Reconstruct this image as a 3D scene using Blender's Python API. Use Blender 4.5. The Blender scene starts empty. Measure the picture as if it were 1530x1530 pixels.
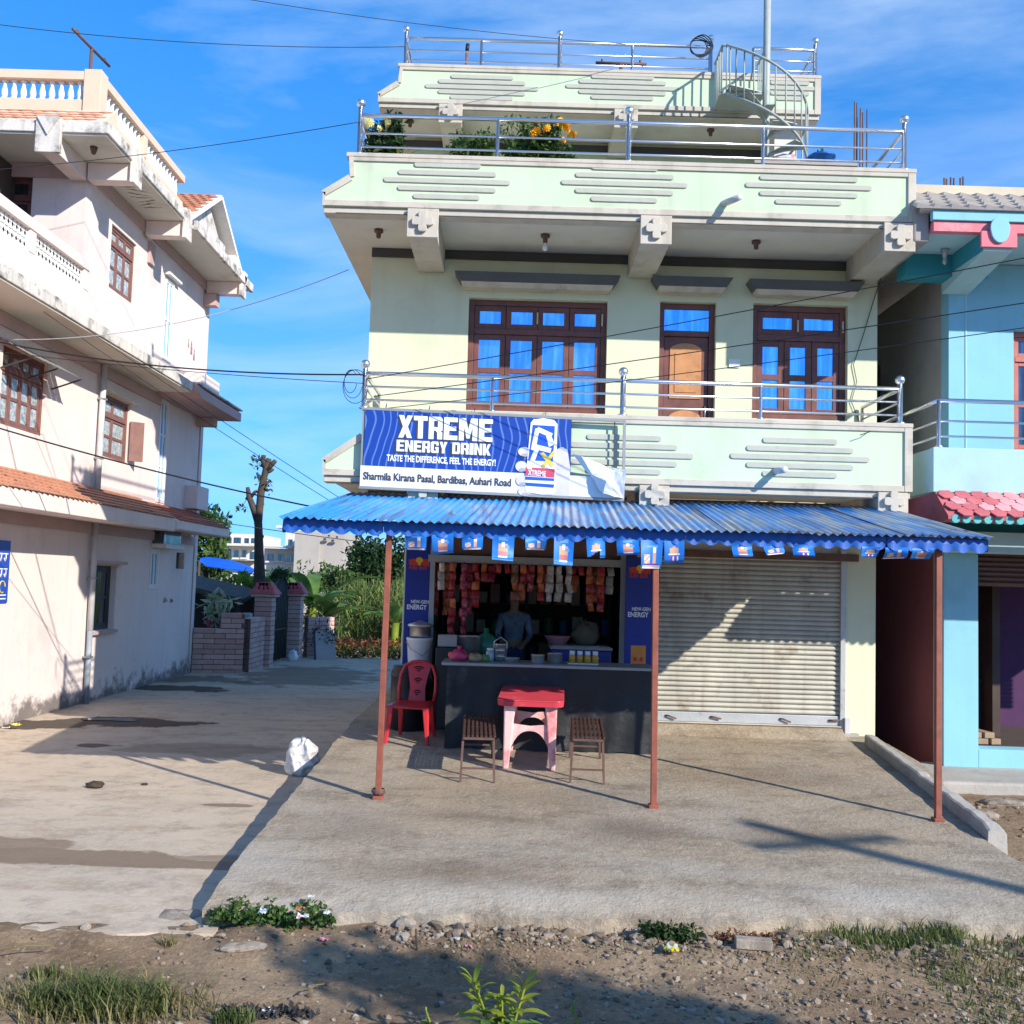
import bpy, bmesh, math, random
import numpy as np
from mathutils import Matrix, Vector
random.seed(7); RNG = np.random.default_rng(7)
SC = bpy.context.scene
COL = SC.collection
R_ = math.radians
# ------------------------------------------------------------------ camera, sky, sun, exposure
EYE = np.array([0.0, 0.0, 1.75]); FPX = 1530.0
PITCH, ROLL = R_(3.93), R_(1.7)
_f = np.array([0, math.cos(PITCH), math.sin(PITCH)]); _r = np.array([1., 0, 0]); _u = np.cross(_r, _f)
CR = _r*math.cos(ROLL) + _u*math.sin(ROLL); CU = _u*math.cos(ROLL) - _r*math.sin(ROLL)
cam = bpy.data.objects.new('camera', bpy.data.cameras.new('camera')); COL.objects.link(cam)
cam.data.sensor_width = 36; cam.data.lens = 36; cam.data.clip_end = 4000; cam.data.clip_start = .05
cam.matrix_world = Matrix(((CR[0], CU[0], -_f[0], EYE[0]), (CR[1], CU[1], -_f[1], EYE[1]), (CR[2], CU[2], -_f[2], EYE[2]), (0, 0, 0, 1)))
SC.camera = cam
SUN_AZ, SUN_EL = R_(47), R_(27.7)      # light travels towards (-sin, +cos)
LDIR = Vector((-math.sin(SUN_AZ)*math.cos(SUN_EL), math.cos(SUN_AZ)*math.cos(SUN_EL), -math.sin(SUN_EL)))
sl = bpy.data.lights.new('sun', 'SUN'); sl.energy = 5.0; sl.angle = R_(.53); sl.color = (1, .945, .86)
so = bpy.data.objects.new('sun', sl); COL.objects.link(so); so.rotation_euler = LDIR.to_track_quat('-Z', 'Y').to_euler()
wd = bpy.data.worlds.new('World'); SC.world = wd; wd.use_nodes = True
nt = wd.node_tree; nt.nodes.clear()
sky = nt.nodes.new('ShaderNodeTexSky'); sky.sky_type = 'NISHITA'; sky.sun_disc = False
sky.sun_elevation = SUN_EL; sky.sun_rotation = math.atan2(-LDIR.x, -LDIR.y)
sky.air_density = 1.0; sky.dust_density = .25; sky.ozone_density = 3.0
hs = nt.nodes.new('ShaderNodeHueSaturation'); hs.inputs['Saturation'].default_value = 1.36; hs.inputs['Hue'].default_value = .497; hs.inputs['Value'].default_value = 1.7
bg = nt.nodes.new('ShaderNodeBackground'); bg.inputs[1].default_value = .15
# thin wisps of cloud
tc = nt.nodes.new('ShaderNodeTexCoord'); mp = nt.nodes.new('ShaderNodeMapping'); mp.inputs['Scale'].default_value = (1.2, 1.2, 3.6); mp.inputs['Rotation'].default_value = (0, .45, .3)
nz = nt.nodes.new('ShaderNodeTexNoise'); nz.inputs['Scale'].default_value = 2.1; nz.inputs['Detail'].default_value = 7; nz.inputs['Roughness'].default_value = .58; nz.inputs['Distortion'].default_value = .5
cr = nt.nodes.new('ShaderNodeValToRGB'); cr.color_ramp.elements[0].position = .45; cr.color_ramp.elements[1].position = .80
cr.color_ramp.elements[1].color = (.6, .6, .6, 1)
mx = nt.nodes.new('ShaderNodeMix'); mx.data_type = 'RGBA'; mx.inputs[7].default_value = (4.2, 5.2, 6.4, 1)
L = nt.links.new
L(tc.outputs['Generated'], mp.inputs[0]); L(mp.outputs[0], nz.inputs['Vector']); L(nz.outputs[0], cr.inputs[0])
# film-like shoulder per channel keeps the low sky blue instead of burnt out
def vm(op, a, b):
    n = nt.nodes.new('ShaderNodeVectorMath'); n.operation = op
    for i, q in enumerate((a, b)):
        if isinstance(q, tuple): n.inputs[i].default_value = q
        else: L(q, n.inputs[i])
    return n.outputs[0]
L(sky.outputs[0], hs.inputs['Color'])
soft = vm('DIVIDE', hs.outputs[0], vm('ADD', vm('DIVIDE', hs.outputs[0], (1.3, 5.6, 26.)), (1., 1., 1.)))
L(cr.outputs[0], mx.inputs[0]); L(soft, mx.inputs[6]); L(mx.outputs[2], bg.inputs[0])
wo = nt.nodes.new('ShaderNodeOutputWorld'); L(bg.outputs[0], wo.inputs[0])
SC.view_settings.view_transform = 'Standard'; SC.view_settings.look = 'None'; SC.view_settings.exposure = .4; SC.view_settings.gamma = 1
SC.view_settings.use_curve_mapping = False
SC.render.engine = 'CYCLES'
SC.cycles.use_denoising = True
SC.cycles.max_bounces = 8; SC.cycles.transparent_max_bounces = 12

# ------------------------------------------------------------------ measuring helpers: a line of sight met with a known plane
def _ray(x, y): return CR*(x-765)/FPX + CU*(765-y)/FPX + _f
def PY(x, y, Y): d = _ray(x, y); return EYE + d*(Y/d[1])
def PX(x, y, X): d = _ray(x, y); return EYE + d*(X/d[0])
def PZ(x, y, z): d = _ray(x, y); return EYE + d*((z-EYE[2])/d[2])
W, B = 12.7, 11.35            # front wall, balcony front
def sz(y): return -.05*(12.7-min(y, 12.7))      # forecourt slab falls 5 % to the road
def PS(x, y):
    d = _ray(x, y); t = (1.75+.635)/(.05*d[1]-d[2]); return EYE + d*t
ZA = -.45                     # lane level

# ------------------------------------------------------------------ scene helpers
def tag(o, label=None, cat=None, group=None, kind=None):
    if label: o['label'] = label
    if cat: o['category'] = cat
    if group: o['group'] = group
    if kind: o['kind'] = kind
    return o
def T(name, label, cat, loc=(0, 0, 0), group=None):
    o = bpy.data.objects.new(name, None); COL.objects.link(o); o.empty_display_size = .1
    o.location = [float(v) for v in loc]; return tag(o, label, cat, group)
def link(name, me, parent=None, loc=(0, 0, 0), rot=(0, 0, 0), scale=(1, 1, 1)):
    o = bpy.data.objects.new(name, me); COL.objects.link(o)
    o.location = [float(v) for v in loc]; o.rotation_euler = rot; o.scale = scale
    if parent is not None:
        o.parent = parent
        if parent.type == 'EMPTY': o.matrix_parent_inverse = Matrix.Translation(-Vector(parent.location))
    return o
def copy_tree(o, parent=None):
    c = o.copy(); COL.objects.link(c)
    if parent is not None: c.parent = parent
    for ch in list(o.children): copy_tree(ch, c)
    return c
class MB:
    def __init__(s): s.v = []; s.f = []; s.m = []; s.mi = 0
    def add(s, vs, fs):
        n = len(s.v); s.v += [tuple(map(float, p)) for p in vs]; s.f += [tuple(i+n for i in f) for f in fs]; s.m += [s.mi]*len(fs); return s
    def box(s, x0, x1, y0, y1, z0, z1):
        return s.add([(x0,y0,z0),(x1,y0,z0),(x1,y1,z0),(x0,y1,z0),(x0,y0,z1),(x1,y0,z1),(x1,y1,z1),(x0,y1,z1)],
                     [(0,3,2,1),(4,5,6,7),(0,1,5,4),(1,2,6,5),(2,3,7,6),(3,0,4,7)])
    def bar(s, a, b, w, h=None, up=(0, 0, 1)):
        a = np.array(a, float); b = np.array(b, float); h = h or w; d = (b-a)/max(np.linalg.norm(b-a), 1e-9)
        up = np.array(up, float)
        if abs(d@up) > .95: up = np.array([0, 1., 0])
        x = np.cross(d, up); x /= np.linalg.norm(x); y = np.cross(x, d)
        vs = [p+x*sx*w/2+y*sy*h/2 for p in (a, b) for sx, sy in ((-1,-1),(1,-1),(1,1),(-1,1))]
        return s.add(vs, [(3,2,1,0),(4,5,6,7),(0,1,5,4),(1,2,6,5),(2,3,7,6),(3,0,4,7)])
    def tube(s, pts, r, n=8, cap=True):
        P = [np.array(p, float) for p in pts]; k = len(P); r = r if hasattr(r, '__len__') else [r]*k
        vs = []; prev = None
        for i, p in enumerate(P):
            t = P[min(i+1, k-1)]-P[max(i-1, 0)]; t = t/max(np.linalg.norm(t), 1e-9)
            if prev is None:
                a = np.array([0, 0, 1.]) if abs(t[2]) < .9 else np.array([1., 0, 0]); x = np.cross(t, a)
            else: x = prev-t*(prev@t)
            x = x/max(np.linalg.norm(x), 1e-9); prev = x; y = np.cross(t, x)
            for j in range(n):
                a = 2*math.pi*j/n; vs.append(p+(x*math.cos(a)+y*math.sin(a))*r[i])
        fs = [(i*n+j, i*n+(j+1) % n, (i+1)*n+(j+1) % n, (i+1)*n+j) for i in range(k-1) for j in range(n)]
        if cap: fs += [tuple(range(n-1, -1, -1)), tuple((k-1)*n+j for j in range(n))]
        return s.add(vs, fs)
    def lathe(s, prof, c=(0, 0, 0), n=16, axis='z', cap=False):
        vs = []; fs = []
        for r, h in prof:
            for j in range(n):
                a = 2*math.pi*j/n
                q = (r*math.cos(a), r*math.sin(a), h) if axis == 'z' else ((r*math.cos(a), h, r*math.sin(a)) if axis == 'y' else (h, r*math.cos(a), r*math.sin(a)))
                vs.append((q[0]+c[0], q[1]+c[1], q[2]+c[2]))
        k = len(prof)
        fs = [(i*n+j, i*n+(j+1) % n, (i+1)*n+(j+1) % n, (i+1)*n+j) for i in range(k-1) for j in range(n)]
        if cap: fs += [tuple(range(n-1, -1, -1)), tuple((k-1)*n+j for j in range(n))]
        return s.add(vs, fs)
    def prism(s, poly, d0, d1, plane='xz'):
        n = len(poly)
        def q(p, d): return {'xz': (p[0], d, p[1]), 'yz': (d, p[0], p[1]), 'xy': (p[0], p[1], d)}[plane]
        vs = [q(p, d0) for p in poly]+[q(p, d1) for p in poly]
        return s.add(vs, [tuple(range(n)), tuple(range(2*n-1, n-1, -1))]+[(i, i+n, (i+1) % n+n, (i+1) % n) for i in range(n)])
    def quad(s, a, b, c, d): return s.add([a, b, c, d], [(0, 1, 2, 3)])
    def mesh(s, name, mat, smooth=False, fix=True):
        me = bpy.data.meshes.new(name); me.from_pydata(s.v, [], s.f)
        for m in (mat if isinstance(mat, (list, tuple)) else [mat]): me.materials.append(m)
        if isinstance(mat, (list, tuple)): me.polygons.foreach_set('material_index', s.m)
        if fix:
            bm = bmesh.new(); bm.from_mesh(me); bmesh.ops.recalc_face_normals(bm, faces=bm.faces); bm.to_mesh(me); bm.free()
        if smooth: me.polygons.foreach_set('use_smooth', [True]*len(me.polygons))
        me.update(); return me
    def build(s, name, mat, parent=None, smooth=False, bevel=0, fix=True, **k):
        o = link(name, s.mesh(name, mat, smooth, fix), parent, **k)
        if bevel:
            b = o.modifiers.new('bevel', 'BEVEL'); b.width = bevel; b.segments = 2; b.limit_method = 'ANGLE'
        return o
def bx(name, mat, parent, x0, x1, y0, y1, z0, z1, bevel=0): return MB().box(min(x0,x1), max(x0,x1), min(y0,y1), max(y0,y1), min(z0,z1), max(z0,z1)).build(name, mat, parent, bevel=bevel)
def tb(name, mat, parent, pts, r, n=8): return MB().tube(pts, r, n).build(name, mat, parent, smooth=True)
def wallmb(axis, pos, thick, u0, u1, z0, z1, holes, mb=None):
    """wall panel with real openings. axis 'y': lies in plane Y=pos, u is X; axis 'x': plane X=pos, u is Y. thick is signed, away from viewer"""
    mb = mb or MB()
    us = sorted({u0, u1, *[h[0] for h in holes], *[h[1] for h in holes]}); zs = sorted({z0, z1, *[h[2] for h in holes], *[h[3] for h in holes]})
    us = [u for u in us if u0 <= u <= u1]; zs = [z for z in zs if z0 <= z <= z1]
    def pt(u, z, d): return (u, pos+d, z) if axis == 'y' else (pos+d, u, z)
    for i in range(len(us)-1):
        for j in range(len(zs)-1):
            cu, cz = (us[i]+us[i+1])/2, (zs[j]+zs[j+1])/2
            if any(h[0] < cu < h[1] and h[2] < cz < h[3] for h in holes): continue
            for d in (0, thick):
                mb.quad(pt(us[i], zs[j], d), pt(us[i+1], zs[j], d), pt(us[i+1], zs[j+1], d), pt(us[i], zs[j+1], d))
    for a, b, c, e in list(holes)+[(u0, u1, z0, z1)]:
        for (p, q) in (((a, c), (b, c)), ((b, c), (b, e)), ((b, e), (a, e)), ((a, e), (a, c))):
            mb.quad(pt(*p, 0), pt(*q, 0), pt(*q, thick), pt(*p, thick))
    return mb
def weld(o):
    me = o.data; bm = bmesh.new(); bm.from_mesh(me); bmesh.ops.remove_doubles(bm, verts=bm.verts, dist=1e-4); bmesh.ops.recalc_face_normals(bm, faces=bm.faces); bm.to_mesh(me); bm.free(); return o
def text(body, mat, parent, org, size, sx=1., bold=0., name='lettering', slope=0., spacing=1., depth=.002, align='LEFT'):
    """flat lettering facing -Y (the road); org is the left end of the base line"""
    cu = bpy.data.curves.new('t', 'FONT'); cu.body = body; cu.size = size; cu.offset = bold; cu.space_character = spacing; cu.extrude = depth; cu.resolution_u = 3; cu.align_x = align
    o = bpy.data.objects.new('t', cu); COL.objects.link(o); bpy.context.view_layer.update()
    me = bpy.data.meshes.new_from_object(o.evaluated_get(bpy.context.evaluated_depsgraph_get()))
    bpy.data.objects.remove(o)
    v = np.empty(len(me.vertices)*3, np.float32); me.vertices.foreach_get('co', v); v = v.reshape(-1, 3)
    n = np.stack([org[0]+v[:, 0]*sx, org[1]-v[:, 2], org[2]+v[:, 1]+v[:, 0]*sx*slope], 1).astype(np.float32)
    me.vertices.foreach_set('co', n.ravel()); me.materials.clear(); me.materials.append(mat); me.update()
    return link(name, me, parent)

# ------------------------------------------------------------------ materials
def M(name, col, rough=.75, var=.10, scale=2.5, metal=0., dirt=None, da=.0, ds=1.2, dth=.55, streak=0., bump=0., bs=40., spec=.4, fine=.0, fs=90., coat=0., trans=0.):
    m = bpy.data.materials.new(name); m.use_nodes = True; nt = m.node_tree; N = nt.nodes; L = nt.links.new
    b = N['Principled BSDF']; b.inputs['Roughness'].default_value = rough; b.inputs['Metallic'].default_value = metal
    b.inputs['Specular IOR Level'].default_value = spec
    if coat: b.inputs['Coat Weight'].default_value = coat
    if trans: b.inputs['Transmission Weight'].default_value = trans
    g = N.new('ShaderNodeNewGeometry')
    def noise(sc, det=5, stretch=None, rg=.6):
        n = N.new('ShaderNodeTexNoise'); n.inputs['Scale'].default_value = sc; n.inputs['Detail'].default_value = det; n.inputs['Roughness'].default_value = rg
        if stretch:
            mp = N.new('ShaderNodeMapping'); mp.inputs['Scale'].default_value = stretch; L(g.outputs['Position'], mp.inputs[0]); L(mp.outputs[0], n.inputs['Vector'])
        else: L(g.outputs['Position'], n.inputs['Vector'])
        return n.outputs['Fac']
    def ramp(s, a, c):
        r = N.new('ShaderNodeMapRange'); r.inputs[1].default_value = a; r.inputs[2].default_value = c; L(s, r.inputs[0]); return r.outputs[0]
    def mix(f, A, Bc):
        x = N.new('ShaderNodeMix'); x.data_type = 'RGBA'
        if isinstance(f, float): x.inputs[0].default_value = f
        else: L(f, x.inputs[0])
        for i, c in ((6, A), (7, Bc)):
            if isinstance(c, tuple): x.inputs[i].default_value = (*c[:3], 1)
            else: L(c, x.inputs[i])
        return x.outputs[2]
    lo = tuple(max(0, c*(1-var)) for c in col); hi = tuple(min(1, c*(1+var)) for c in col)
    c = mix(ramp(noise(scale), .3, .7), lo, hi)
    def scaled(s, k):
        q = N.new('ShaderNodeMath'); q.operation = 'MULTIPLY'; L(s, q.inputs[0]); q.inputs[1].default_value = k; return q.outputs[0]
    if fine: c = mix(scaled(ramp(noise(fs, 3), .45, .75), fine), c, tuple(k*.35 for k in col))
    if dirt and da: c = mix(scaled(ramp(noise(ds, 8, None, .68), dth, dth+.16), da), c, dirt)
    if streak: c = mix(scaled(ramp(noise(1.0, 6, (5, 5, .35)), .52, .75), streak), c, dirt or tuple(k*.5 for k in col))
    L(c, b.inputs['Base Color'])
    if bump:
        bp = N.new('ShaderNodeBump'); bp.inputs['Strength'].default_value = bump; bp.inputs['Distance'].default_value = .02; L(noise(bs, 6), bp.inputs['Height']); L(bp.outputs[0], b.inputs['Normal'])
    return m
DK = (.10, .085, .06)
m_cream = M('cream_green_paint', (.64, .66, .455), .8, .05, 1.2, dirt=(.45, .43, .30), da=.3, ds=1.1, streak=.2, bump=.15, bs=55)
m_mint = M('mint_paint', (.545, .65, .45), .8, .05, 1.4, dirt=(.38, .38, .28), da=.38, ds=1.6, streak=.4, bump=.12, bs=60)
m_trim = M('beige_cement_trim', (.53, .48, .39), .85, .1, 2.0, dirt=(.16, .14, .11), da=.5, ds=2.2, streak=.3, bump=.2, bs=50)
m_strip = M('grey_green_raised_bar', (.46, .46, .38), .85, .08, 4, dirt=(.2, .2, .16), da=.35, ds=4, bump=.15)
m_soff = M('soffit_paint', (.66, .63, .54), .85, .06, 1.5, dirt=(.3, .26, .2), da=.3, ds=1.3, bump=.1)
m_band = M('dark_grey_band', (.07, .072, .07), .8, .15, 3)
m_chaj = M('window_shade_grey', (.11, .11, .105), .85, .08, 3, dirt=(.1, .1, .09), da=.3)
m_steel = M('stainless_steel', (.80, .80, .80), .28, .03, 4, metal=1.)
m_wood = M('brown_wood', (.165, .062, .048), .5, .22, 6, dirt=(.04, .018, .012), da=.5, ds=7, spec=.4)
m_wood2 = M('door_panel_wood', (.52, .24, .09), .45, .2, 5, dirt=(.22, .08, .02), da=.5, ds=6)
m_gate = M('gate_iron', (.035, .04, .035), .5, .2, 5, dirt=(.15, .06, .03), da=.4, ds=5)
def glass(name, col, rough=.05):
    m = bpy.data.materials.new(name); m.use_nodes = True; b = m.node_tree.nodes['Principled BSDF']
    b.inputs['Metallic'].default_value = .9; b.inputs['Roughness'].default_value = rough
    N = m.node_tree.nodes; L = m.node_tree.links.new
    n = N.new('ShaderNodeTexNoise'); n.inputs['Scale'].default_value = 3.; bp = N.new('ShaderNodeBump'); bp.inputs['Strength'].default_value = .06; bp.inputs['Distance'].default_value = .05
    g = N.new('ShaderNodeNewGeometry'); mp = N.new('ShaderNodeMapping'); mp.inputs['Scale'].default_value = (16, 16, 1.2); L(g.outputs['Position'], mp.inputs[0]); n2 = N.new('ShaderNodeTexNoise'); n2.inputs['Scale'].default_value = 1.; n2.inputs['Detail'].default_value = 4; L(mp.outputs[0], n2.inputs['Vector'])
    rr = N.new('ShaderNodeMapRange'); rr.inputs[1].default_value = .42; rr.inputs[2].default_value = .72; L(n2.outputs[0], rr.inputs[0]); xx = N.new('ShaderNodeMix'); xx.data_type = 'RGBA'; xx.inputs[6].default_value = (*col, 1); xx.inputs[7].default_value = (*[min(1, c*1.25+.16) for c in col], 1); L(rr.outputs[0], xx.inputs[0]); L(xx.outputs[2], b.inputs['Base Color'])
    L(g.outputs['Position'], n.inputs['Vector']); L(n.outputs[0], bp.inputs['Height']); L(bp.outputs[0], b.inputs['Normal'])
    return m
m_glass = glass('blue_mirror_glass', (.16, .46, .86))
m_glass2 = glass('dark_window_glass', (.10, .12, .15), .12)
m_frost = M('figured_window_glass', (.42, .46, .46), .3, .5, 14, dirt=(.16, .22, .22), da=.9, ds=16, dth=.48, spec=.6)
m_pink = M('pale_pink_paint', (.78, .65, .59), .85, .05, .8, dirt=(.34, .28, .25), da=.28, ds=.9, streak=.18, bump=.15, bs=45)
def add_grime(m, z0, z1, col, sc=2.2):
    nt = m.node_tree; N = nt.nodes; L = nt.links.new; b = N['Principled BSDF']; src = b.inputs['Base Color'].links[0].from_socket
    g = N.new('ShaderNodeNewGeometry'); s = N.new('ShaderNodeSeparateXYZ'); L(g.outputs['Position'], s.inputs[0]); r = N.new('ShaderNodeMapRange'); r.inputs[1].default_value = z1; r.inputs[2].default_value = z0; r.inputs[3].default_value = -.22; r.inputs[4].default_value = .28; L(s.outputs[2], r.inputs[0])
    n = N.new('ShaderNodeTexNoise'); n.inputs['Scale'].default_value = sc; n.inputs['Detail'].default_value = 9; n.inputs['Roughness'].default_value = .72; L(g.outputs['Position'], n.inputs['Vector'])
    a = N.new('ShaderNodeMath'); L(n.outputs[0], a.inputs[0]); L(r.outputs[0], a.inputs[1]); q = N.new('ShaderNodeMapRange'); q.inputs[1].default_value = .56; q.inputs[2].default_value = .72; q.inputs[4].default_value = .85; L(a.outputs[0], q.inputs[0])
    x = N.new('ShaderNodeMix'); x.data_type = 'RGBA'; L(q.outputs[0], x.inputs[0]); L(src, x.inputs[6]); x.inputs[7].default_value = (*col, 1); L(x.outputs[2], b.inputs['Base Color'])
add_grime(m_pink, -.5, .30, (.10, .085, .075))
m_pinkd = M('mauve_paint', (.52, .36, .33), .85, .08, 1.5, dirt=(.2, .15, .14), da=.3, bump=.1)
m_peach = M('peach_paint', (.74, .53, .38), .85, .06, 2, dirt=(.35, .22, .15), da=.3, ds=2, bump=.12)
m_white = M('white_paint', (.80, .78, .73), .7, .05, 3, dirt=(.35, .32, .28), da=.3, ds=3)
m_fasc = M('stained_plaster_fascia', (.66, .61, .54), .9, .1, 2, dirt=(.06, .055, .045), da=.85, ds=2.6, dth=.5, streak=.5, bump=.3, bs=30)
m_terra = M('terracotta_tile', (.50, .23, .135), .8, .18, 5, dirt=(.22, .10, .06), da=.45, ds=4)
m_terra2 = M('red_brown_tile', (.42, .13, .075), .8, .16, 5, dirt=(.15, .05, .04), da=.4, ds=3)
m_red = M('pink_red_tile', (.50, .125, .135), .85, .18, 4, dirt=(.50, .34, .32), da=.6, ds=3.2)
m_pvc = M('grey_pipe', (.55, .53, .52), .5, .1, 3, dirt=(.2, .18, .16), da=.4)
m_blue = M('turquoise_paint', (.25, .53, .63), .8, .06, 1.3, dirt=(.12, .26, .3), da=.25, ds=1.5, streak=.12, bump=.12, bs=50)
m_bluel = M('pale_turquoise_paint', (.40, .60, .62), .8, .05, 1.5, dirt=(.3, .36, .35), da=.3, bump=.1)
m_teal = M('teal_paint', (.03, .28, .33), .8, .1, 2)
m_bgrey = M('grey_plaster', (.36, .33, .30), .9, .12, 1.2, dirt=(.14, .12, .1), da=.5, ds=1.2, bump=.25)
m_mag = M('maroon_wall_paint', (.26, .075, .085), .85, .1, 1.5, dirt=(.1, .03, .04), da=.4, ds=2)
m_pval = M('pink_band_paint', (.72, .20, .23), .8, .08, 2, dirt=(.7, .6, .55), da=.5, ds=2)
m_rust = M('rusty_red_steel', (.26, .075, .045), .6, .2, 8, dirt=(.10, .05, .03), da=.6, ds=9, bump=.15, bs=70)
m_sheet = None
m_vblue = M('blue_painted_sheet', (.006, .085, .38), .45, .12, 4, dirt=(.02, .05, .2), da=.4, ds=5)
m_bflag = M('blue_pennant_paper', (.012, .17, .58), .5, .08, 8)
m_pink_pl = M('faded_red_plastic', (.62, .055, .075), .42, .08, 6, dirt=(.75, .42, .40), da=.25, ds=5)
m_fade = M('bleached_pink_plastic', (.78, .50, .46), .55, .1, 6, dirt=(.62, .10, .11), da=.8, ds=3.2, dth=.47)
m_redpl = M('red_plastic', (.58, .03, .035), .35, .06, 6)
m_slat = M('dark_varnished_strip', (.075, .035, .025), .55, .25, 12)
m_ironb = M('brown_painted_iron', (.13, .07, .05), .6, .2, 10)
m_tarp = M('dusty_black_tarpaulin', (.014, .015, .016), .55, .25, 3, dirt=(.16, .155, .14), da=.35, ds=1.9, dth=.56, bump=.6, bs=7)
m_black = M('black_plastic', (.012, .013, .016), .4, .1, 5)
m_bucket = M('white_plastic', (.72, .74, .74), .4, .05, 5)
m_alu = M('aluminium_pot', (.62, .62, .60), .32, .06, 8, metal=.9)
m_grey = M('grey_metal_frame', (.30, .31, .30), .5, .1, 5, metal=.3)
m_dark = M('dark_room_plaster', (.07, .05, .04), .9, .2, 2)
m_ban = None
m_letter = M('white_print', (.80, .80, .80), .55, .04, 6)
m_ink = M('dark_print', (.05, .05, .055), .55, .1, 6)
m_wirek = M('black_cable', (.012, .012, .014), .5, .1, 5)
m_wirew = M('pale_cable', (.50, .50, .50), .5, .1, 5)
def simple(name, col, rough=.55, var=.1, scale=9): return M(name, col, rough, var, scale)
# ------------------------------------------------------------------ the setting: dirt, lane, forecourt
def ground_mat(name, col, col2, stain, rough=.95, fine=(.5, 60), bump=.5, bs=18, big=.5, crack=0., sth=(.5, .66), sa=.6):
    m = bpy.data.materials.new(name); m.use_nodes = True; nt = m.node_tree; N = nt.nodes; L = nt.links.new
    b = N['Principled BSDF']; b.inputs['Roughness'].default_value = rough; b.inputs['Specular IOR Level'].default_value = .25
    g = N.new('ShaderNodeNewGeometry')
    def noise(sc, det=6, rg=.62, st=None):
        n = N.new('ShaderNodeTexNoise'); n.inputs['Scale'].default_value = sc; n.inputs['Detail'].default_value = det; n.inputs['Roughness'].default_value = rg
        if st:
            mp = N.new('ShaderNodeMapping'); mp.inputs['Scale'].default_value = st; L(g.outputs['Position'], mp.inputs[0]); L(mp.outputs[0], n.inputs['Vector'])
        else: L(g.outputs['Position'], n.inputs['Vector'])
        return n.outputs['Fac']
    def ramp(s, a, c, k=1.):
        r = N.new('ShaderNodeMapRange'); r.inputs[1].default_value = a; r.inputs[2].default_value = c; r.inputs[4].default_value = k; L(s, r.inputs[0]); return r.outputs[0]
    def mix(f, A, Bc):
        x = N.new('ShaderNodeMix'); x.data_type = 'RGBA'; L(f, x.inputs[0])
        for i, c in ((6, A), (7, Bc)):
            if isinstance(c, tuple): x.inputs[i].default_value = (*c, 1)
            else: L(c, x.inputs[i])
        return x.outputs[2]
    c = mix(ramp(noise(big, 8), .38, .62), col, col2)
    c = mix(ramp(noise(1.3, 9, .7, (1, 2.2, 1)), sth[0], sth[1], sa), c, stain)
    c = mix(ramp(noise(3.2, 9, .78), .5, .66, .7), c, tuple(k*.5 for k in col))
    c = mix(ramp(noise(16., 7, .8), .53, .68, .7), c, tuple(min(1, k*1.35) for k in col2))
    c = mix(ramp(noise(fine[1], 4, .7), .5, .72, fine[0]), c, tuple(k*.4 for k in col))
    c = mix(ramp(noise(fine[1]*1.7+3, 3, .7), .58, .72, fine[0]), c, tuple(min(1, k*1.7) for k in col))
    if crack:
        v = N.new('ShaderNodeTexVoronoi'); v.feature = 'DISTANCE_TO_EDGE'; v.inputs['Scale'].default_value = .55
        mp = N.new('ShaderNodeMapping'); n2 = N.new('ShaderNodeTexNoise'); n2.inputs['Scale'].default_value = 2.; n2.inputs['Detail'].default_value = 8
        ad = N.new('ShaderNodeVectorMath'); ad.operation = 'ADD'; L(g.outputs['Position'], n2.inputs['Vector']); L(g.outputs['Position'], ad.inputs[0]); L(n2.outputs['Color'], ad.inputs[1]); L(ad.outputs[0], v.inputs['Vector'])
        r = N.new('ShaderNodeMapRange'); r.inputs[1].default_value = .004; r.inputs[2].default_value = .012; r.inputs[3].default_value = crack; r.inputs[4].default_value = 0; L(v.outputs['Distance'], r.inputs[0])
        c = mix(r.outputs[0], c, tuple(k*.45 for k in col))
    L(c, b.inputs['Base Color'])
    bp = N.new('ShaderNodeBump'); bp.inputs['Strength'].default_value = bump; bp.inputs['Distance'].default_value = .03; L(noise(bs, 8, .7), bp.inputs['Height']); L(bp.outputs[0], b.inputs['Normal'])
    return m
m_dirt = ground_mat('brown_dirt', (.25, .165, .095), (.34, .245, .15), (.13, .085, .05), fine=(.55, 45), bump=.9, bs=14, big=.9)
m_slab = ground_mat('forecourt_concrete', (.39, .305, .205), (.40, .34, .26), (.17, .125, .085), fine=(.5, 70), bump=.7, bs=26, big=.6, crack=.22, sth=(.5, .7), sa=.75)
m_lane = ground_mat('lane_concrete', (.56, .455, .335), (.47, .385, .285), (.30, .215, .135), fine=(.25, 80), bump=.3, bs=22, big=.45, sth=(.5, .68), sa=.65)
m_wet = ground_mat('wet_mud', (.085, .062, .042), (.11, .08, .055), (.05, .035, .025), rough=.55, fine=(.3, 60), bump=.4, bs=25, sth=(.45, .6), sa=.6)
m_stain = ground_mat('dried_mud_stain', (.22, .15, .095), (.27, .19, .125), (.16, .11, .07), fine=(.5, 60), bump=.4, bs=25)
m_water = M('puddle_water', (.05, .04, .03), .06, .2, 2, spec=.5)
m_stone = M('river_pebble', (.27, .225, .175), .9, .4, 7, dirt=(.15, .11, .08), da=.6, ds=11, bump=.3)
m_conc = M('weathered_cement', (.40, .37, .32), .9, .14, 2.5, dirt=(.14, .12, .1), da=.5, ds=3, bump=.35, bs=25)

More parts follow.
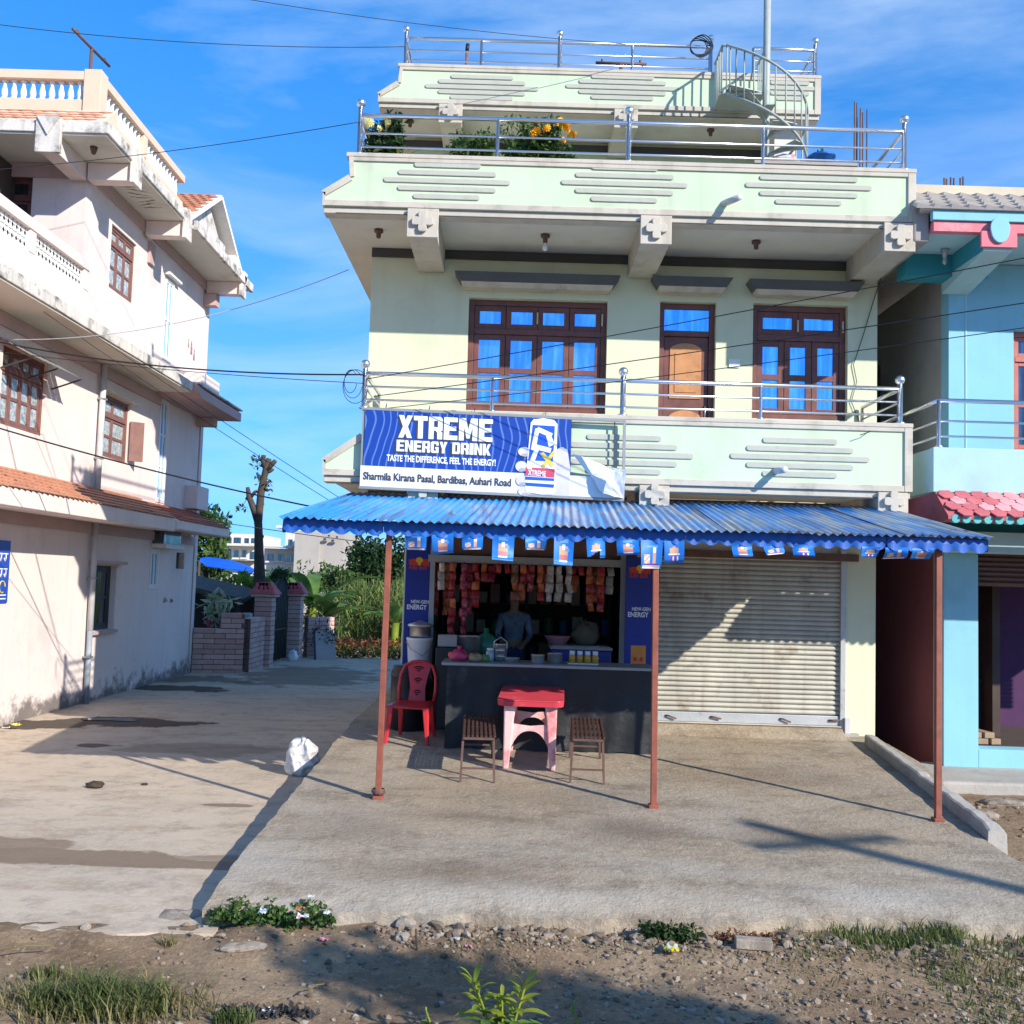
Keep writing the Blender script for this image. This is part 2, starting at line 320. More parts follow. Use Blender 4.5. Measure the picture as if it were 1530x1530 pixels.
def wet_spots(m, spots, col, rough, e0=2.12, e1=1.95):
    nt = m.node_tree; N = nt.nodes; L = nt.links.new; b = N['Principled BSDF']; src = b.inputs['Base Color'].links[0].from_socket; g = N.new('ShaderNodeNewGeometry')
    n = N.new('ShaderNodeTexNoise'); n.inputs['Scale'].default_value = 1.6; n.inputs['Detail'].default_value = 8; n.inputs['Roughness'].default_value = .62; L(g.outputs['Position'], n.inputs['Vector']); last = None
    for (cx, cy, rx, ry, k) in spots:
        v = N.new('ShaderNodeVectorMath'); v.operation = 'SUBTRACT'; L(g.outputs['Position'], v.inputs[0]); v.inputs[1].default_value = (cx, cy, ZA)
        w = N.new('ShaderNodeVectorMath'); w.operation = 'MULTIPLY'; L(v.outputs[0], w.inputs[0]); w.inputs[1].default_value = (1/rx, 1/ry, 0); ln = N.new('ShaderNodeVectorMath'); ln.operation = 'LENGTH'; L(w.outputs[0], ln.inputs[0])
        a = N.new('ShaderNodeMath'); a.operation = 'MULTIPLY_ADD'; L(n.outputs[0], a.inputs[0]); a.inputs[1].default_value = 2.4; L(ln.outputs['Value'], a.inputs[2])
        q = N.new('ShaderNodeMapRange'); q.inputs[1].default_value = e0; q.inputs[2].default_value = e1; q.inputs[3].default_value = 0; q.inputs[4].default_value = k; L(a.outputs[0], q.inputs[0])
        if last is None: last = q.outputs[0]
        else: mx_ = N.new('ShaderNodeMath'); mx_.operation = 'MAXIMUM'; L(last, mx_.inputs[0]); L(q.outputs[0], mx_.inputs[1]); last = mx_.outputs[0]
    x = N.new('ShaderNodeMix'); x.data_type = 'RGBA'; L(last, x.inputs[0]); L(src, x.inputs[6]); x.inputs[7].default_value = (*col, 1); L(x.outputs[2], b.inputs['Base Color'])
    rr = N.new('ShaderNodeMapRange'); rr.inputs[3].default_value = b.inputs['Roughness'].default_value; rr.inputs[4].default_value = rough; L(last, rr.inputs[0]); L(rr.outputs[0], b.inputs['Roughness'])
def vnoise(x, y, s=1., seed=0):
    return (math.sin(x*1.7*s+seed)+math.sin(y*2.3*s+1.3*seed)+math.sin((x+y)*3.1*s+seed*2)+.6*math.sin((x*2.1-y*3.7)*2.1*s+seed))/3.6
def sstep(a, b, t): t = max(0, min(1, (t-a)/(b-a))); return t*t*(3-2*t)
def gz(x, y):
    z = -.49 + .1*sstep(3.4, 4.6, x)*sstep(7., 9., y)
    n = sstep(30, 8, abs(y-5))*sstep(30, 9, abs(x))
    z += n*(.012*vnoise(x, y, 2)+.012*vnoise(x, y, 5, 3)+.006*vnoise(x, y, 13, 5))
    if x > -1.9: z += (.075+.035*vnoise(x, 3, 2.3, 2)+.02*vnoise(x, 1, 7, 5))*sstep(5.85, 6.5, y)*sstep(7.2, 6.7, y)*sstep(-1.95, -1.5, x)*sstep(4.2, 3.6, x)
    if x < -1.85: z += (.035+.04*vnoise(x, y, 3.1, 4)+.02*vnoise(x, y, 9, 2))*sstep(6.0, 6.3, y)*sstep(6.75, 6.5, y)
    # wheel ruts along the road edge
    if y < 6.4: z -= .02*math.exp(-((y-(5.75-.12*x))/.12)**2)*sstep(.6, -.6, x)
    return z
xs = [-1500, -400, -120, -50, -25, -14, -9, -6]+list(np.arange(-4.5, 6.01, .09))+[7, 9, 14, 25, 50, 120, 400, 1500]
ys = [-1500, -400, -100, -30, -10, -2, 2, 3.5]+list(np.arange(4.2, 9.6, .09))+[10.5, 12, 16, 24, 40, 90, 200, 500, 1500, 3000]
gm = MB(); nx = len(xs)
gm.v = [(float(x), float(y), gz(x, y)) for y in ys for x in xs]
gm.f = [(j*nx+i, j*nx+i+1, (j+1)*nx+i+1, (j+1)*nx+i) for j in range(len(ys)-1) for i in range(nx-1)]; gm.m = [0]*len(gm.f)
tag(gm.build('ground', m_dirt, smooth=True, fix=False), kind='structure')

def sheet(name, mat, front, back, left, right, nu, nv, zf, skirt, kind="structure"):
    """slab whose four edges are functions; top plus skirt"""
    mb = MB(); V = []
    for j in range(nv+1):
        v = j/nv
        for i in range(nu+1):
            u = i/nu; f = front(u); b_ = back(u); y = f[1]+(b_[1]-f[1])*v
            x = left(v)+(right(v)-left(v))*u; V.append((x, y, zf(x, y)))
    fs = [(j*(nu+1)+i, j*(nu+1)+i+1, (j+1)*(nu+1)+i+1, (j+1)*(nu+1)+i) for j in range(nv) for i in range(nu)]
    mb.add(V, fs)
    loop = [i for i in range(nu+1)]+[j*(nu+1)+nu for j in range(1, nv+1)]+[nv*(nu+1)+i for i in range(nu-1, -1, -1)]+[j*(nu+1) for j in range(nv-1, 0, -1)]
    n0 = len(mb.v); mb.v += [(mb.v[i][0], mb.v[i][1], mb.v[i][2]-skirt) for i in loop]; k = len(loop)
    sf = [(loop[i], loop[(i+1) % k], n0+(i+1) % k, n0+i) for i in range(k)]; mb.f += sf; mb.m += [0]*len(sf)
    return tag(mb.build(name, mat), kind=kind)
def slab_front(u):
    x = -1.86+u*6.3; return (x, 6.63+.05*vnoise(x, 0, 1.5, 2)+.035*vnoise(x, 1, 4.3, 1)+.012*vnoise(x, 2, 11, 4)-.05*sstep(.0, .06, .06-u)+(.1*sstep(1.2, 2.4, x)))
slab = sheet('forecourt_slab', m_slab, slab_front, lambda u: (0, 20.), lambda v: -1.87+.02*vnoise(0, v*14, 1.5)+.012*vnoise(1, v*14, 7), lambda v: 4.52-.62*sstep(.36, .12, v)+.5*sstep(.1, 0, v), 260, 150,
             lambda x, y: sz(y)+.004*vnoise(x, y, 2)+.003*vnoise(x, y, 9)-.05*sstep(6.95, 6.58, y)-.012*sstep(.1, .8, vnoise(x, y, 8, 3))*sstep(6.85, 6.6, y), .5)
lane = sheet('lane', m_lane, lambda u: (0, 6.42-.12*(1-u)+.05*vnoise(u*10, 0, 1.2)+.04*vnoise(u*10, 3, 5)), lambda u: (0, 31), lambda v: -12, lambda v: -1.75, 90, 60, lambda x, y: ZA+.006*vnoise(x, y, 1.3), .1)

def blob_sheet(name, mat, cx, cy, rx, ry, z, seed, n=60, rough=.25, rot=0.):
    pts = []
    for k in range(n):
        a = 2*math.pi*k/n; r = 1+rough*(math.sin(3*a+seed)+.6*math.sin(5*a+2*seed)+.5*math.sin(9*a+seed*3)+.35*math.sin(17*a+seed*5))/1.6
        x, y = rx*r*math.cos(a), ry*r*math.sin(a); pts.append((cx+x*math.cos(rot)-y*math.sin(rot), cy+x*math.sin(rot)+y*math.cos(rot)))
    m = MB(); m.v = [(cx, cy, z)]+[(p[0], p[1], z) for p in pts]; m.f = [(0, 1+i, 1+(i+1) % n) for i in range(n)]; m.m = [0]*n
    return tag(m.build(name, mat), kind='structure')
def _sp(px_, py_, rx, ry, k, dx=0, dy=0): p = PZ(px_, py_, ZA); return (p[0]+dx, p[1]+dy, rx, ry, k)
wet_spots(m_lane, [_sp(190, 1080, 1.3, .55, .9), _sp(60, 1082, .9, .5, .9), _sp(250, 1028, 1.5, .6, .9), _sp(300, 1015, 1.2, .8, .7), _sp(140, 1114, .2, .16, .8)], (.055, .04, .028), .38)
def _ss(px_, py_, rx, ry, k): p = PS(px_, py_); return (p[0], p[1], rx, ry, k)
wet_spots(m_slab, [_ss(950, 1240, .5, .35, .7), _ss(700, 1220, .9, .25, .45), _ss(1130, 1160, 1.0, .5, .4), _ss(1180, 1250, .5, .3, .5), _ss(560, 1240, .5, .4, .45), _ss(820, 1190, 1.2, .5, .35), _ss(640, 1300, .9, .3, .4)], (.15, .11, .075), .95, 2.5, 1.3)
wet_spots(m_slab, [_ss(380, 1290, .5, .5, .5), _ss(900, 1340, 1.6, .22, .5), _ss(1300, 1340, 1.0, .22, .55), _ss(1050, 1300, .7, .2, .35), _ss(520, 1345, .8, .16, .4)], (.50, .45, .37), .95, 2.5, 1.3)
wet_spots(m_lane, [_sp(480, 1000, 1.7, 2.6, .75, 0, -1.5), _sp(60, 1275, 1.1, .2, .8), _sp(200, 1288, 1.3, .16, .8), _sp(340, 1282, .5, .12, .6), _sp(345, 1203, .28, .09, .8), _sp(330, 1120, 1.3, .5, .5), _sp(20, 1262, .7, .22, .7)], (.17, .115, .07), .85)
p = PZ(165, 1076, ZA); blob_sheet('puddle', m_water, p[0], p[1], .42, .14, ZA+.012, 3.1)

# kerb along the right of the forecourt
k = MB(); n = 26
for i in range(n+1):
    t = i/n; y = 12.2-(12.2-8.42)*t; x = 4.22-.30*t+.012*vnoise(t*9, 0, 2); w = .11+.025*vnoise(t*11, 2, 1)+.02*t; h = sz(y)+.115+.012*vnoise(t*13, 4, 2)-(.03 if i == n else 0)
    k.v += [(x-.02, y, sz(y)-.5), (x+.01, y, h-.01), (x+.03, y, h), (x+w, y, h-.005), (x+w+.03, y, h-.03), (x+w+.05, y, -.8)]
k.f = [(i*6+j, i*6+j+1, (i+1)*6+j+1, (i+1)*6+j) for i in range(n) for j in range(5)]+[tuple(range(5, -1, -1)), tuple(n*6+j for j in range(6))]; k.m = [0]*len(k.f)
tag(k.build('side_kerb', m_conc, fix=True), kind='structure')
# right hand plinth in front of the blue house
tag(MB().box(4.75, 12, 11.3, 12.6, -.9, -.27).build('side_pavement', m_conc, bevel=.03), kind='structure')
# ------------------------------------------------------------------ the pale green shop house
H = T('shop_house', 'pale green three storey shop house with balconies and steel rails', 'house', (1.3, 12.7, 0))
# --- first floor front wall with openings
win1, door, win2 = (-.62, 1.13, 3.885, 5.32), (1.79, 2.50, 3.05, 5.345), (2.965, 4.16, 3.89, 5.355)
weld(wallmb('y', W, .22, -1.86, 4.53, 3.05, 5.94, [win1, door, win2]).build('front_wall', m_cream, H))
bx('side_wall', m_cream, H, -1.86, -1.66, W+.225, 20, 3.05, 5.94); bx('side_wall', m_cream, H, 4.33, 4.53, W+.225, 20, 3.05, 5.94)
bx('back_wall', m_cream, H, -1.86, 4.53, 20.003, 20.2, 0, 5.94)
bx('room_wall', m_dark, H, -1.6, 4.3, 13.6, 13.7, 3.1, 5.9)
bx('floor_slab', m_soff, H, -1.86, 4.53, W+.002, 20, 2.93, 3.045); bx('roof_slab', m_soff, H, -1.9, 4.53, W+.225, 20, 5.945, 6.03)
# --- ground floor
XGL = -1.31
bx('side_wall', m_cream, H, XGL, XGL+.2, W+.02, 20, -.1, 2.925); bx('side_wall', m_cream, H, 4.33, 4.53, W+.22, 20, -.1, 2.925)
bx('pillar', m_cream, H, XGL, -1.0, W-.05, W+.3, -.1, 2.925, .008); bx('pillar', m_cream, H, 1.56, 1.83, W-.02, W+.3, -.1, 2.925, .008)
bx('pillar', m_cream, H, 4.15, 4.53, W-.003, W+.215, -.3, 2.925, .008)
bx('beam', m_soff, H, -.998, 1.558, W+.01, W+.28, 2.22, 2.925); bx('beam', m_soff, H, 1.832, 4.148, W+.06, W+.28, 2.2, 2.925)
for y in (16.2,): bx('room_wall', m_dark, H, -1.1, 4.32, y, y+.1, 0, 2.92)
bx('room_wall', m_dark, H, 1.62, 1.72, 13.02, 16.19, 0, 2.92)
bx('shop_floor', m_conc, H, -1.08, 4.3, W-.1, 16.2, -.02, .035)
# --- balcony slabs with the flared eave on the left side
def eave(name_z, prof, x_in, yb, zt, zb, mat, xr, ye=20.):
    # prof: outline (x,z) seen from the road, left part; the front face runs on to xr
    pts = prof+[(xr, prof[-1][1]), (xr, prof[0][1])]
    fr = MB().prism(pts, yb, yb+.11).build('parapet', mat, H)
    sd = MB().prism(prof+[(prof[0][0]+.1, prof[-1][1]), (prof[0][0]+.1, prof[0][1])], yb+.112, ye).build('side_eave', mat, H)
    return fr
lo = [(-1.68, 3.60), (-1.70, 3.34), (-2.12, 3.05), (-2.12, 2.88)]
up = [(-1.97, 6.52), (-1.95, 6.29), (-2.25, 6.10), (-2.25, 5.945)]
pe = [(-1.83, 9.22), (-1.85, 8.98), (-2.13, 8.80), (-2.13, 8.68)]
YP = 14.5
for prof, yb, xr, nm in ((lo, B, 4.43, 'lo'), (up, B, 4.46, 'up'), (pe, YP, 4.31, 'pe')):
    f = eave(nm, prof, 0, yb, 0, 0, m_mint, xr)
    z1, z0 = prof[0][1], prof[-1][1]
    # cement trim: coping, right border, bottom border, left outline (each its own strip, proud of the face)
    e = .025
    MB().box(prof[0][0]-.03, xr+.02, yb-e, yb+.14, z1+.002, z1+.05).build('coping', m_trim, H, bevel=.006)
    bx('border', m_trim, H, xr-.075, xr+.015, yb-e+.003, yb+.112, z0+.002, z1, .005)
    bx('border', m_trim, H, prof[0][0]+.02, xr-.077, yb-e+.005, yb-.001, z1-.045, z1, .004)
    bx('border', m_trim, H, prof[-1][0]+.02, xr-.077, yb-e+.005, yb-.001, z0+.002, z0+.07, .005)
    a, b_, c, d = prof
    def strip(p, q, wd=.05):
        v = np.array(q)-np.array(p); nrm = np.array([-v[1], v[0]])/np.linalg.norm(v)*wd
        if nrm[0] < 0: nrm = -nrm
        MB().prism([tuple(p), tuple(q), tuple(np.array(q)+nrm), tuple(np.array(p)+nrm)], yb-e+.004, yb-.001).build('border', m_trim, H)
    strip(a, b_); strip(b_, c); strip(c, d, .03)
    MB().prism([(b_[0], b_[1]), (c[0], c[1]), (c[0]-.02, c[1]+.01), (b_[0]-.02, b_[1]+.02)], yb-.02, 20.).build('eave_coping', m_trim, H)
    # band under the face and soffit
    MB().box(d[0]+.01, xr, yb+.015, yb+.2, z0-.075, z0-.002).build('edge_beam', m_trim, H, bevel=.008)
    MB().box(d[0]+.03, xr-.02, yb+.202, (W if yb == B else 15.6), z0-.03, z0-.002).build('soffit', m_soff, H)
    MB().box(d[0]+.03, -1.66, (W if yb == B else 15.6)+.002, 20, z0-.03, z0-.002).build('soffit', m_soff, H)
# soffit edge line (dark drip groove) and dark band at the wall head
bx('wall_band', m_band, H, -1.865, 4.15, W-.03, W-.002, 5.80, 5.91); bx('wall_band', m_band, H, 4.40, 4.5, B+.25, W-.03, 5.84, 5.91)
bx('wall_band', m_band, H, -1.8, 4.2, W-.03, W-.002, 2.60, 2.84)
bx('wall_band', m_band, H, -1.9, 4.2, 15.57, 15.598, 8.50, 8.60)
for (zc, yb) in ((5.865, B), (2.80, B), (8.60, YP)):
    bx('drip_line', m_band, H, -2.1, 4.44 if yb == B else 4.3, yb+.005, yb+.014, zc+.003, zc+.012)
# --- brackets with a cross shaped flower on the end plate
def flower(cx, y, cz, r, parent):
    pts = []
    for k in range(4):
        a = k*math.pi/2
        for da, rr in ((-.42, .95), (-.28, 1.05), (.28, 1.05), (.42, .95), (.62, .72), (math.pi/4, .52), (.95, .72)):
            pts.append((cx+math.cos(a+da)*rr*r, cz+math.sin(a+da)*rr*r))
    MB().prism(pts, y-.045, y-.001).build('flower_boss', m_trim, parent, bevel=.006)
def bracket(cx, yf, yb, zt, h, w):
    b_ = MB().box(cx-w/2, cx+w/2, yf, yb, zt-h, zt-.004).build('bracket_beam', m_trim, H, bevel=.006)
    q = MB(); q.box(cx-w/2-.012, cx+w/2+.012, yf-.03, yf-.001, zt-h-.015, zt-.004).build('end_plate', m_trim, b_, bevel=.006)
    flower(cx, yf-.03, zt-h/2, w*.36, b_)
for px_ in (632, 980, 1343): c = PY(px_, 335, B); bracket(c[0], B-.005, W-.031, 5.94, .32, .33)
for px_ in (632, 977, 1333): c = PY(px_, 745, B); bracket(c[0], B-.005, W-.031, 2.875, .215, .31)
for px_ in (673, 935): c = PY(px_, 180, YP); bracket(c[0], YP-.005, 15.568, 8.675, .27, .32)
for (px_, py_, y_) in ((566, 343, 12.), (815, 348, 12.), (1130, 352, 12.), (613, 178, 15.), (797, 180, 15.), (1062, 180, 15.)):
    c = PY(px_, py_, y_); zt = 5.91 if y_ == 12. else 8.648
    b_ = MB().lathe([(.0, zt), (.055, zt), (.055, zt-.03), (.03, zt-.04), (.028, zt-.09), (.022, zt-.10), (0, zt-.10)], (c[0], y_, 0), 12).build('bulb_holder', m_ironb, H, smooth=True)
    if px_ in (815, 797): MB().lathe([(.012, zt-.10), (.02, zt-.12), (.034, zt-.16), (.026, zt-.19), (0, zt-.20)], (c[0], y_, 0), 12).build('light_bulb', m_bucket, b_, smooth=True)
# --- raised bars in diamonds
def bars(cx, cz, yb, sp, hw, hh, clip=None):
    for k, wv in enumerate(hw):
        z = cz+(2-k)*sp; pts = []
        for a in range(7): t = math.pi/2-math.pi*a/6; pts.append((cx+wv-hh+math.cos(t)*hh, z+math.sin(t)*hh))
        for a in range(7): t = -math.pi/2-math.pi*a/6; pts.append((cx-wv+hh+math.cos(t)*hh, z+math.sin(t)*hh))
        MB().prism(pts, yb-.016, yb-.001).build('raised_bar', m_strip, H, bevel=.006)
for px_, py_ in ((668, 271), (933, 275), (1208, 279)): c = PY(px_, py_, B); bars(c[0], c[2], B, .092, (.38, .56, .72, .56, .38), .03)
for px_, py_ in ((665, 676), (932, 679), (1195, 684)): c = PY(px_, py_, B); bars(c[0], c[2], B, .094, (.42, .60, .78, .60, .42), .032)
for px_, py_, s in ((720, 131, 1), (930, 131, 1), (1180, 132, .45)): c = PY(px_, py_, YP); bars(c[0], c[2], YP, .078, (.46*s, .64*s, .83*s, .64*s, .46*s), .032)
# drain spouts
for (a, b_) in (((1105, 295), (1083, 314)), ((1172, 702), (1160, 707))):
    q = PY(*a, B-.22); z = q[2]; x = PY(*b_, B)[0]-.02
    tb('drain_spout', m_pvc, H, [(x, B+.02, z-.01+.02), (q[0], B-.24, z)], .038, 12)
# --- window shades
def shade(x0, x1, z):
    s = MB().add([(x0,W-.26,z+.10),(x1,W-.26,z+.10),(x1,W-.002,z+.10),(x0,W-.002,z+.10),(x0+.08,W-.25,z-.02),(x1-.08,W-.25,z-.02),(x1-.08,W-.002,z-.02),(x0+.08,W-.002,z-.02)],
                 [(0,1,2,3),(7,6,5,4),(0,4,5,1),(1,5,6,2),(2,6,7,3),(3,7,4,0)]).build('window_shade', m_chaj, H, bevel=.004)
    MB().add([(x0+.085,W-.235,z-.022),(x1-.085,W-.235,z-.022),(x1-.085,W-.002,z-.022),(x0+.085,W-.002,z-.022),(x0+.12,W-.17,z-.075),(x1-.12,W-.17,z-.075),(x1-.12,W-.002,z-.075),(x0+.12,W-.002,z-.075)],
             [(0,1,2,3),(7,6,5,4),(0,4,5,1),(1,5,6,2),(2,6,7,3),(3,7,4,0)]).build('shade_underside', m_trim, s)
shade(-.80, 1.26, 5.48); shade(1.66, 2.66, 5.495); shade(2.86, 4.29, 5.49)
# --- windows
def window(axis, pos, sgn, rect, ncol, top, rows=2, wood=m_wood, gl=m_glass, fr=.06, sash=.05, parent=H, rec=.09, groups=None):
    """real joinery inside an opening: frame, sashes, panes. sgn: +1 if the inside lies at larger coordinate"""
    u0, u1, z0, z1 = rect; y = pos+sgn*rec
    def bxu(name, a, b_, c, d, e0, e1, mat, par, bev=.004):
        lo_, hi_ = sorted((y+sgn*e0, y+sgn*e1))
        return bx(name, mat, par, a, b_, lo_, hi_, c, d, bev) if axis == 'y' else bx(name, mat, par, lo_, hi_, a, b_, c, d, bev)
    g = .003
    w_ = bxu('window', u0+g, u0+fr, z0+g, z1-g, 0, .07, wood, parent)
    bxu('frame', u1-fr, u1-g, z0+g, z1-g, 0, .07, wood, w_); bxu('frame', u0+fr, u1-fr, z0+g, z0+fr, .001, .069, wood, w_); bxu('frame', u0+fr, u1-fr, z1-fr, z1-g, .001, .069, wood, w_)
    zt = z1-fr-top
    if top: bxu('frame', u0+fr, u1-fr, zt-fr, zt, -.006, .068, wood, w_)
    n = ncol; wu = (u1-u0-2*fr)/n
    def leaf(a, b_, c, d, nr):
        s = sash; ln = bxu('sash', a+g, a+s, c+g, d-g, .014, .055, wood, w_)
        bxu('sash', b_-s, b_-g, c+g, d-g, .014, .055, wood, w_); bxu('sash', a+s, b_-s, c+g, c+s, .015, .054, wood, w_); bxu('sash', a+s, b_-s, d-s, d-g, .015, .054, wood, w_)
        hh = (d-c-2*s-(nr-1)*s)/nr
        for k in range(nr):
            zz = c+s+k*(hh+s)
            if k: bxu('sash', a+s, b_-s, zz-s, zz, .0155, .0535, wood, w_)
            bxu('pane', a+s-.004, b_-s+.004, zz-.004, zz+hh+.004, .032, .038, gl, w_, 0)
    for k in range(n): leaf(u0+fr+k*wu, u0+fr+(k+1)*wu, z0+fr, (zt-fr) if top else z1-fr, rows)
    if top:
        nt_ = groups or n; wt = (u1-u0-2*fr)/nt_
        for k in range(nt_): leaf(u0+fr+k*wt, u0+fr+(k+1)*wt, zt, z1-fr, 1)
    return w_
w_ = window('y', W, 1, win1, 4, .30, fr=.07, sash=.068); window('y', W, 1, win2, 3, .30, groups=2, fr=.075, sash=.075)
for x_ in (.25, 1.07, 3.55, 4.12): c = .13; bx('window_latch', m_trim, H, x_-.01, x_+.01, W+.06, W+.088, 5.02, 5.17, .004)
# --- door with panelled leaf
g = .003; x0, x1, z0, z1 = door; y = W+.09
d_ = bx('door', m_wood, H, x0+g, x0+.07, y, y+.08, z0, z1-g, .004); bx('door_frame', m_wood, d_, x1-.07, x1-g, y, y+.08, z0, z1-g, .004)
bx('door_frame', m_wood, d_, x0+.07, x1-.07, y+.001, y+.079, z1-.07, z1-g, .004); bx('door_frame', m_wood, d_, x0+.07, x1-.07, y-.004, y+.079, z1-.42, z1-.35, .004)
bx('pane', m_glass, d_, x0+.065, x1-.065, y+.03, y+.036, z1-.352, z1-.068)
lf = bx('door_leaf', m_wood, d_, x0+.075, x1-.075, y+.025, y+.06, z0, z1-.425, .004)
def arch_panel(xa, xb, za, zb, cut):
    pts = [(xa, za+cut*.4), (xa+cut*.6, za), (xb-cut*.6, za), (xb, za+cut*.4)]
    n_ = 10
    for i in range(n_+1): t = i/n_; pts.append((xb-(xb-xa)*t, zb-.07+.07*math.sin(math.pi*t)**.7))
    MB().prism(pts, y+.012, y+.024).build('door_panel', m_wood2, lf, bevel=.005)
    sc = [(xa+xb)/2+(p[0]-(xa+xb)/2)*.68 for p in pts]; szz = [(za+zb)/2+(p[1]-(za+zb)/2)*.78 for p in pts]
    MB().prism(list(zip(sc, szz)), y+.003, y+.0115).build('door_panel', m_wood2, lf, bevel=.006)
arch_panel(x0+.15, x1-.16, 4.13, 4.84, .0); arch_panel(x0+.15, x1-.16, 3.2, 3.98, .12)
tb('door_handle', m_steel, lf, [(x1-.11, y+.02, 3.86), (x1-.11, y-.03, 3.88), (x1-.11, y-.03, 4.02), (x1-.11, y+.02, 4.04)], .009, 8)
bx('bell_box', m_white, H, 2.665, 2.80, W-.02, W-.001, 4.52, 4.63, .004)
# --- steel railings
def post(x, y, z, h, r, ball, parent):
    pt = MB().lathe([(r*1.9, z), (r*1.9, z+.015), (r, z+.03), (r, z+h)], (x, y, 0), 14, cap=True).build('post', m_steel, parent, smooth=True)
    if ball: MB().lathe([(r*.9, z+h)]+[(r*1.75*math.sin(a)+.001, z+h+r*1.75-math.cos(a)*r*1.75) for a in np.linspace(.4, math.pi, 8)], (x, y, 0), 14).build('ball_finial', m_steel, pt, smooth=True)
def rails(a, b_, zs, parent):
    for k, z in enumerate(zs): tb('rail', m_steel, parent, [(a[0], a[1], a[2]+z), (b_[0], b_[1], b_[2]+z)], .024 if k == 0 else .0125, 10)
def fence(xl, y, yr, z, xsp, zs, htall, hshort, r=.03, returns=(1, 1)):
    R0 = bx('railing', m_steel, H, xsp[0][0]-.05, xsp[0][0]+.05, y-.05, y+.05, z-.001, z+.006)
    for x, tall in xsp: post(x, y, z, htall if tall else hshort, r if tall else r*.72, tall, R0)
    xa, xb = xsp[0][0], xsp[-1][0]
    rails((xa, y, z), (xb, y, z), zs, R0)
    for on, x in zip(returns, (xa, xb)):
        if on:
            rails((x, y, z), (x, yr, z), zs, R0); post(x, yr, z, hshort, r*.72, False, R0)
            if yr-y > 2: post(x, (y+yr)/2, z, hshort, r*.72, False, R0)
yy = B+.06
fence(0, yy, W-.05, 3.652, [(-1.70, 1), (-.26, 0), (1.21, 1), (2.76, 0), (4.33, 1)], (.40, .25, .10), .45, .40)
fence(0, yy, 19.5, 6.572, [(-1.87, 1), (-.29, 0), (1.21, 1), (2.75, 0), (4.37, 1)], (.47, .26, .10), .56, .47)
fence(0, YP+.06, 19.5, 9.272, [(-1.76, 1), (-.65, 0), (.5, 1), (1.57, 0), (2.72, 1)], (.42, .24, .09), .50, .42, returns=(1, 0))
fence(0, YP+.06, 19.5, 9.272, [(3.35, 0), (4.26, 1)], (.42, .24, .09), .50, .42, returns=(0, 1))
# --- penthouse storey
bx('front_wall', m_mint, H, -1.7, 4.1, 15.6, 15.8, 6.04, 8.645); bx('side_wall', m_mint, H, -1.7, -1.5, 15.802, 20, 6.04, 8.645); bx('side_wall', m_mint, H, 3.9, 4.1, 15.802, 20, 6.04, 8.645)
bx('pillar', m_soff, H, 3.72, 4.05, 14.75, 15.05, 6.04, 8.645, .006); bx('pillar', m_soff, H, 3.72, 4.05, 15.3, 15.6, 6.04, 8.645, .006)
bx('terrace_floor', m_conc, H, -1.9, 4.4, B+.112, 20, 6.032, 6.036)
bx('roof_slab', m_conc, H, -1.8, 4.3, YP+.112, 20, 8.66, 8.70)
bx('wall_band', m_strip, H, .9, 3.0, 15.57, 15.598, 7.02, 7.08)
# --- steel shutter on the right hand bay
S = bx('roller_shutter', m_grey, H, 1.85, 4.1, W+.035, W+.045, .13, 2.2)
m_shut = M('rusty_galvanised_slat', (.47, .45, .37), .6, .15, 2.2, metal=.15, dirt=(.16, .07, .03), da=.6, ds=3.4, dth=.56, streak=.45, bump=.12, bs=30)
m_shutb = M('dented_galvanised_rail', (.46, .47, .46), .5, .1, 3, metal=.3, dirt=(.2, .10, .05), da=.5, ds=4, bump=.2)
prof = [(0, 0), (-.022, .008), (-.030, .026), (-.024, .046), (-.006, .058)]
me = MB()
for k, (dy, dz) in enumerate(prof): me.v += [(-1.122, dy, dz), (1.122, dy, dz)]
me.f = [(2*k, 2*k+1, 2*k+3, 2*k+2) for k in range(len(prof)-1)]; me.m = [0]*len(me.f); sm = me.mesh('slat', m_shut, smooth=True, fix=False)
for k in range(33): link('slat', sm, S, loc=(2.975+random.uniform(-.006, .006), W+.03+random.uniform(-.003, .003), .235+k*.0605), rot=(random.uniform(-.03, .03), random.uniform(-.0012, .0012), 0))
q = bx('bottom_rail', m_shutb, S, 1.853, 4.097, W-.02, W+.02, .115, .232, .006)
for x_ in (1.95, 2.5, 3.35, 3.95): tb('latch', m_ironb, q, [(x_, W-.022, .18), (x_+.03, W-.05, .185), (x_+.13, W-.05, .175+random.uniform(-.03, .02))], .011, 6)
bx('bottom_flange', m_trim, q, 1.853, 4.097, W-.06, W+.02, .10, .113, .003)
bx('guide_channel', m_shutb, S, 4.085, 4.149, W-.045, W+.03, .02, 2.3, .004); bx('lock_box', m_pvc, S, 4.13, 4.20, W-.09, W-.046, .02, .22, .006)
MB().prism([(W+.05, -.06), (W+.05, .095), (W-.12, .09), (W-.36, -.03)], 1.70, 4.09, 'yz').build('sill_step', m_slab, H, bevel=.01)
bx('shutter_box', m_ironb, H, 1.85, 4.3, W-.06, W+.05, 2.13, 2.22, .006)
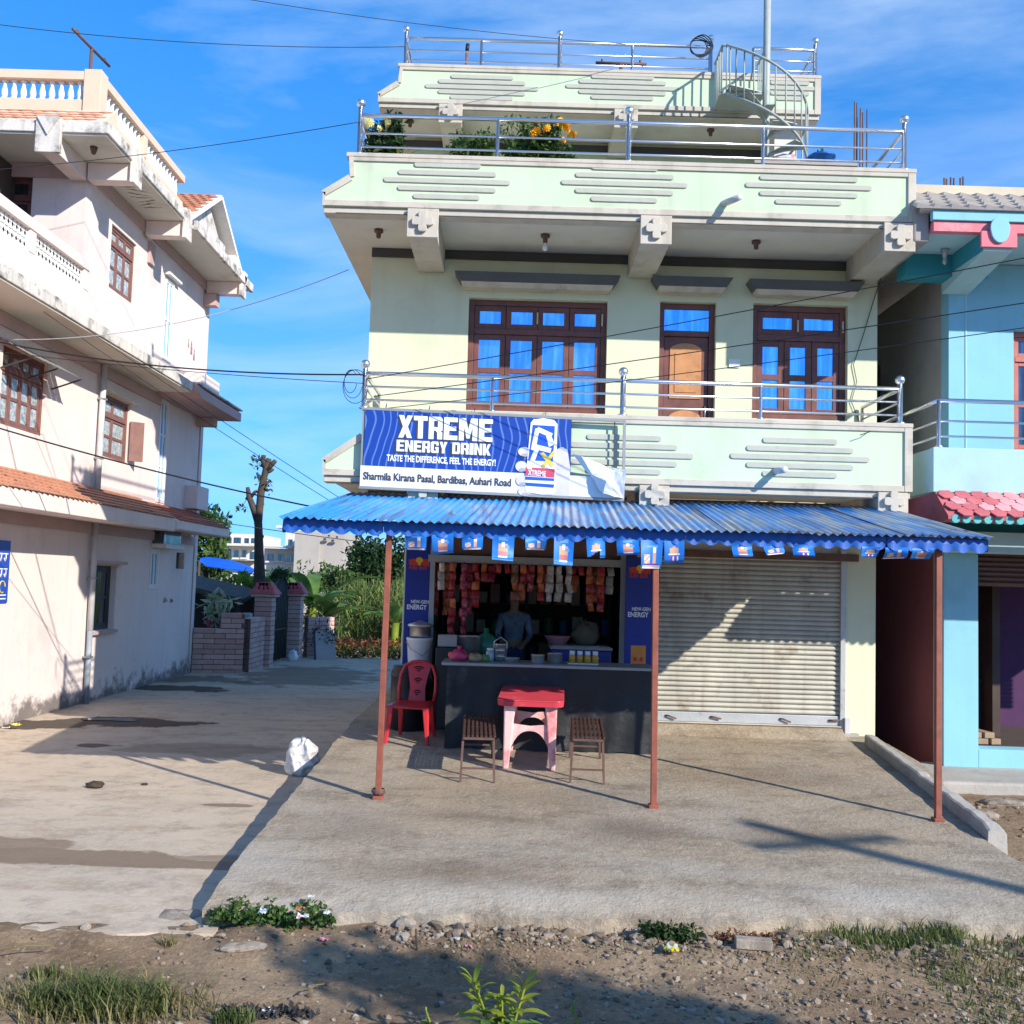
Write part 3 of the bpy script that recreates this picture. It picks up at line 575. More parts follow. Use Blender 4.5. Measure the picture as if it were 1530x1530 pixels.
# ------------------------------------------------------------------ tin awning over the forecourt
def sheet_mat():
    m = bpy.data.materials.new('worn_blue_corrugated_sheet'); m.use_nodes = True; nt = m.node_tree; N = nt.nodes; L = nt.links.new
    b = N['Principled BSDF']; b.inputs['Roughness'].default_value = .38; b.inputs['Specular IOR Level'].default_value = .55
    g = N.new('ShaderNodeNewGeometry')
    def noise(sc, st, det=6):
        n = N.new('ShaderNodeTexNoise'); n.inputs['Scale'].default_value = sc; n.inputs['Detail'].default_value = det
        mp = N.new('ShaderNodeMapping'); mp.inputs['Scale'].default_value = st; L(g.outputs['Position'], mp.inputs[0]); L(mp.outputs[0], n.inputs['Vector']); return n.outputs['Fac']
    r = N.new('ShaderNodeMapRange'); r.inputs[1].default_value = .47; r.inputs[2].default_value = .60; L(noise(1.9, (3.2, .55, 1), 9), r.inputs[0])
    # the paint has weathered away towards the middle of the roof
    sx = N.new('ShaderNodeSeparateXYZ'); L(g.outputs['Position'], sx.inputs[0])
    r2 = N.new('ShaderNodeMapRange'); r2.interpolation_type = 'SMOOTHSTEP'; r2.inputs[1].default_value = -1.2; r2.inputs[2].default_value = 1.0; r2.inputs[3].default_value = .12; r2.inputs[4].default_value = .9; L(sx.outputs[0], r2.inputs[0])
    q = N.new('ShaderNodeMath'); q.operation = 'MULTIPLY'; L(r.outputs[0], q.inputs[0]); L(r2.outputs[0], q.inputs[1])
    x = N.new('ShaderNodeMix'); x.data_type = 'RGBA'; x.inputs[6].default_value = (.012, .28, .70, 1); x.inputs[7].default_value = (.42, .44, .46, 1); L(q.outputs[0], x.inputs[0])
    r3 = N.new('ShaderNodeMapRange'); r3.inputs[1].default_value = .66; r3.inputs[2].default_value = .72; L(noise(2.3, (1.6, 1.2, 1)), r3.inputs[0])
    y = N.new('ShaderNodeMix'); y.data_type = 'RGBA'; L(x.outputs[2], y.inputs[6]); y.inputs[7].default_value = (.12, .09, .07, 1); L(r3.outputs[0], y.inputs[0])
    r4 = N.new('ShaderNodeMapRange'); r4.inputs[1].default_value = .5; r4.inputs[2].default_value = .72; r4.inputs[4].default_value = .8; L(noise(1.0, (17, .7, 1), 5), r4.inputs[0])
    z = N.new('ShaderNodeMix'); z.data_type = 'RGBA'; L(y.outputs[2], z.inputs[6]); z.inputs[7].default_value = (.035, .07, .13, 1); L(r4.outputs[0], z.inputs[0]); y = z
    L(y.outputs[2], b.inputs['Base Color']); b.inputs['Metallic'].default_value = .15
    return m
m_sheet = sheet_mat()
AF, AB_ = 8.92, 11.78                       # front and back edge of the sheets
def az(y): return 2.25+(y-AF)*.168
def axl(y): return -2.04+(y-AF)*.07
def axr(y): return 4.22+(y-AF)*.025
A = T('tin_awning', 'blue corrugated tin awning on three rusty red steel posts', 'awning', (1.2, 10, 0))
NS = 8; per = 10; sub = 8; rows = 5
for s in range(NS):
    mb = MB(); w = per*sub; sh = random.uniform(-.03, .03)
    for j in range(rows+1):
        v = j/rows; y = AF+sh+(AB_-AF)*v
        for i in range(w+1+4):
            u = (s+i/w)/NS; ph = 2*math.pi*i/sub
            mb.v.append((axl(y)+(axr(y)-axl(y))*u, y, az(y)+.012*math.cos(ph)+(.006 if s % 2 else 0)+.010*vnoise(u*13, v*2, 1, s)))
    n = w+5; mb.f = [(j*n+i, j*n+i+1, (j+1)*n+i+1, (j+1)*n+i) for j in range(rows) for i in range(n-1)]; mb.m = [0]*len(mb.f)
    mb.build('roof_sheet', m_sheet, A, smooth=True, fix=False)
FY = 9.10
posts = [((-1.10, 9.14), (-1.085, 9.12)), ((1.315, 9.12), (1.29, 9.12)), ((3.735, 8.95), (3.80, 9.10))]
for (bx_, by_), (tx_, ty_) in posts:
    o = MB().bar((bx_, by_, sz(by_)-.02), (tx_, ty_, az(ty_)-.07), .052).build('post', m_rust, A, bevel=.004)
    MB().box(bx_-.045, bx_+.045, by_-.045, by_+.045, sz(by_)-.01, sz(by_)+.03).build('post_foot', m_rust, o, bevel=.006)
c = np.array([-1.10, 9.14]); MB().lathe([(.05, sz(9.14)+.04), (.062, sz(9.14)+.055), (.062, sz(9.14)+.075), (.05, sz(9.14)+.09)], (c[0], c[1], 0), 10).build('wire_tie', m_ironb, A)
MB().bar((axl(FY)+.05, FY, az(FY)-.045), (axr(FY)-.05, FY, az(FY)-.045), .05).build('front_rail', m_rust, A)
MB().bar((axl(AB_)+.05, AB_-.06, az(AB_)-.045), (axr(AB_)-.05, AB_-.06, az(AB_)-.045), .05).build('back_rail', m_rust, A)
for i in range(7):
    u = .02+i/6*.96; MB().bar((axl(FY)+(axr(FY)-axl(FY))*u, FY+.03, az(FY)-.045), (axl(AB_)+(axr(AB_)-axl(AB_))*u, AB_-.09, az(AB_)-.045), .04).build('rafter', m_rust, A)
# scalloped valance: each length of painted sheet is one part
def valance(p, q, n, drop, sc, nrm, name='valance'):
    p = np.array(p); q = np.array(q); mb = MB(); k = 10; tot = n*k
    for i in range(tot+1):
        t = i/tot; a = p+(q-p)*t; f = abs(math.sin(math.pi*(i/k)))
        d = drop+sc*f; off = np.array(nrm)*(.004*math.sin(t*37)+.003)
        mb.v += [tuple(a+off*0), tuple(a+off-np.array([0, 0, drop*.5])), tuple(a+off*2-np.array([0, 0, d]))]
    mb.f = [(3*i+j, 3*i+3+j, 3*i+4+j, 3*i+1+j) for i in range(tot) for j in range(2)]; mb.m = [0]*len(mb.f)
    o = mb.build(name, m_vblue, A, fix=False); so_ = o.modifiers.new('s', 'SOLIDIFY'); so_.thickness = .0015; return o
yv = AF+.10; zz = az(yv)-.02
for s in range(7):
    xa = axl(yv)+.02+(axr(yv)-axl(yv)-.04)*s/7; xb = axl(yv)+.02+(axr(yv)-axl(yv)-.04)*(s+1)/7
    valance((xa, yv+random.uniform(-.008, .008), zz), (xb-.004, yv+random.uniform(-.008, .008), zz+random.uniform(-.006, .006)), 6, .085, .035, (0, -1, 0))
for s in range(2):
    ya, yb = yv+.01+s*1.1, yv+.01+(s+1)*1.1
    valance((axl(ya)+.015, ya, az(ya)-.02), (axl(yb)+.015, yb, az(yb)-.02), 7, .085, .045, (-1, 0, 0))
    valance((axr(ya)-.015, ya, az(ya)-.02), (axr(yb)-.015, yb, az(yb)-.02), 7, .085, .035, (1, 0, 0))

# ------------------------------------------------------------------ paper pennants tied under the awning
pm = [m_bflag, simple('pennant_white_print', (.72, .72, .74)), simple('pennant_orange_print', (.60, .33, .20)), simple('pennant_purple_print', (.20, .05, .32)), simple('pennant_pale_blue_print', (.12, .32, .75)), simple('pennant_red_print', (.50, .17, .18))]
def pennant(pxl, pxr, pyt, pyb, tilt, style, torn, label):
    Yp = 9.02; a = PY(pxl, pyt, Yp); b_ = PY(pxr, pyt, Yp); zb = PY((pxl+pxr)/2, pyb, Yp)[2]; top = az(Yp)-.11
    w = b_[0]-a[0]; h = top-zb; nx_, nz_ = 14, 16
    cx = (a[0]+b_[0])/2; bow = random.uniform(.01, .07); ph = random.uniform(0, 6); tw = random.uniform(-.14, .14)
    mb = MB()
    for j in range(nz_+1):
        for i in range(nx_+1):
            u = i/nx_-.5; v = j/nz_
            y = Yp-.01-bow*math.sin(v*2.6+ph)*v-tw*u*v+.008*math.sin(u*5+ph)
            z = top-h*v+tilt*u*w; x = cx+u*w*(1-.05*v)+tilt*.4*v*w
            if v > .93: y += .02*(1 if bow > .02 else -1); z += .004
            mb.v.append((x, y, z))
    rx = random.Random(style*7+1)
    for j in range(nz_):
        for i in range(nx_):
            u = (i+.5)/nx_; v = (j+.5)/nz_
            if torn and v > .55+.5*abs(u-.8) and u < .75: continue
            m = 0
            if style == 0:      # mug and tall glass
                if .12 < u < .45 and .50 < v < .82: m = 2 if (i+j) % 3 else 1
                if .55 < u < .72 and .28 < v < .82: m = 2 if v > .42 else 1
                if .25 < u < .8 and .16 < v < .24: m = 4
                if v > .88 and 0.05 < u < .95: m = 1
                if .2 < u < .85 and .82 < v < .88: m = 3
            elif style == 1:    # picture of a bottle with price flash
                if .30 < u < .70 and .30 < v < .88: m = 2 if v < .6 else 5
                if .40 < u < .55 and .22 < v < .45: m = 1
                if .60 < u < .82 and .35 < v < .50: m = 4
                if .25 < u < .75 and .08 < v < .16: m = 4
                if .3 < u < .72 and .80 < v < .88: m = 1
            else:
                if (u-.5)**2/.06+(v-.45)**2/.03 < 1: m = 2
                if .2 < u < .8 and .55 < v < .62: m = 1
                if .3 < u < .7 and .66 < v < .9: m = 3 if (i % 3) else 1
            mb.f.append((j*(nx_+1)+i, j*(nx_+1)+i+1, (j+1)*(nx_+1)+i+1, (j+1)*(nx_+1)+i)); mb.m.append(m)
    o = mb.build('paper_pennant', pm, smooth=True, fix=False)
    return tag(o, label, 'pennant', 'blue paper pennants under the awning')
spec = [(605, 638, 800, 822, 0, 0), (645, 678, 800, 828, .1, 1), (690, 722, 800, 822, .05, 0), (736, 769, 800, 838, -.04, 1), (785, 817, 800, 822, 0, 0), (828, 858, 802, 845, -.06, 1),
        (876, 904, 803, 835, .1, 2), (921, 954, 805, 830, .06, 1), (957, 990, 806, 850, .02, 0), (992, 1022, 808, 842, .05, 2), (1093, 1124, 812, 832, .03, 1), (1140, 1173, 812, 829, .12, 0),
        (1184, 1215, 812, 832, .0, 2), (1287, 1315, 815, 833, .0, 2), (1322, 1355, 815, 835, .05, 0), (1362, 1394, 816, 836, .02, 1)]
what = ('a mug and glass', 'a bottle picture', 'an orange sunburst')
where = ['above the blue board behind the white bucket', 'over the left jamb of the shop opening', 'above the tall strips of red packets', 'hanging long over the red packets', 'over the vendor, between two longer pennants', 'hanging longest over the middle of the counter', '', 'over the right jamb of the shop opening', 'before the middle post', 'just beside the middle post over the shutter', 'nearest the middle post among three over the shutter', 'second of three over the shutter', 'last of three over the shutter', 'over the cream pillar beside the shutter', 'over the dark gap between the houses', 'next to the last awning post']
for i, (a, b_, c, d, t, s) in enumerate(spec):
    pennant(a, b_, c, d, t, s, i == 6, 'blue paper pennant with %s, %s' % (what[s], where[i]) if i != 6 else 'torn blue paper pennant with a ripped corner under the awning edge')
c0 = PY(600, 800, 9.03); c1 = PY(1400, 818, 9.03)
tag(tb('pennant_string', m_wirek, None, [(c0[0]+(c1[0]-c0[0])*t, 9.03, az(9.03)-.105+.008*math.sin(t*50)) for t in np.linspace(0, 1, 40)], .003, 5), 'thin dark string holding the blue pennants along the awning edge', 'string')

# ------------------------------------------------------------------ shop sign hung on the balcony
def banner_mat():
    m = bpy.data.materials.new('printed_blue_flex'); m.use_nodes = True; nt = m.node_tree; N = nt.nodes; L = nt.links.new
    b = N['Principled BSDF']; b.inputs['Roughness'].default_value = .45
    g = N.new('ShaderNodeNewGeometry'); w = N.new('ShaderNodeTexWave'); w.wave_type = 'BANDS'; w.inputs['Scale'].default_value = 3.4; w.inputs['Distortion'].default_value = 11; w.inputs['Detail'].default_value = .6; w.inputs['Detail Scale'].default_value = .55
    L(g.outputs['Position'], w.inputs['Vector']); r = N.new('ShaderNodeMapRange'); r.inputs[1].default_value = .86; r.inputs[2].default_value = 1.; r.inputs[4].default_value = .33; L(w.outputs['Fac'], r.inputs[0])
    x = N.new('ShaderNodeMix'); x.data_type = 'RGBA'; x.inputs[6].default_value = (.003, .048, .30, 1); x.inputs[7].default_value = (.35, .50, .85, 1); L(r.outputs[0], x.inputs[0]); L(x.outputs[2], b.inputs['Base Color'])
    return m
m_ban = banner_mat()
m_flexw = M('white_flex', (.74, .74, .74), .5, .04, 4, dirt=(.5, .48, .44), da=.3, ds=4)
BY = B-.10                                 # plane of the sign
K = T('shop_sign', 'blue and white energy drink shop sign with a torn right end', 'sign', (.1, BY, 2.7))
tl, bl, tr, br = PY(546, 612, BY), PY(538, 726, BY), PY(857, 627, BY), PY(853, 742, BY)
sl_ = (tr[2]-tl[2])/(tr[0]-tl[0])
X0, X1 = tl[0], tr[0]; ZT, ZB_ = tl[2], bl[2]
def bz(x, f): return ZB_+(ZT-ZB_)*f+(x-X0)*sl_
fr = (PY(935, 632, BY)[0], PY(932, 746, BY)[2])
XR = fr[0]
f_ = .27
def skew(name, mat, x0, x1, f0, f1, y, th=.004):
    return MB().add([(x, y+d, bz(x, f)) for d in (0, th) for (x, f) in ((x0, f0), (x1, f0), (x1, f1), (x0, f1))], [(0,1,2,3),(7,6,5,4),(0,4,5,1),(1,5,6,2),(2,6,7,3),(3,7,4,0)]).build(name, mat, K)
skew('blue_panel', m_ban, X0, X1-.02, f_, 1, BY)
skew('white_panel', m_flexw, X0-.03, XR-.03, 0.0, f_-.002, BY+.001)
for (x0_, x1_, f0_, f1_) in ((X0-.04, XR, 1.0, 1.035), (X0-.04, XR, -.035, -.002)): skew('frame_bar', m_grey, x0_, x1_, f0_, f1_, BY-.004, .03)
MB().bar((X0-.02, BY+.025, bz(X0, 0)), (X0-.02, BY+.025, bz(X0, 1)), .025).build('frame_bar', m_grey, K)
MB().bar((XR-.012, BY+.012, bz(XR, 0)), (XR-.012, BY+.012, bz(XR, 1)), .03).build('frame_bar', m_grey, K)
MB().bar((XR-.12, BY+.03, bz(XR, .3)), (XR-.12, BY+.03, bz(XR, 1)), .012).build('frame_bar', m_band, K)
# lettering fitted to measured spans
def fit(body, x0, x1, f0, f1, mat, y, bold, par=K, name='lettering'):
    h = (ZT-ZB_)*(f1-f0); o = text(body, mat, par, (0, y, 0), h/.70, 1, bold, name, depth=.0008)
    me_ = o.data; v = np.empty(len(me_.vertices)*3, np.float32); me_.vertices.foreach_get('co', v); v = v.reshape(-1, 3)
    a, b_ = v[:, 0].min(), v[:, 0].max()
    v[:, 0] = x0+(v[:, 0]-a)/(b_-a)*(x1-x0); v[:, 2] += ZB_+(ZT-ZB_)*f0+(v[:, 0]-X0)*sl_
    me_.vertices.foreach_set('co', v.ravel()); me_.update(); return o
def bxx(p): return PY(p, 680, BY)[0]
GL = {  # strokes of a heavy condensed alphabet in a 1 x 1 cell
 'X': [[(0,0),(.36,0),(1,1),(.64,1)], [(0,1),(.36,1),(1,0),(.64,0)]], 'T': [[(0,.8),(1,.8),(1,1),(0,1)], [(.32,0),(.68,0),(.68,.8),(.32,.8)]],
 'E': [[(0,0),(.4,0),(.4,1),(0,1)], [(.4,.8),(1,.8),(1,1),(.4,1)], [(.4,.41),(.9,.41),(.9,.6),(.4,.6)], [(.4,0),(1,0),(1,.2),(.4,.2)]],
 'R': [[(0,0),(.37,0),(.37,1),(0,1)], [(.37,.82),(.8,.82),(1,.7),(1,.9),(.85,1),(.37,1)], [(.66,.5),(1,.5),(1,.7),(.8,.82),(.66,.82)], [(.37,.38),(1,.38),(1,.5),(.37,.55)], [(.5,.38),(.86,.38),(1,.3),(1,0),(.64,0),(.62,.3)]],
 'M': [[(0,0),(.27,0),(.27,1),(0,1)], [(.73,0),(1,0),(1,1),(.73,1)], [(.27,1),(.36,1),(.5,.5),(.5,.1),(.42,.1),(.27,.6)], [(.73,1),(.64,1),(.5,.5),(.5,.1),(.58,.1),(.73,.6)]],
 'N': [[(0,0),(.33,0),(.33,1),(0,1)], [(.67,0),(1,0),(1,1),(.67,1)], [(.33,1),(.67,.4),(.67,0),(.33,.6)]],
 'G': [[(0,.12),(.15,0),(.37,0),(.37,1),(.15,1),(0,.88)], [(.37,.8),(.85,.8),(1,.88),(.85,1),(.37,1)], [(.66,.66),(1,.66),(1,.88),(.66,.8)], [(.37,0),(1,0),(1,.2),(.37,.2)], [(.66,.2),(1,.2),(1,.52),(.55,.52),(.55,.36),(.66,.36)]],
 'Y': [[(0,1),(.38,1),(.5,.66),(.62,1),(1,1),(.68,.4),(.32,.4)], [(.32,0),(.68,0),(.68,.4),(.32,.4)]],
 'D': [[(0,0),(.37,0),(.37,1),(0,1)], [(.37,.8),(.63,.8),(1,.86),(.85,1),(.37,1)], [(.63,.2),(1,.14),(1,.86),(.63,.8)], [(.37,0),(.85,0),(1,.14),(.63,.2),(.37,.2)]],
 'I': [[(0,0),(1,0),(1,1),(0,1)]], 'K': [[(0,0),(.36,0),(.36,1),(0,1)], [(.36,.42),(.62,1),(1,1),(.66,.48)], [(.36,.42),(.66,.48),(1,0),(.62,0),(.36,.36)]]}
def block(body, x0, x1, f0, f1, mat, y, name):
    wd_ = {'I': .52, 'M': 1.35, ' ': .45}; tot = sum(wd_.get(c, 1)+.1 for c in body)-.1; u = (x1-x0)/tot; x = x0; m = MB(); k = 0
    for c in body:
        w = wd_.get(c, 1)*u
        for poly in GL.get(c, []):
            k += 1; m.prism([(x+p[0]*w, ZB_+(ZT-ZB_)*(f0+(f1-f0)*p[1])+(x+p[0]*w-X0)*sl_) for p in poly], y-.0004-.00012*(k % 7), y)
        x += w+.1*u
    m.build(name, mat, K)
for (b2, xa_, xb_2, fa, fb) in (('XTREME', 594, 735, .655, .95), ('ENERGY DRINK', 592, 733, .475, .625)):
    block(b2, bxx(xa_)-.022, bxx(xb_2)-.022, fa-.02, fb-.02, m_ink, BY-.002, 'letter_shadow'); block(b2, bxx(xa_), bxx(xb_2), fa, fb, m_letter, BY-.005, 'lettering')
fit('TASTE THE DIFFERENCE, FEEL THE ENERGY!', bxx(578), bxx(741), .345, .425, m_letter, BY-.005, .0032)
fit('Sharmila Kirana Pasal, Bardibas, Auhari Road', bxx(544), bxx(765), .09, .185, m_ink, BY-.004, .003)
# printed hand and can
m_skin_p = simple('printed_pale_grey_hand', (.62, .58, .57), .5, .08, 5)
m_skin_s = simple('printed_grey_shadow', (.40, .36, .36), .5, .08, 5)
m_canb = simple('printed_can_blue', (.02, .10, .60), .4, .06, 5); m_canr = simple('printed_red', (.60, .07, .12)); m_cany = simple('printed_yellow', (.68, .55, .08))
def pf(pts, mat, y, name): return MB().prism([(PY(a, b_, BY)[0], PY(a, b_, BY)[2]) for a, b_ in pts], y, y+.0012).build(name, mat, K)
def ell(cx, cy, rx, ry, n=18, rot=0): return [(cx+rx*math.cos(t)*math.cos(rot)-ry*math.sin(t)*math.sin(rot), cy+rx*math.cos(t)*math.sin(rot)+ry*math.sin(t)*math.cos(rot)) for t in np.linspace(0, 2*math.pi, n, endpoint=False)]
pf([(790, 741), (784, 725), (800, 690), (838, 668), (848, 672), (852, 700), (850, 742)], m_skin_p, BY-.003, 'printed_palm')
pf(ell(838, 685, 8, 17, rot=.15), m_skin_p, BY-.0062, 'printed_thumb')
for cx, cy, ry in ((783, 675, 7), (779, 697, 8), (780, 718, 8), (783, 734, 7)):
    pf(ell(cx, cy, 9, ry), m_skin_p, BY-.0095, 'printed_finger'); pf(ell(cx+2, cy+5, 6, 2.5), m_skin_s, BY-.011, 'printed_crease')
can = [(793, 632), (797, 627), (812, 625), (828, 628), (833, 634), (830, 733), (826, 739), (808, 739), (787, 735), (784, 729)]
pf(can, m_letter, BY-.0125, 'printed_can')
pf([(796, 635), (829, 637), (828, 660), (826, 690), (789, 688)], m_canb, BY-.0141, 'printed_can_panel')
pf([(793, 672), (800, 640), (806, 641), (800, 674)], m_letter, BY-.0155, 'printed_arrow'); pf([(804, 638), (826, 648), (823, 654), (802, 645)], m_letter, BY-.0156, 'printed_arrow')
pf([(822, 648), (829, 664), (820, 668), (816, 652)], m_letter, BY-.0157, 'printed_arrow'); pf([(800, 664), (824, 670), (822, 677), (798, 671)], m_letter, BY-.0158, 'printed_arrow')
pf([(787, 700), (800, 668), (806, 670), (794, 702)], m_letter, BY-.0159, 'printed_arrow')
pf([(806, 678), (812, 676), (829, 695), (824, 698)], m_cany, BY-.017, 'printed_cross'); pf([(826, 674), (830, 677), (812, 700), (808, 697)], m_cany, BY-.0175, 'printed_cross')
pf([(786, 698), (829, 701), (828, 714), (785, 711)], m_canr, BY-.0141, 'printed_band'); pf([(785, 712), (828, 715), (828, 719), (785, 717)], m_canb, BY-.0142, 'printed_band')
pf([(785, 721), (828, 724), (827, 729), (785, 726)], m_canb, BY-.0143, 'printed_band')
text('XTREME', m_letter, K, (PY(789, 710, BY)[0], BY-.0155, PY(789, 710, BY)[2]), .085, .62, .002, slope=-.06)
# torn flap of white flex
fp = [(855, 678), (868, 683), (905, 697), (934, 704), (932, 745), (900, 738), (882, 712)]
mb = MB(); n = len(fp); cc = PY(900, 714, BY)
for i, (a, b_) in enumerate(fp): q = PY(a, b_, BY); mb.v.append((q[0], BY-.02-.07*(i % 2), q[2]))
mb.v.append((cc[0]+.03, BY-.16, cc[2]-.05)); mb.v.append((cc[0]-.12, BY-.05, cc[2]+.03)); mb.v.append((cc[0]+.12, BY-.03, cc[2]+.0))
mb.f = [(0, 1, n+1), (1, 2, n+1), (2, n, n+1), (2, n+2, n), (2, 3, n+2), (3, 4, n+2), (4, n, n+2), (4, 5, n), (5, 6, n), (6, n+1, n), (6, 0, n+1)]; mb.m = [0]*len(mb.f)
o = mb.build('torn_flap', m_flexw, K, fix=False); o.modifiers.new('sub', 'SUBSURF').levels = 2; o.modifiers['sub'].render_levels = 2; o.modifiers['sub'].subdivision_type = 'SIMPLE'
t_ = bpy.data.textures.new('crumple', 'CLOUDS'); t_.noise_scale = .12; dm = o.modifiers.new('d', 'DISPLACE'); dm.texture = t_; dm.strength = .06; dm.texture_coords = 'GLOBAL'
for px_ in (575, 640, 708, 815): c = PY(px_, 618, BY); tb('hanging_wire', m_wirek, K, [(c[0], BY+.01, bz(c[0], 1.02)), (c[0]+.01, BY+.05, bz(c[0], 1)+.09), (c[0], B+.02, bz(c[0], 1)+.02)], .003, 5)
# ------------------------------------------------------------------ shop front: counter, advertising boards, goods
ct = PY(800, 993, 11.3)[2]
C_ = T('shop_counter', 'long shop counter draped in dusty black tarpaulin', 'counter', (.5, 11.5, 0))
mb = MB(); n = 46; rows = 12
for j in range(rows+1):
    v = j/rows
    for i in range(n+1):
        x = -.66+2.27*i/n; amp = .5+.5*v
        y = 11.30+.018*math.sin(x*9+1.5*math.sin(x*3))*amp+.012*math.sin(x*23+v*4)*amp-.03*v*v+.008*math.sin(v*9+x*4)
        z = ct-.035-(ct-.03-sz(11.3)-.01)*v+.01*math.sin(x*11)*(v > .95)
        mb.v.append((x, y, z))
mb.f = [(j*(n+1)+i, j*(n+1)+i+1, (j+1)*(n+1)+i+1, (j+1)*(n+1)+i) for j in range(rows) for i in range(n)]; mb.m = [0]*len(mb.f)
mb.build('tarpaulin_skirt', m_tarp, C_, smooth=True, fix=False)
bx('counter_body', m_dark, C_, -.62, 1.57, 11.36, 11.84, -.07, ct-.04); bx('counter_top', m_grey, C_, -.72, 1.62, 11.27, 11.88, ct-.034, ct, .008)
bx('side_tarpaulin', m_tarp, C_, -.665, -.635, 11.36, 11.86, -.06, ct-.04)

m_adb = M('deep_blue_print', (.008, .022, .24), .4, .1, 3)
m_bull = simple('print_red', (.55, .045, .03)); m_sunp = simple('print_amber', (.80, .42, .03))
def board(px0, px1, pyt, pyb, Yb, label, tsc, orange):
    a = PY(px0, pyt, Yb); b_ = PY(px1, pyb, Yb); x0, x1, z1, z0 = a[0], b_[0], a[2], b_[2]
    D = T('advertising_board', label, 'sign', ((x0+x1)/2, Yb, z0), 'blue energy drink boards beside the shop opening')
    bx('board', m_adb, D, x0, x1, Yb, Yb+.03, z0, z1, .003)
    cx = (x0+x1)/2; zc = PY(px0, 838 if px0 < 800 else 850, Yb)[2]; s = (x1-x0)/.28
    MB().prism([(cx+.042*s*math.cos(t), zc+.042*s*math.sin(t)) for t in np.linspace(0, 2*math.pi, 20, endpoint=False)], Yb-.002, Yb-.0005).build('sun_emblem', m_sunp, D)
    bull = [(.01, -.012), (.03, .0), (.045, .03), (.075, .036), (.10, .02), (.112, .035), (.106, -.02), (.10, -.052), (.09, -.03), (.065, -.034), (.05, -.055), (.04, -.03), (.022, -.03)]
    for sg in (-1, 1): MB().prism([(cx+sg*p[0]*s, zc-.012+p[1]*s) for p in bull], Yb-.004, Yb-.0025).build('bull_emblem', m_bull, D)
    text('Red Bull', m_bull, D, (cx-.105*s, Yb-.002, zc-.085*s), .058*s, .95, .0015)
    zt = PY(px0, 901 if px0 < 800 else 912, Yb)[2]
    text('NEW-GEN', m_letter, D, (cx-.075*s, Yb-.002, zt), .05*s, .82, .0012); text('ENERGY', m_letter, D, (cx-.115*s, Yb-.002, zt-.062*s), .068*s, .82, .0022)
    if orange:
        zo = PY(955, 981, Yb)[2]; q = [(cx+(.075*s)*(1 if abs(math.cos(t)) > .7 else abs(math.cos(t))/.7)*math.copysign(1, math.cos(t)), zo+.11*s*(1 if abs(math.sin(t)) > .7 else abs(math.sin(t))/.7)*math.copysign(1, math.sin(t))) for t in np.linspace(0, 2*math.pi, 24, endpoint=False)]
        MB().prism(q, Yb-.003, Yb-.001).build('amber_tile_print', simple('print_orange', (.66, .25, .04)), D)
        for sg in (-1, 1): MB().prism([(cx+sg*p[0]*s*.45, zo-.03+p[1]*s*.6) for p in bull], Yb-.005, Yb-.0035).build('bull_emblem', m_bull, D)
    return D
board(608, 641, 800, 1000, 12.61, 'tall narrow blue energy drink board behind the white bucket', 1, False)
board(936, 974, 832, 995, 12.28, 'tall blue energy drink board with an orange tile beside the shutter', 1, True)
g_ = T('opening_frame', 'grey metal frame around the shop opening', 'frame', (.3, 12.5, 0))
for x_ in (PY(645, 900, 12.5)[0], PY(930, 900, 12.5)[0]): bx('jamb', m_grey, g_, x_-.03, x_+.03, 12.47, 12.53, ct-.3, 2.2, .004)
bx('head', m_grey, g_, -1.0, 1.5, 12.46, 12.54, 1.97, 2.06, .004)
rb = PY(780, 828, 12.62); bx('rolled_shutter', m_ironb, g_, -.98, 1.55, 12.56, 12.9, 2.065, 2.3, .02)

# hanging strips of snack packets
def pkm(n, c, d): return M('packet_'+n, c, .3, .35, 16, dirt=d, da=.9, ds=19, dth=.53)
pk = [pkm('red', (.30, .022, .018), (.05, .01, .01)), pkm('orange', (.40, .10, .03), (.12, .02, .01)), pkm('silver', (.42, .38, .32), (.2, .12, .08)), pkm('crimson', (.26, .016, .04), (.45, .3, .25)), pkm('brown', (.16, .055, .03), (.3, .2, .1))]
cl = ['red', 'orange', 'silver grey', 'crimson', 'brown']
def packet_mesh(mat):
    m = MB(); nx_, nz_ = 6, 6
    for sgn in (-1, 1):
        for j in range(nz_+1):
            for i in range(nx_+1):
                u, v = i/nx_*2-1, j/nz_*2-1; bulge = .016*(1-u*u)*(1-v*v*v*v); pinch = 1-.06*(v*v)
                m.v.append((u*.046*pinch, sgn*bulge, -.055*(1-v)))
    k = (nx_+1)*(nz_+1)
    for s in range(2):
        for j in range(nz_):
            for i in range(nx_):
                q = (s*k+j*(nx_+1)+i, s*k+j*(nx_+1)+i+1, s*k+(j+1)*(nx_+1)+i+1, s*k+(j+1)*(nx_+1)+i); m.f.append(q if s == 0 else q[::-1]); m.m.append(0)
    return m.mesh('packet', mat, True, False)
pmesh = [packet_mesh(m) for m in pk]
sp = [(652, 6, 3), (668, 6, 1), (735, 2, 3), (816, 2, 0), (860, 3, 1), (890, 4, 4), (912, 3, 2), (660, 3, 2), (677, 8, 0), (694, 8, 3), (712, 5, 0), (725, 2, 1), (744, 1, 1), (757, 1, 0), (770, 4, 4), (782, 4, 1), (794, 3, 3), (808, 4, 1), (822, 4, 2), (836, 4, 2), (850, 4, 2), (868, 1, 0), (882, 5, 1), (898, 5, 0), (786, 2, 3), (702, 6, 3)]
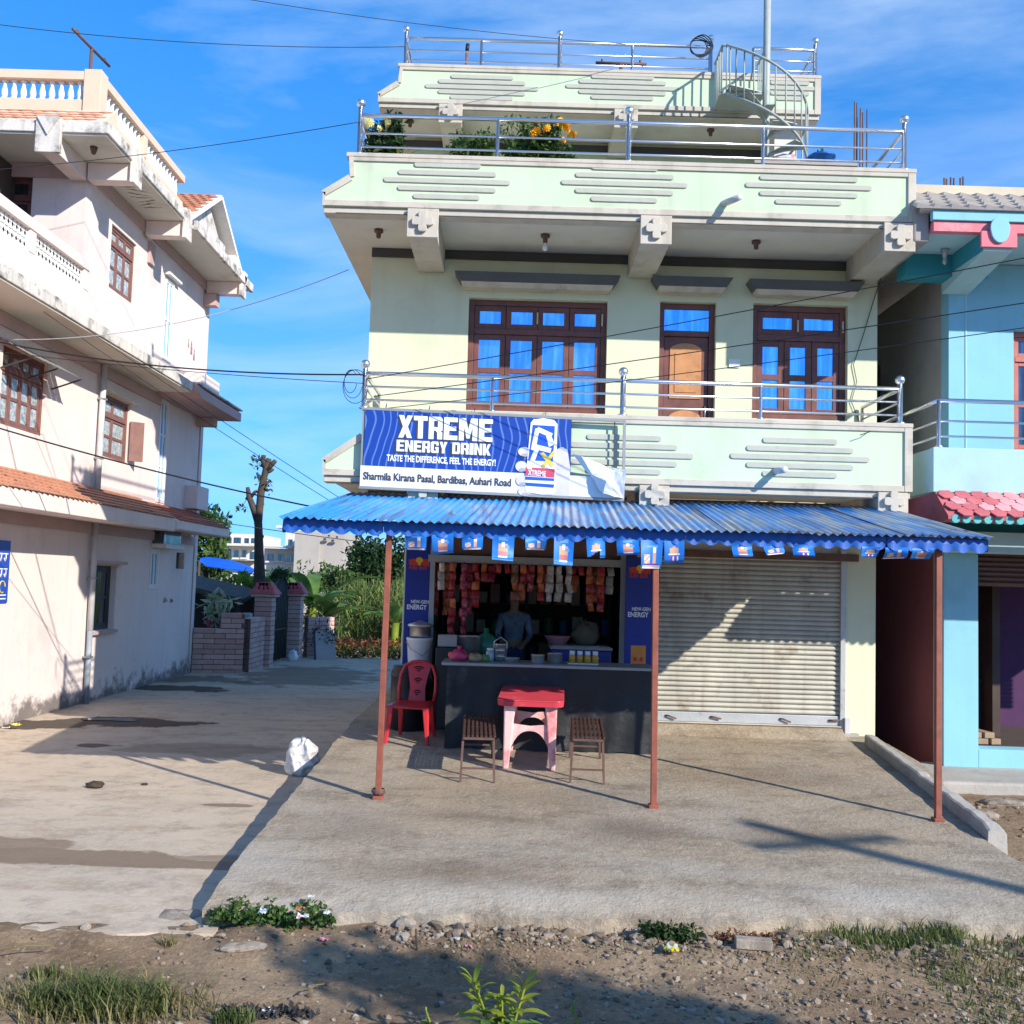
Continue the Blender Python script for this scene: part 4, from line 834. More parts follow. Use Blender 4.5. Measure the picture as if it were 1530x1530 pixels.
for i, (px_, nn, c) in enumerate(sp):
    Yh = 12.42 if 6 < i < 24 else 12.72; q = PY(px_, 840, Yh)
    t_ = T('packet_strip', 'hanging strip of %s %s snack packets in the shop opening' % ({1: 'one', 2: 'two', 3: 'three', 4: 'four', 5: 'five', 6: 'six', 8: 'eight'}[nn], cl[c]), 'snack packets', (q[0], Yh, 1.98), 'snack packet strips hanging in the shop')
    if i == 24: t_['label'] = 'strip of two crimson packets hanging behind the other strips'
    for k in range(nn):
        link('packet', pmesh[c if (k+i) % 4 else (c+1) % 2 if c != 2 else 2], t_, loc=(q[0]+random.uniform(-.006, .006), Yh+random.uniform(-.02, .02), 1.965-k*.108), rot=(random.uniform(-.35, .35), random.uniform(-.12, .12), random.uniform(-.7, .7)), scale=(random.uniform(.85, 1.1), 1.2, random.uniform(.95, 1.05)))
    tb('hook_string', m_wirek, t_, [(q[0], Yh, 1.96), (q[0], Yh, 1.985)], .003, 5)

# back shelves with goods
F = T('back_shelf', 'dark wooden shelf unit at the back of the shop', 'shelf', (.3, 15.9, 0))
for z_ in (.5, .95, 1.4, 1.85): bx('shelf_board', m_slat, F, -1.0, 1.55, 15.7, 16.15, z_, z_+.025)
for x_ in (-1.0, .27, 1.53): bx('upright', m_slat, F, x_-.02, x_+.02, 15.68, 15.7, .05, 2.3)
gm_ = [simple('carton_brown', (.30, .19, .10)), simple('tin_blue', (.05, .12, .3)), simple('tin_green', (.06, .2, .09)), simple('carton_cream', (.5, .45, .35)), pk[0]]
gl_ = ['brown carton', 'blue tin', 'green tin', 'cream carton', 'red carton']
for z_ in (.525, .975, 1.425):
    x_ = -.93
    while x_ < 1.4:
        w_ = random.uniform(.13, .24); h_ = random.uniform(.15, .34); c = random.randrange(5)
        if c in (1, 2): o = MB().lathe([(0, z_+.002), (w_*.38, z_+.002), (w_*.38, z_+h_*.9), (w_*.34, z_+h_*.94), (w_*.34, z_+h_), (0, z_+h_)], (x_+w_/2, 15.9, 0), 14).build('tin', gm_[c])
        else: o = MB().box(x_, x_+w_*.9, 15.78, 16.0, z_+.002, z_+h_).build('carton', gm_[c], bevel=.006)
        tag(o, '%s on the dark shelves at the back of the shop' % gl_[c], 'goods', 'goods on the back shelf'); x_ += w_+.03

# pots and goods on the counter
def lathe_thing(name, label, cat, prof, loc, mat, n=20, group=None, parts=()):
    R0 = T(name, label, cat, loc, group); x, y, z = loc
    MB().lathe([(r, h+z) for r, h in prof], (x, y, 0), n).build('body', mat, R0, smooth=True)
    for nm, pf_, mt in parts: MB().lathe([(r, h+z) for r, h in pf_], (x, y, 0), n).build(nm, mt, R0, smooth=True)
    return R0
def CX(px_, Yc=11.55): return PY(px_, 990, Yc)[0]
pot = lambda r, h: [(0, 0), (r*.9, 0), (r, .015), (r, h), (r*1.08, h+.006), (r*1.08, h+.012), (r*.96, h+.008), (r*.95, .02), (0, .02)]
lathe_thing('steel_pot', 'small straight steel pot on the counter in front of the vendor', 'pot', pot(.075, .085), (CX(803), 11.5, ct), m_alu)
lathe_thing('steel_pot', 'wider steel pot on the counter beside the yellow bottles', 'pot', pot(.085, .10), (CX(829), 11.62, ct), m_alu)
lathe_thing('steel_pot', 'shallow steel dish on the counter by the tiffin carrier', 'pot', pot(.09, .035), (CX(764), 11.6, ct), m_alu)
tf = T('tiffin_carrier', 'stacked steel tiffin carrier standing on the counter', 'container', (CX(747), 11.62, ct))
for k in range(3): MB().lathe([(0, ct+k*.066), (.062, ct+k*.066), (.065, ct+k*.066+.055), (.069, ct+k*.066+.06), (.06, ct+k*.066+.066), (0, ct+k*.066+.066)], (CX(747), 11.62, 0), 18).build('tin', m_alu, tf, smooth=True)
tb('handle', m_alu, tf, [(CX(747)-.07, 11.62, ct+.04), (CX(747)-.072, 11.62, ct+.22), (CX(747), 11.62, ct+.27), (CX(747)+.072, 11.62, ct+.22), (CX(747)+.07, 11.62, ct+.04)], .005, 6)
m_juice = simple('amber_jar', (.62, .30, .02), .25)
tray = T('bottle_tray', 'clear plastic tray of four amber bottles on the counter', 'tray', (CX(872), 11.6, ct))
bx('tray', m_bucket, tray, CX(848), CX(894), 11.50, 11.70, ct, ct+.012, .003)
for k in range(4):
    x_ = CX(855+k*11.5); b_ = MB().lathe([(0, ct+.013), (.037, ct+.013), (.037, ct+.085), (.03, ct+.095), (.03, ct+.10), (0, ct+.10)], (x_, 11.58, 0), 14).build('bottle', m_juice, tray, smooth=True)
    MB().lathe([(0, ct+.101), (.031, ct+.101), (.031, ct+.145), (0, ct+.145)], (x_, 11.58, 0), 14).build('cap', m_bucket, b_, smooth=True)
def lumpy(name, label, cat, c, r, mat, seed, fl=1., knot=False):
    rr = random.Random(seed); m = MB(); nu, nv = 16, 10
    ph = [rr.uniform(0, 6) for _ in range(6)]
    for j in range(nv+1):
        v = math.pi*j/nv
        for i in range(nu):
            u = 2*math.pi*i/nu; k = 1+.10*math.sin(3*u+ph[0]+2*v)+.08*math.sin(5*u+ph[1]-3*v)+.06*math.sin(7*u+4*v+ph[2])
            z = -math.cos(v)
            m.v.append((c[0]+r[0]*k*math.sin(v)*math.cos(u), c[1]+r[1]*k*math.sin(v)*math.sin(u), c[2]+r[2]*(max(z, -.75)+.75)*k*.58))
    m.f = [(j*nu+i, j*nu+(i+1) % nu, (j+1)*nu+(i+1) % nu, (j+1)*nu+i) for j in range(nv) for i in range(nu)]; m.m = [0]*len(m.f)
    if knot:
        t = c[2]+r[2]*.99
        m.lathe([(r[0]*.18, t-.01), (r[0]*.12, t+.015), (r[0]*.3, t+.05), (0.001, t+.035)], (c[0], c[1], 0), 8)
    return tag(m.build(name, mat, smooth=True), label, cat)
m_redbag = simple('thin_red_bag', (.60, .05, .12), .35); m_snack = simple('clear_bag_of_buns', (.50, .30, .15), .3); m_greenbag = simple('green_leafy_bag', (.22, .33, .10), .5)
lumpy('plastic_bag', 'knotted bright red plastic bag on the counter', 'bag', (CX(686), 11.5, ct), (.11, .09, .12), m_redbag, 3, knot=True)
lumpy('snack_bag', 'clear bag of brown snacks on the counter beside the red bag', 'bag', (CX(709), 11.5, ct), (.09, .08, .085), m_snack, 5)
lumpy('vegetable_bag', 'small bag of green vegetables on the counter', 'bag', (CX(724), 11.55, ct), (.06, .06, .07), m_greenbag, 8)
bxo = T('glass_jar', 'pale glass jar with a lid on the counter', 'jar', (CX(732), 11.62, ct)); MB().lathe([(0, ct), (.045, ct), (.05, ct+.02), (.05, ct+.10), (.035, ct+.12), (0, ct+.12)], (CX(732), 11.62, 0), 14).build('jar_body', m_frost, bxo, smooth=True); MB().lathe([(0, ct+.12), (.04, ct+.12), (.04, ct+.145), (0, ct+.145)], (CX(732), 11.62, 0), 14).build('lid', m_bucket, bxo, smooth=True)
rk = T('biscuit_rack', 'small dark rack with a pale box beside the shop opening', 'rack', (PY(670, 965, 12.0)[0], 12.0, ct))
xk = PY(670, 965, 12.0)[0]; bx('rack_body', m_black, rk, xk-.14, xk+.14, 11.9, 12.1, 0.05, ct+.12, .01); bx('pale_box', m_bgrey, rk, xk-.12, xk+.1, 11.93, 12.08, ct+.125, ct+.26, .008)
lathe_thing('cooking_pot', 'large grey cooking pot behind the counter', 'pot', pot(.14, .22), (PY(700, 970, 12.1)[0], 12.1, ct+.02), m_alu); bx('stove_table', m_black, T('stove_table', 'dark table behind the counter carrying pots', 'table', (-.5, 12.1, 0)), -.56, -.05, 11.93, 12.4, 0.05, ct+.015, .01)
lathe_thing('gas_burner', 'green metal canister behind the counter with a glass on top', 'canister', [(0, 0), (.10, 0), (.12, .03), (.12, .2), (.08, .24), (.03, .26), (.03, .32), (0, .32)], (PY(726, 970, 12.2)[0], 12.2, ct+.02), simple('dark_green_enamel', (.02, .14, .08), .3))
fz = T('chest_freezer', 'dark blue chest freezer inside the shop with a pale lid rim', 'freezer', (PY(866, 980, 12.9)[0], 12.9, 0)); x0_, x1_ = PY(822, 980, 12.9)[0], PY(912, 980, 12.9)[0]
bx('cabinet', simple('freezer_blue', (.02, .035, .22), .35), fz, x0_, x1_, 12.75, 13.4, .05, ct+.08, .02); bx('lid_rim', m_bgrey, fz, x0_-.01, x1_+.01, 12.74, 13.41, ct+.082, ct+.12, .008); bx('glass_lid', m_frost, fz, x0_+.03, x1_-.03, 12.78, 13.37, ct+.121, ct+.127)
lathe_thing('wash_bowl', 'pale pink plastic bowl on the chest freezer', 'bowl', [(0, 0), (.1, 0), (.16, .1), (.17, .105), (.15, .1), (.09, .01), (0, .01)], (PY(833, 950, 12.95)[0], 12.95, ct+.13), simple('pale_pink_plastic', (.55, .25, .27), .4))
lumpy('grain_sack', 'pale tan sack slumped on the chest freezer', 'sack', (PY(876, 950, 13.1)[0], 13.1, ct+.13), (.17, .14, .27), simple('jute_tan', (.17, .13, .085), .9), 11)

# drum, bucket and pan by the left pillar
xd = PY(612, 1050, 12.4)[0]
lathe_thing('water_drum', 'black plastic drum standing behind the red chair', 'drum', [(0, -.03), (.21, -.03), (.225, 0), (.225, .25), (.235, .27), (.225, .29), (.225, .6), (.235, .62), (.225, .64), (.2, .70), (.2, .73), (0, .73)], (xd, 12.34, 0), m_black, 24)
xb = PY(627, 970, 12.34)[0]; hb = .735
B_ = lathe_thing('white_bucket', 'white plastic bucket standing on the black drum', 'bucket', [(0, 0), (.125, 0), (.13, .01), (.15, .29), (.158, .295), (.158, .325), (.147, .325), (.145, .3), (.12, .02), (0, .02)], (xb, 12.30, hb), m_bucket, 24)
tb('bail_handle', m_grey, B_, [(xb-.16, 12.28, hb+.28), (xb-.1, 12.15, hb+.2), (xb+.05, 12.14, hb+.12), (xb+.13, 12.19, hb+.2), (xb+.16, 12.28, hb+.28)], .004, 6)
lathe_thing('steel_pan', 'steel pan upturned lid and pot on top of the white bucket', 'pot', [(0, .0), (.11, .0), (.125, .02), (.125, .12), (.15, .135), (.155, .145), (.14, .16), (.05, .19), (.02, .2), (0, .2)], (xb+.005, 12.30, hb+.326), m_alu, 24)

# ------------------------------------------------------------------ red chair
def tube_obj(name, mat, par, pts, r, n=8): return MB().tube(pts, r, n).build(name, mat, par, smooth=True)
ch = T('plastic_chair', 'red plastic chair with a slotted back beside the counter', 'chair', (0, 0, 0))
leg_p = [((-.20, -.20), (-.235, -.25)), ((.20, -.20), (.235, -.25)), ((-.17, .18), (-.20, .27)), ((.17, .18), (.20, .27))]
for (a, b_) in leg_p:
    m = MB(); m.add([(a[0]+sx*.035, a[1]+sy*.03, .415) for sx, sy in ((-1,-1),(1,-1),(1,1),(-1,1))]+[(b_[0]+sx*.018, b_[1]+sy*.018, 0) for sx, sy in ((-1,-1),(1,-1),(1,1),(-1,1))], [(0,1,2,3),(7,6,5,4),(0,4,5,1),(1,5,6,2),(2,6,7,3),(3,7,4,0)]); m.build('leg', m_redpl, ch, bevel=.01)
m = MB(); nn = 9
for j in range(nn+1):
    for i in range(nn+1):
        u, v = i/nn*2-1, j/nn*2-1; wv = .225-.03*v; m.v.append((u*wv, v*.215, .425-.018*(1-u*u)*(1-v*v)-(.018 if v < -.9 else 0)))
m.f = [(j*(nn+1)+i, j*(nn+1)+i+1, (j+1)*(nn+1)+i+1, (j+1)*(nn+1)+i) for j in range(nn) for i in range(nn)]; m.m = [0]*len(m.f)
o = m.build('seat', m_redpl, ch, smooth=True, fix=False); s_ = o.modifiers.new('s', 'SOLIDIFY'); s_.thickness = .012
MB().tube([(-.225, -.2, .405), (.225, -.2, .405)], .014, 8).build('seat_rim', m_redpl, ch, smooth=True)
def backy(z): return .20+.10*max(0, (z-.40)/.45)
fr_ = [(-.20, backy(.40), .40), (-.215, backy(.55), .55), (-.205, backy(.70), .70), (-.16, backy(.81), .81), (-.08, backy(.85), .85), (0, backy(.86), .86), (.08, backy(.85), .85), (.16, backy(.81), .81), (.205, backy(.70), .70), (.215, backy(.55), .55), (.20, backy(.40), .40)]
tube_obj('back_frame', m_redpl, ch, fr_, .021, 10)
m = MB(); nx_, nz_ = 44, 90; idx = {}
for j in range(nz_+1):
    v = j/nz_; z = .42+.42*v; hw = .085+.045*abs(v-.35)+.03*v*v
    for i in range(nx_+1): u = i/nx_*2-1; m.v.append((u*hw, backy(z)-.012+.012*u*u, z))
for j in range(nz_):
    for i in range(nx_):
        u = (i+.5)/nx_*2-1; v = (j+.5)/nz_; z = .42+.42*v; x = u*.11; hole = False
        for zc in (.50, .635, .765):
            r = math.hypot(x, z-(zc-.03)); a = math.atan2(z-(zc-.03), x)
            if abs(a-math.pi/2) < .75 and any(abs(r-q) < .0065 for q in (.022, .045, .068)): hole = True
        if not hole: m.f.append((j*(nx_+1)+i, j*(nx_+1)+i+1, (j+1)*(nx_+1)+i+1, (j+1)*(nx_+1)+i)); m.m.append(0)
o = m.build('back_splat', m_redpl, ch, fix=False); s_ = o.modifiers.new('s', 'SOLIDIFY'); s_.thickness = .008
cp = PS(612, 1112); ch.location = (cp[0], cp[1]+.22, sz(cp[1])); ch.rotation_euler = (.045, 0, R_(-8))

# ------------------------------------------------------------------ red table with bleached legs
tp = PS(795, 1150)
tbl = T('plastic_table', 'red plastic table with sun bleached pink legs', 'table', (0, 0, 0))
hx, hy, ht = .335, .50, .70
def rrect(hx, hy, r, n=5): return [(sx*(hx-r)+r*math.cos(a), sy*(hy-r)+r*math.sin(a)) for (sx, sy, a0) in ((1, 1, 0), (-1, 1, 90), (-1, -1, 180), (1, -1, 270)) for a in [R_(a0+90*k/n) for k in range(n+1)]]
MB().prism(rrect(hx, hy, .09), ht-.012, ht, 'xy').build('tabletop', m_pink_pl, tbl, bevel=.005)
ou = rrect(hx, hy, .09); inn = rrect(hx-.012, hy-.012, .085); N_ = len(ou)
m = MB(); m.add([(p[0], p[1], ht-.013) for p in ou]+[(p[0]*.985, p[1]*.985, ht-.062) for p in ou]+[(p[0]*.985, p[1]*.985, ht-.062) for p in inn]+[(p[0], p[1], ht-.013) for p in inn], [(k*N_+i, k*N_+(i+1) % N_, ((k+1) % 4)*N_+(i+1) % N_, ((k+1) % 4)*N_+i) for k in range(4) for i in range(N_)]); m.build('rim', m_pink_pl, tbl)
for sx in (-1, 1):
    for sy in (-1, 1):
        m = MB(); secs = [(ht-.06, .205, .36, .062), (ht-.2, .215, .375, .05), (.2, .225, .40, .038), (0, .235, .415, .028)]
        for z, cx, cy, w in secs: m.v += [(sx*cx+a*w, sy*cy+b_*w, z) for a, b_ in ((-1,-1),(1,-1),(1,1),(-1,1))]
        m.f = [(k*4+i, k*4+(i+1) % 4, k*4+4+(i+1) % 4, k*4+4+i) for k in range(3) for i in range(4)]+[(0,1,2,3),(12,13,14,15)]; m.m = [0]*len(m.f); m.build('leg', m_fade, tbl, bevel=.012)
def arch(a, b_, thick_axis):
    m = MB(); n = 12
    for i in range(n+1):
        t = i/n; x = a+(b_-a)*t; zt = ht-.065-.0; zb = ht-.36+.04*math.sin(math.pi*t)-.13*(abs(2*t-1)**3); m.v += [(x, 0, ht-.27+.02*abs(2*t-1)), (x, 0, zb)]
    return m, n
for sy in (-1, 1):
    m, n = arch(-.19, .19, 'y'); m.v = [(x, sy*.385, z) for x, y, z in m.v]; m.f = [(2*i, 2*i+2, 2*i+3, 2*i+1) for i in range(n)]; m.m = [0]*n; o = m.build('apron', m_fade, tbl, fix=False); o.modifiers.new('s', 'SOLIDIFY').thickness = .012
for sx in (-1, 1):
    m, n = arch(-.35, .35, 'x'); m.v = [(sx*.225, x, z) for x, y, z in m.v]; m.f = [(2*i, 2*i+2, 2*i+3, 2*i+1) for i in range(n)]; m.m = [0]*n; o = m.build('apron', m_fade, tbl, fix=False); o.modifiers.new('s', 'SOLIDIFY').thickness = .012
tbl.location = (tp[0]-.01, tp[1]+.42, sz(tp[1]+.42)); tbl.rotation_euler = (.05, 0, R_(-3))

# ------------------------------------------------------------------ slatted stools
def stool():
    s = T('slatted_bench', '', 'bench', (0, 0, 0), 'slatted benches at the red table'); h = .43; w, d = .145, .53
    for sx in (-1, 1):
        for sy in (-1, 1): MB().bar((sx*w, sy*d*.95, h-.03), (sx*(w+.015), sy*(d+.02), 0), .022).build('leg', m_ironb, s)
    for a, b_ in (((-w, -d), (w, -d)), ((-w, d), (w, d)), ((-w, -d), (-w, d)), ((w, -d), (w, d))): MB().bar((*a, h-.02), (*b_, h-.02), .022).build('seat_rail', m_ironb, s)
    MB().bar((-w-.005, -d-.01, .13), (w+.005, -d-.01, .13), .016).build('stretcher', m_ironb, s); MB().bar((-w-.005, d+.01, .13), (w+.005, d+.01, .13), .016).build('stretcher', m_ironb, s)
    for k in range(8): MB().box(-w-.005+k*.0417, -w-.005+k*.0417+.024, -d-.01, d+.01, h-.008, h+.008).build('slat', m_slat, s, bevel=.003)
    for y_ in (-.3, 0, .3): MB().box(-w, w, y_-.014, y_+.014, h-.020, h-.009).build('batten', m_slat, s)
    return s
s1 = stool(); s2 = copy_tree(s1)
q = PS(710, 1168); s1.location = (q[0]+.0, q[1]+.52, sz(q[1]+.52)); s1.rotation_euler = (.05, 0, R_(2)); s1['label'] = 'narrow slatted wooden bench between the red chair and the red table'
q = PS(881, 1170); s2.location = (q[0], q[1]+.52, sz(q[1]+.52)); s2.rotation_euler = (.05, 0, R_(-3)); s2['label'] = 'narrow slatted wooden bench between the red table and the middle post'

# ------------------------------------------------------------------ the vendor
def skinned(name, pts, edges, mats, root, sub=2):
    me = bpy.data.meshes.new(name); me.from_pydata([p[:3] for p in pts], edges, [])
    o = bpy.data.objects.new(name, me); COL.objects.link(o); sk = o.modifiers.new('skin', 'SKIN'); sk.use_smooth_shade = True
    for i, p in enumerate(pts): v = me.skin_vertices[0].data[i]; v.radius = (p[3], p[4] if len(p) > 4 else p[3]); v.use_root = (i == root)
    sb = o.modifiers.new('sub', 'SUBSURF'); sb.levels = sub; sb.render_levels = sub
    bpy.context.view_layer.update(); m2 = bpy.data.meshes.new_from_object(o.evaluated_get(bpy.context.evaluated_depsgraph_get())); bpy.data.objects.remove(o)
    m2.materials.clear(); [m2.materials.append(m) for m in mats]; return m2
VX, VY = PY(768, 940, 13.35)[0], 13.35
m_skin = simple('warm_brown_skin', (.28, .15, .09), .55, .06, 12); m_shirt = M('pale_blue_shirt', (.14, .17, .20), .9, .25, 9, dirt=(.06, .07, .10), da=.7, ds=14, dth=.5, bump=.5, bs=14); m_jean = simple('dark_blue_trousers', (.03, .045, .11), .9, .15, 10); m_hair = simple('black_hair', (.012, .01, .009), .5, .2, 20)
P_ = []; E_ = []
def jv(x, y, z, r, r2=None, frm=None):
    P_.append((x, y, z, r, r2 or r)); i = len(P_)-1
    if frm is not None: E_.append((frm, i))
    return i
pel = jv(0, 0, .84, .135, .10); w1_ = jv(0, 0, 1.0, .125, .09, pel); ch1 = jv(0, -.015, 1.16, .14, .10, w1_); ch2 = jv(0, -.02, 1.27, .13, .085, ch1); nk = jv(0, -.01, 1.345, .05, .05, ch2); hd0 = jv(0, -.03, 1.40, .055, .06, nk); hd1 = jv(0, -.035, 1.47, .072, .085, hd0); hd2 = jv(0, -.025, 1.54, .06, .072, hd1)
for s in (-1, 1):
    sh = jv(s*.165, -.01, 1.27, .062, .06, ch2); el = jv(s*.215, .0, 1.03, .042, .042, sh); wr = jv(s*.13, -.2, .93, .027, .027, el); pa = jv(s*.10, -.265, .915, .03, .018, wr)
    for k, (dx, ln) in enumerate(((-.024, .055), (-.008, .065), (.008, .062), (.024, .05))):
        a = jv(s*.10+dx, -.29, .912, .009, .009, pa); b_ = jv(s*.10+dx, -.29-ln*.5, .905, .0085, .0085, a); jv(s*.10+dx, -.29-ln, .885, .0075, .0075, b_)
    a = jv(s*.10-s*.028, -.25, .905, .0105, .0105, pa); jv(s*.10-s*.05, -.275, .892, .009, .009, a)
    hp = jv(s*.085, 0, .78, .085, .085, pel); kn = jv(s*.095, -.01, .45, .055, .06, hp); an = jv(s*.10, .02, .085, .04, .042, kn); jv(s*.10, -.10, .04, .035, .03, an)
me_ = skinned('person', P_, E_, [m_skin, m_shirt, m_jean], pel)
for p in me_.polygons:
    c = p.center; arm = abs(c.x) > .155 or c.y < -.13
    if c.z < .87 and not (c.y < -.14 and c.z > .6): p.material_index = 2
    elif c.z < 1.325 and not (c.y < -.06 and c.z < .98 and c.z > .85) : p.material_index = 1
    if c.z < .07: p.material_index = 0
per = T('person', 'person in a pale blue shirt standing behind the counter', 'person', (VX, VY, .035))
o = link('body', me_, per, loc=(VX, VY, .035)); tx = bpy.data.textures.new('creases', 'CLOUDS'); tx.noise_scale = .07; dm = o.modifiers.new('creases', 'DISPLACE'); dm.texture = tx; dm.strength = .022; dm.texture_coords = 'LOCAL'
m = MB(); nu, nv = 18, 10
for j in range(nv+1):
    v = math.pi*.5*j/nv
    for i in range(nu):
        u = 2*math.pi*i/nu; f = math.sin(u); rr = 1.05 if f > -.2 else .98; zlow = .0 if f < -.35 else -.06*min(1, (f+.35))
        m.v.append((.078*rr*math.cos(u)*math.cos(v), .015+.098*rr*math.sin(u)*math.cos(v), 1.51+.10*math.sin(v)+zlow*math.cos(v)))
m.f = [(j*nu+i, j*nu+(i+1) % nu, (j+1)*nu+(i+1) % nu, (j+1)*nu+i) for j in range(nv) for i in range(nu)]; m.m = [0]*len(m.f)
m.v = [(x+VX, y+VY-.035, z+.0) for x, y, z in m.v]; m.build('hair', m_hair, per, smooth=True)
MB().prism([(VY-.118, 1.525), (VY-.146, 1.492), (VY-.140, 1.482), (VY-.116, 1.485)], VX-.013, VX+.013, 'yz').build('nose', m_skin, per, bevel=.005)
for s in (-1, 1):
    MB().lathe([(.0, -.004), (.011, -.002), (.009, .004), (0, .007)], (VX+s*.028, VY-.114, 1.522), 10, axis='y').build('eye', m_ink, per, smooth=True)
    MB().lathe([(0, -.008), (.022, -.006), (.026, 0), (.018, .006), (0, .008)], (VX+s*.078, VY-.03, 1.51), 10, axis='x').build('ear', m_skin, per, smooth=True)
MB().box(VX-.022, VX+.022, VY-.121, VY-.115, 1.452, 1.460).build('mouth', simple('lip', (.22, .08, .06)), per, bevel=.002)
# ------------------------------------------------------------------ the pink house across the lane
PKH = T('pink_house', 'pale pink three storey house with tiled ledges and white roof balustrade', 'house', (-7, 18, ZA))
LX = -7.0
gw, w1, w1b = (17.12, 18.26, .72, 1.83), (13.80, 15.14, 3.70, 4.80), (17.17, 18.50, 3.69, 4.77)
tA, tB_, slit = (20.02, 20.50, 3.12, 5.18), (19.92, 20.40, 1.41, 2.20), (21.48, 22.0, 1.83, 2.17)
w2, tC, fw = (17.20, 18.35, 6.58, 7.69), (19.95, 20.45, 5.95, 7.60), (-9.2, -7.87, 6.75, 8.06)
weld(wallmb('x', LX, -.25, 9.5, 22.6, -.6, 5.24, [gw, w1, w1b, tA, tB_, slit]).build('side_wall', m_pink, PKH))
weld(wallmb('x', LX, -.25, 16.1, 22.7, 5.44, 8.28, [w2, tC]).build('side_wall', m_pink, PKH))
weld(wallmb('y', 16.1, .25, -12.5, -7.252, 5.44, 8.28, [fw]).build('front_wall', m_pink, PKH))
bx('front_wall', m_pink, PKH, -12.5, -7.252, 9.5, 9.7, -.6, 5.24); bx('back_wall', m_pink, PKH, -12.5, -7.0, 22.71, 22.9, -.6, 8.28)
bx('floor_slab', m_soff, PKH, -12.5, -7.0, 9.5, 22.7, 5.245, 5.435)
for z_ in ((0, 5.2), (5.5, 8.2)): bx('room_wall', m_dark, PKH, -8.3, -8.2, 12, 22.6, *z_)
bx('room_wall', m_dark, PKH, -12.4, -8.3, 17.0, 17.1, 5.5, 8.2)
m_brw = M('weathered_pink_brown_joinery', (.21, .10, .08), .6, .2, 6, dirt=(.14, .06, .05), da=.4, ds=6)
m_dkw = M('dark_green_grey_joinery', (.05, .06, .055), .6, .2, 6)
window('x', LX, -1, w1, 4, .22, 2, m_brw, m_frost, parent=PKH, rec=.05); window('x', LX, -1, w1b, 2, .26, 2, m_brw, m_frost, parent=PKH, rec=.05)
window('x', LX, -1, w2, 3, .22, 2, m_brw, m_frost, parent=PKH, rec=.04); window('x', LX, -1, gw, 2, 0, 2, m_dkw, m_glass2, parent=PKH, rec=.10)
window('y', 16.1, 1, fw, 3, .28, 2, m_wood, m_glass2, parent=PKH, rec=.08)
for t_, n_ in ((tA, 3), (tB_, 1), (tC, 2)): window('x', LX, -1, t_, 2, 0, n_, m_white, m_glass, fr=.06, sash=.035, parent=PKH, rec=-.02)
bx('vent_grille', m_dkw, PKH, -7.2, -7.12, 21.48, 22.0, 1.83, 2.17)
# an opened casement on the middle window
o = MB().bar((-6.98, 18.47, 4.1), (-6.78, 18.62, 4.1), .03, .72).build('open_casement', m_brw, PKH); MB().bar((-6.95, 18.50, 4.1), (-6.81, 18.608, 4.1), .034, .58).build('pane', m_frost, o)
# shade of bent sheet over the first window
m_tin = M('rusted_grey_tin', (.26, .25, .23), .6, .2, 6, dirt=(.14, .07, .04), da=.6, ds=6)
for k in range(9): MB().bar((-7.0, 13.72+k*.18, 4.86), (-6.55, 13.75+k*.18, 4.62), .17, .008).build('window_hood_strip', m_tin, PKH)
for y_ in (13.75, 14.5, 15.3): MB().bar((-7.0, y_, 4.45), (-6.56, y_, 4.61), .02).build('hood_strut', m_gate, PKH)
bx('window_shade', m_pinkd, PKH, -7.0, -6.86, 17.05, 18.4, 1.86, 1.91, .004); bx('window_shade', m_soff, PKH, -6.999, -6.88, 17.1, 18.6, 4.79, 4.83, .004); bx('window_shade', m_white, PKH, -6.999, -6.88, 19.85, 20.6, 7.62, 7.67, .004)
bx('window_sill', m_pinkd, PKH, -7.0, -6.93, 17.1, 18.3, .66, .715, .004)
# pipes
tb('drain_pipe', m_pvc, PKH, [(-6.92, 17.02, 5.2), (-6.92, 17.02, 2.72)], .05, 12); tb('drain_pipe', m_pvc, PKH, [(-6.92, 17.03, 2.55), (-6.92, 17.05, .75)], .05, 12)
tb('drain_pipe', M('blue_grey_pipe', (.26, .29, .33), .5, .1, 3), PKH, [(-6.92, 17.05, .75), (-6.92, 17.05, -.45)], .045, 12)
for z_ in (4.6, 3.6, 1.6, .3): bx('pipe_clip', m_grey, PKH, -6.99, -6.865, 16.97, 17.09, z_, z_+.03)
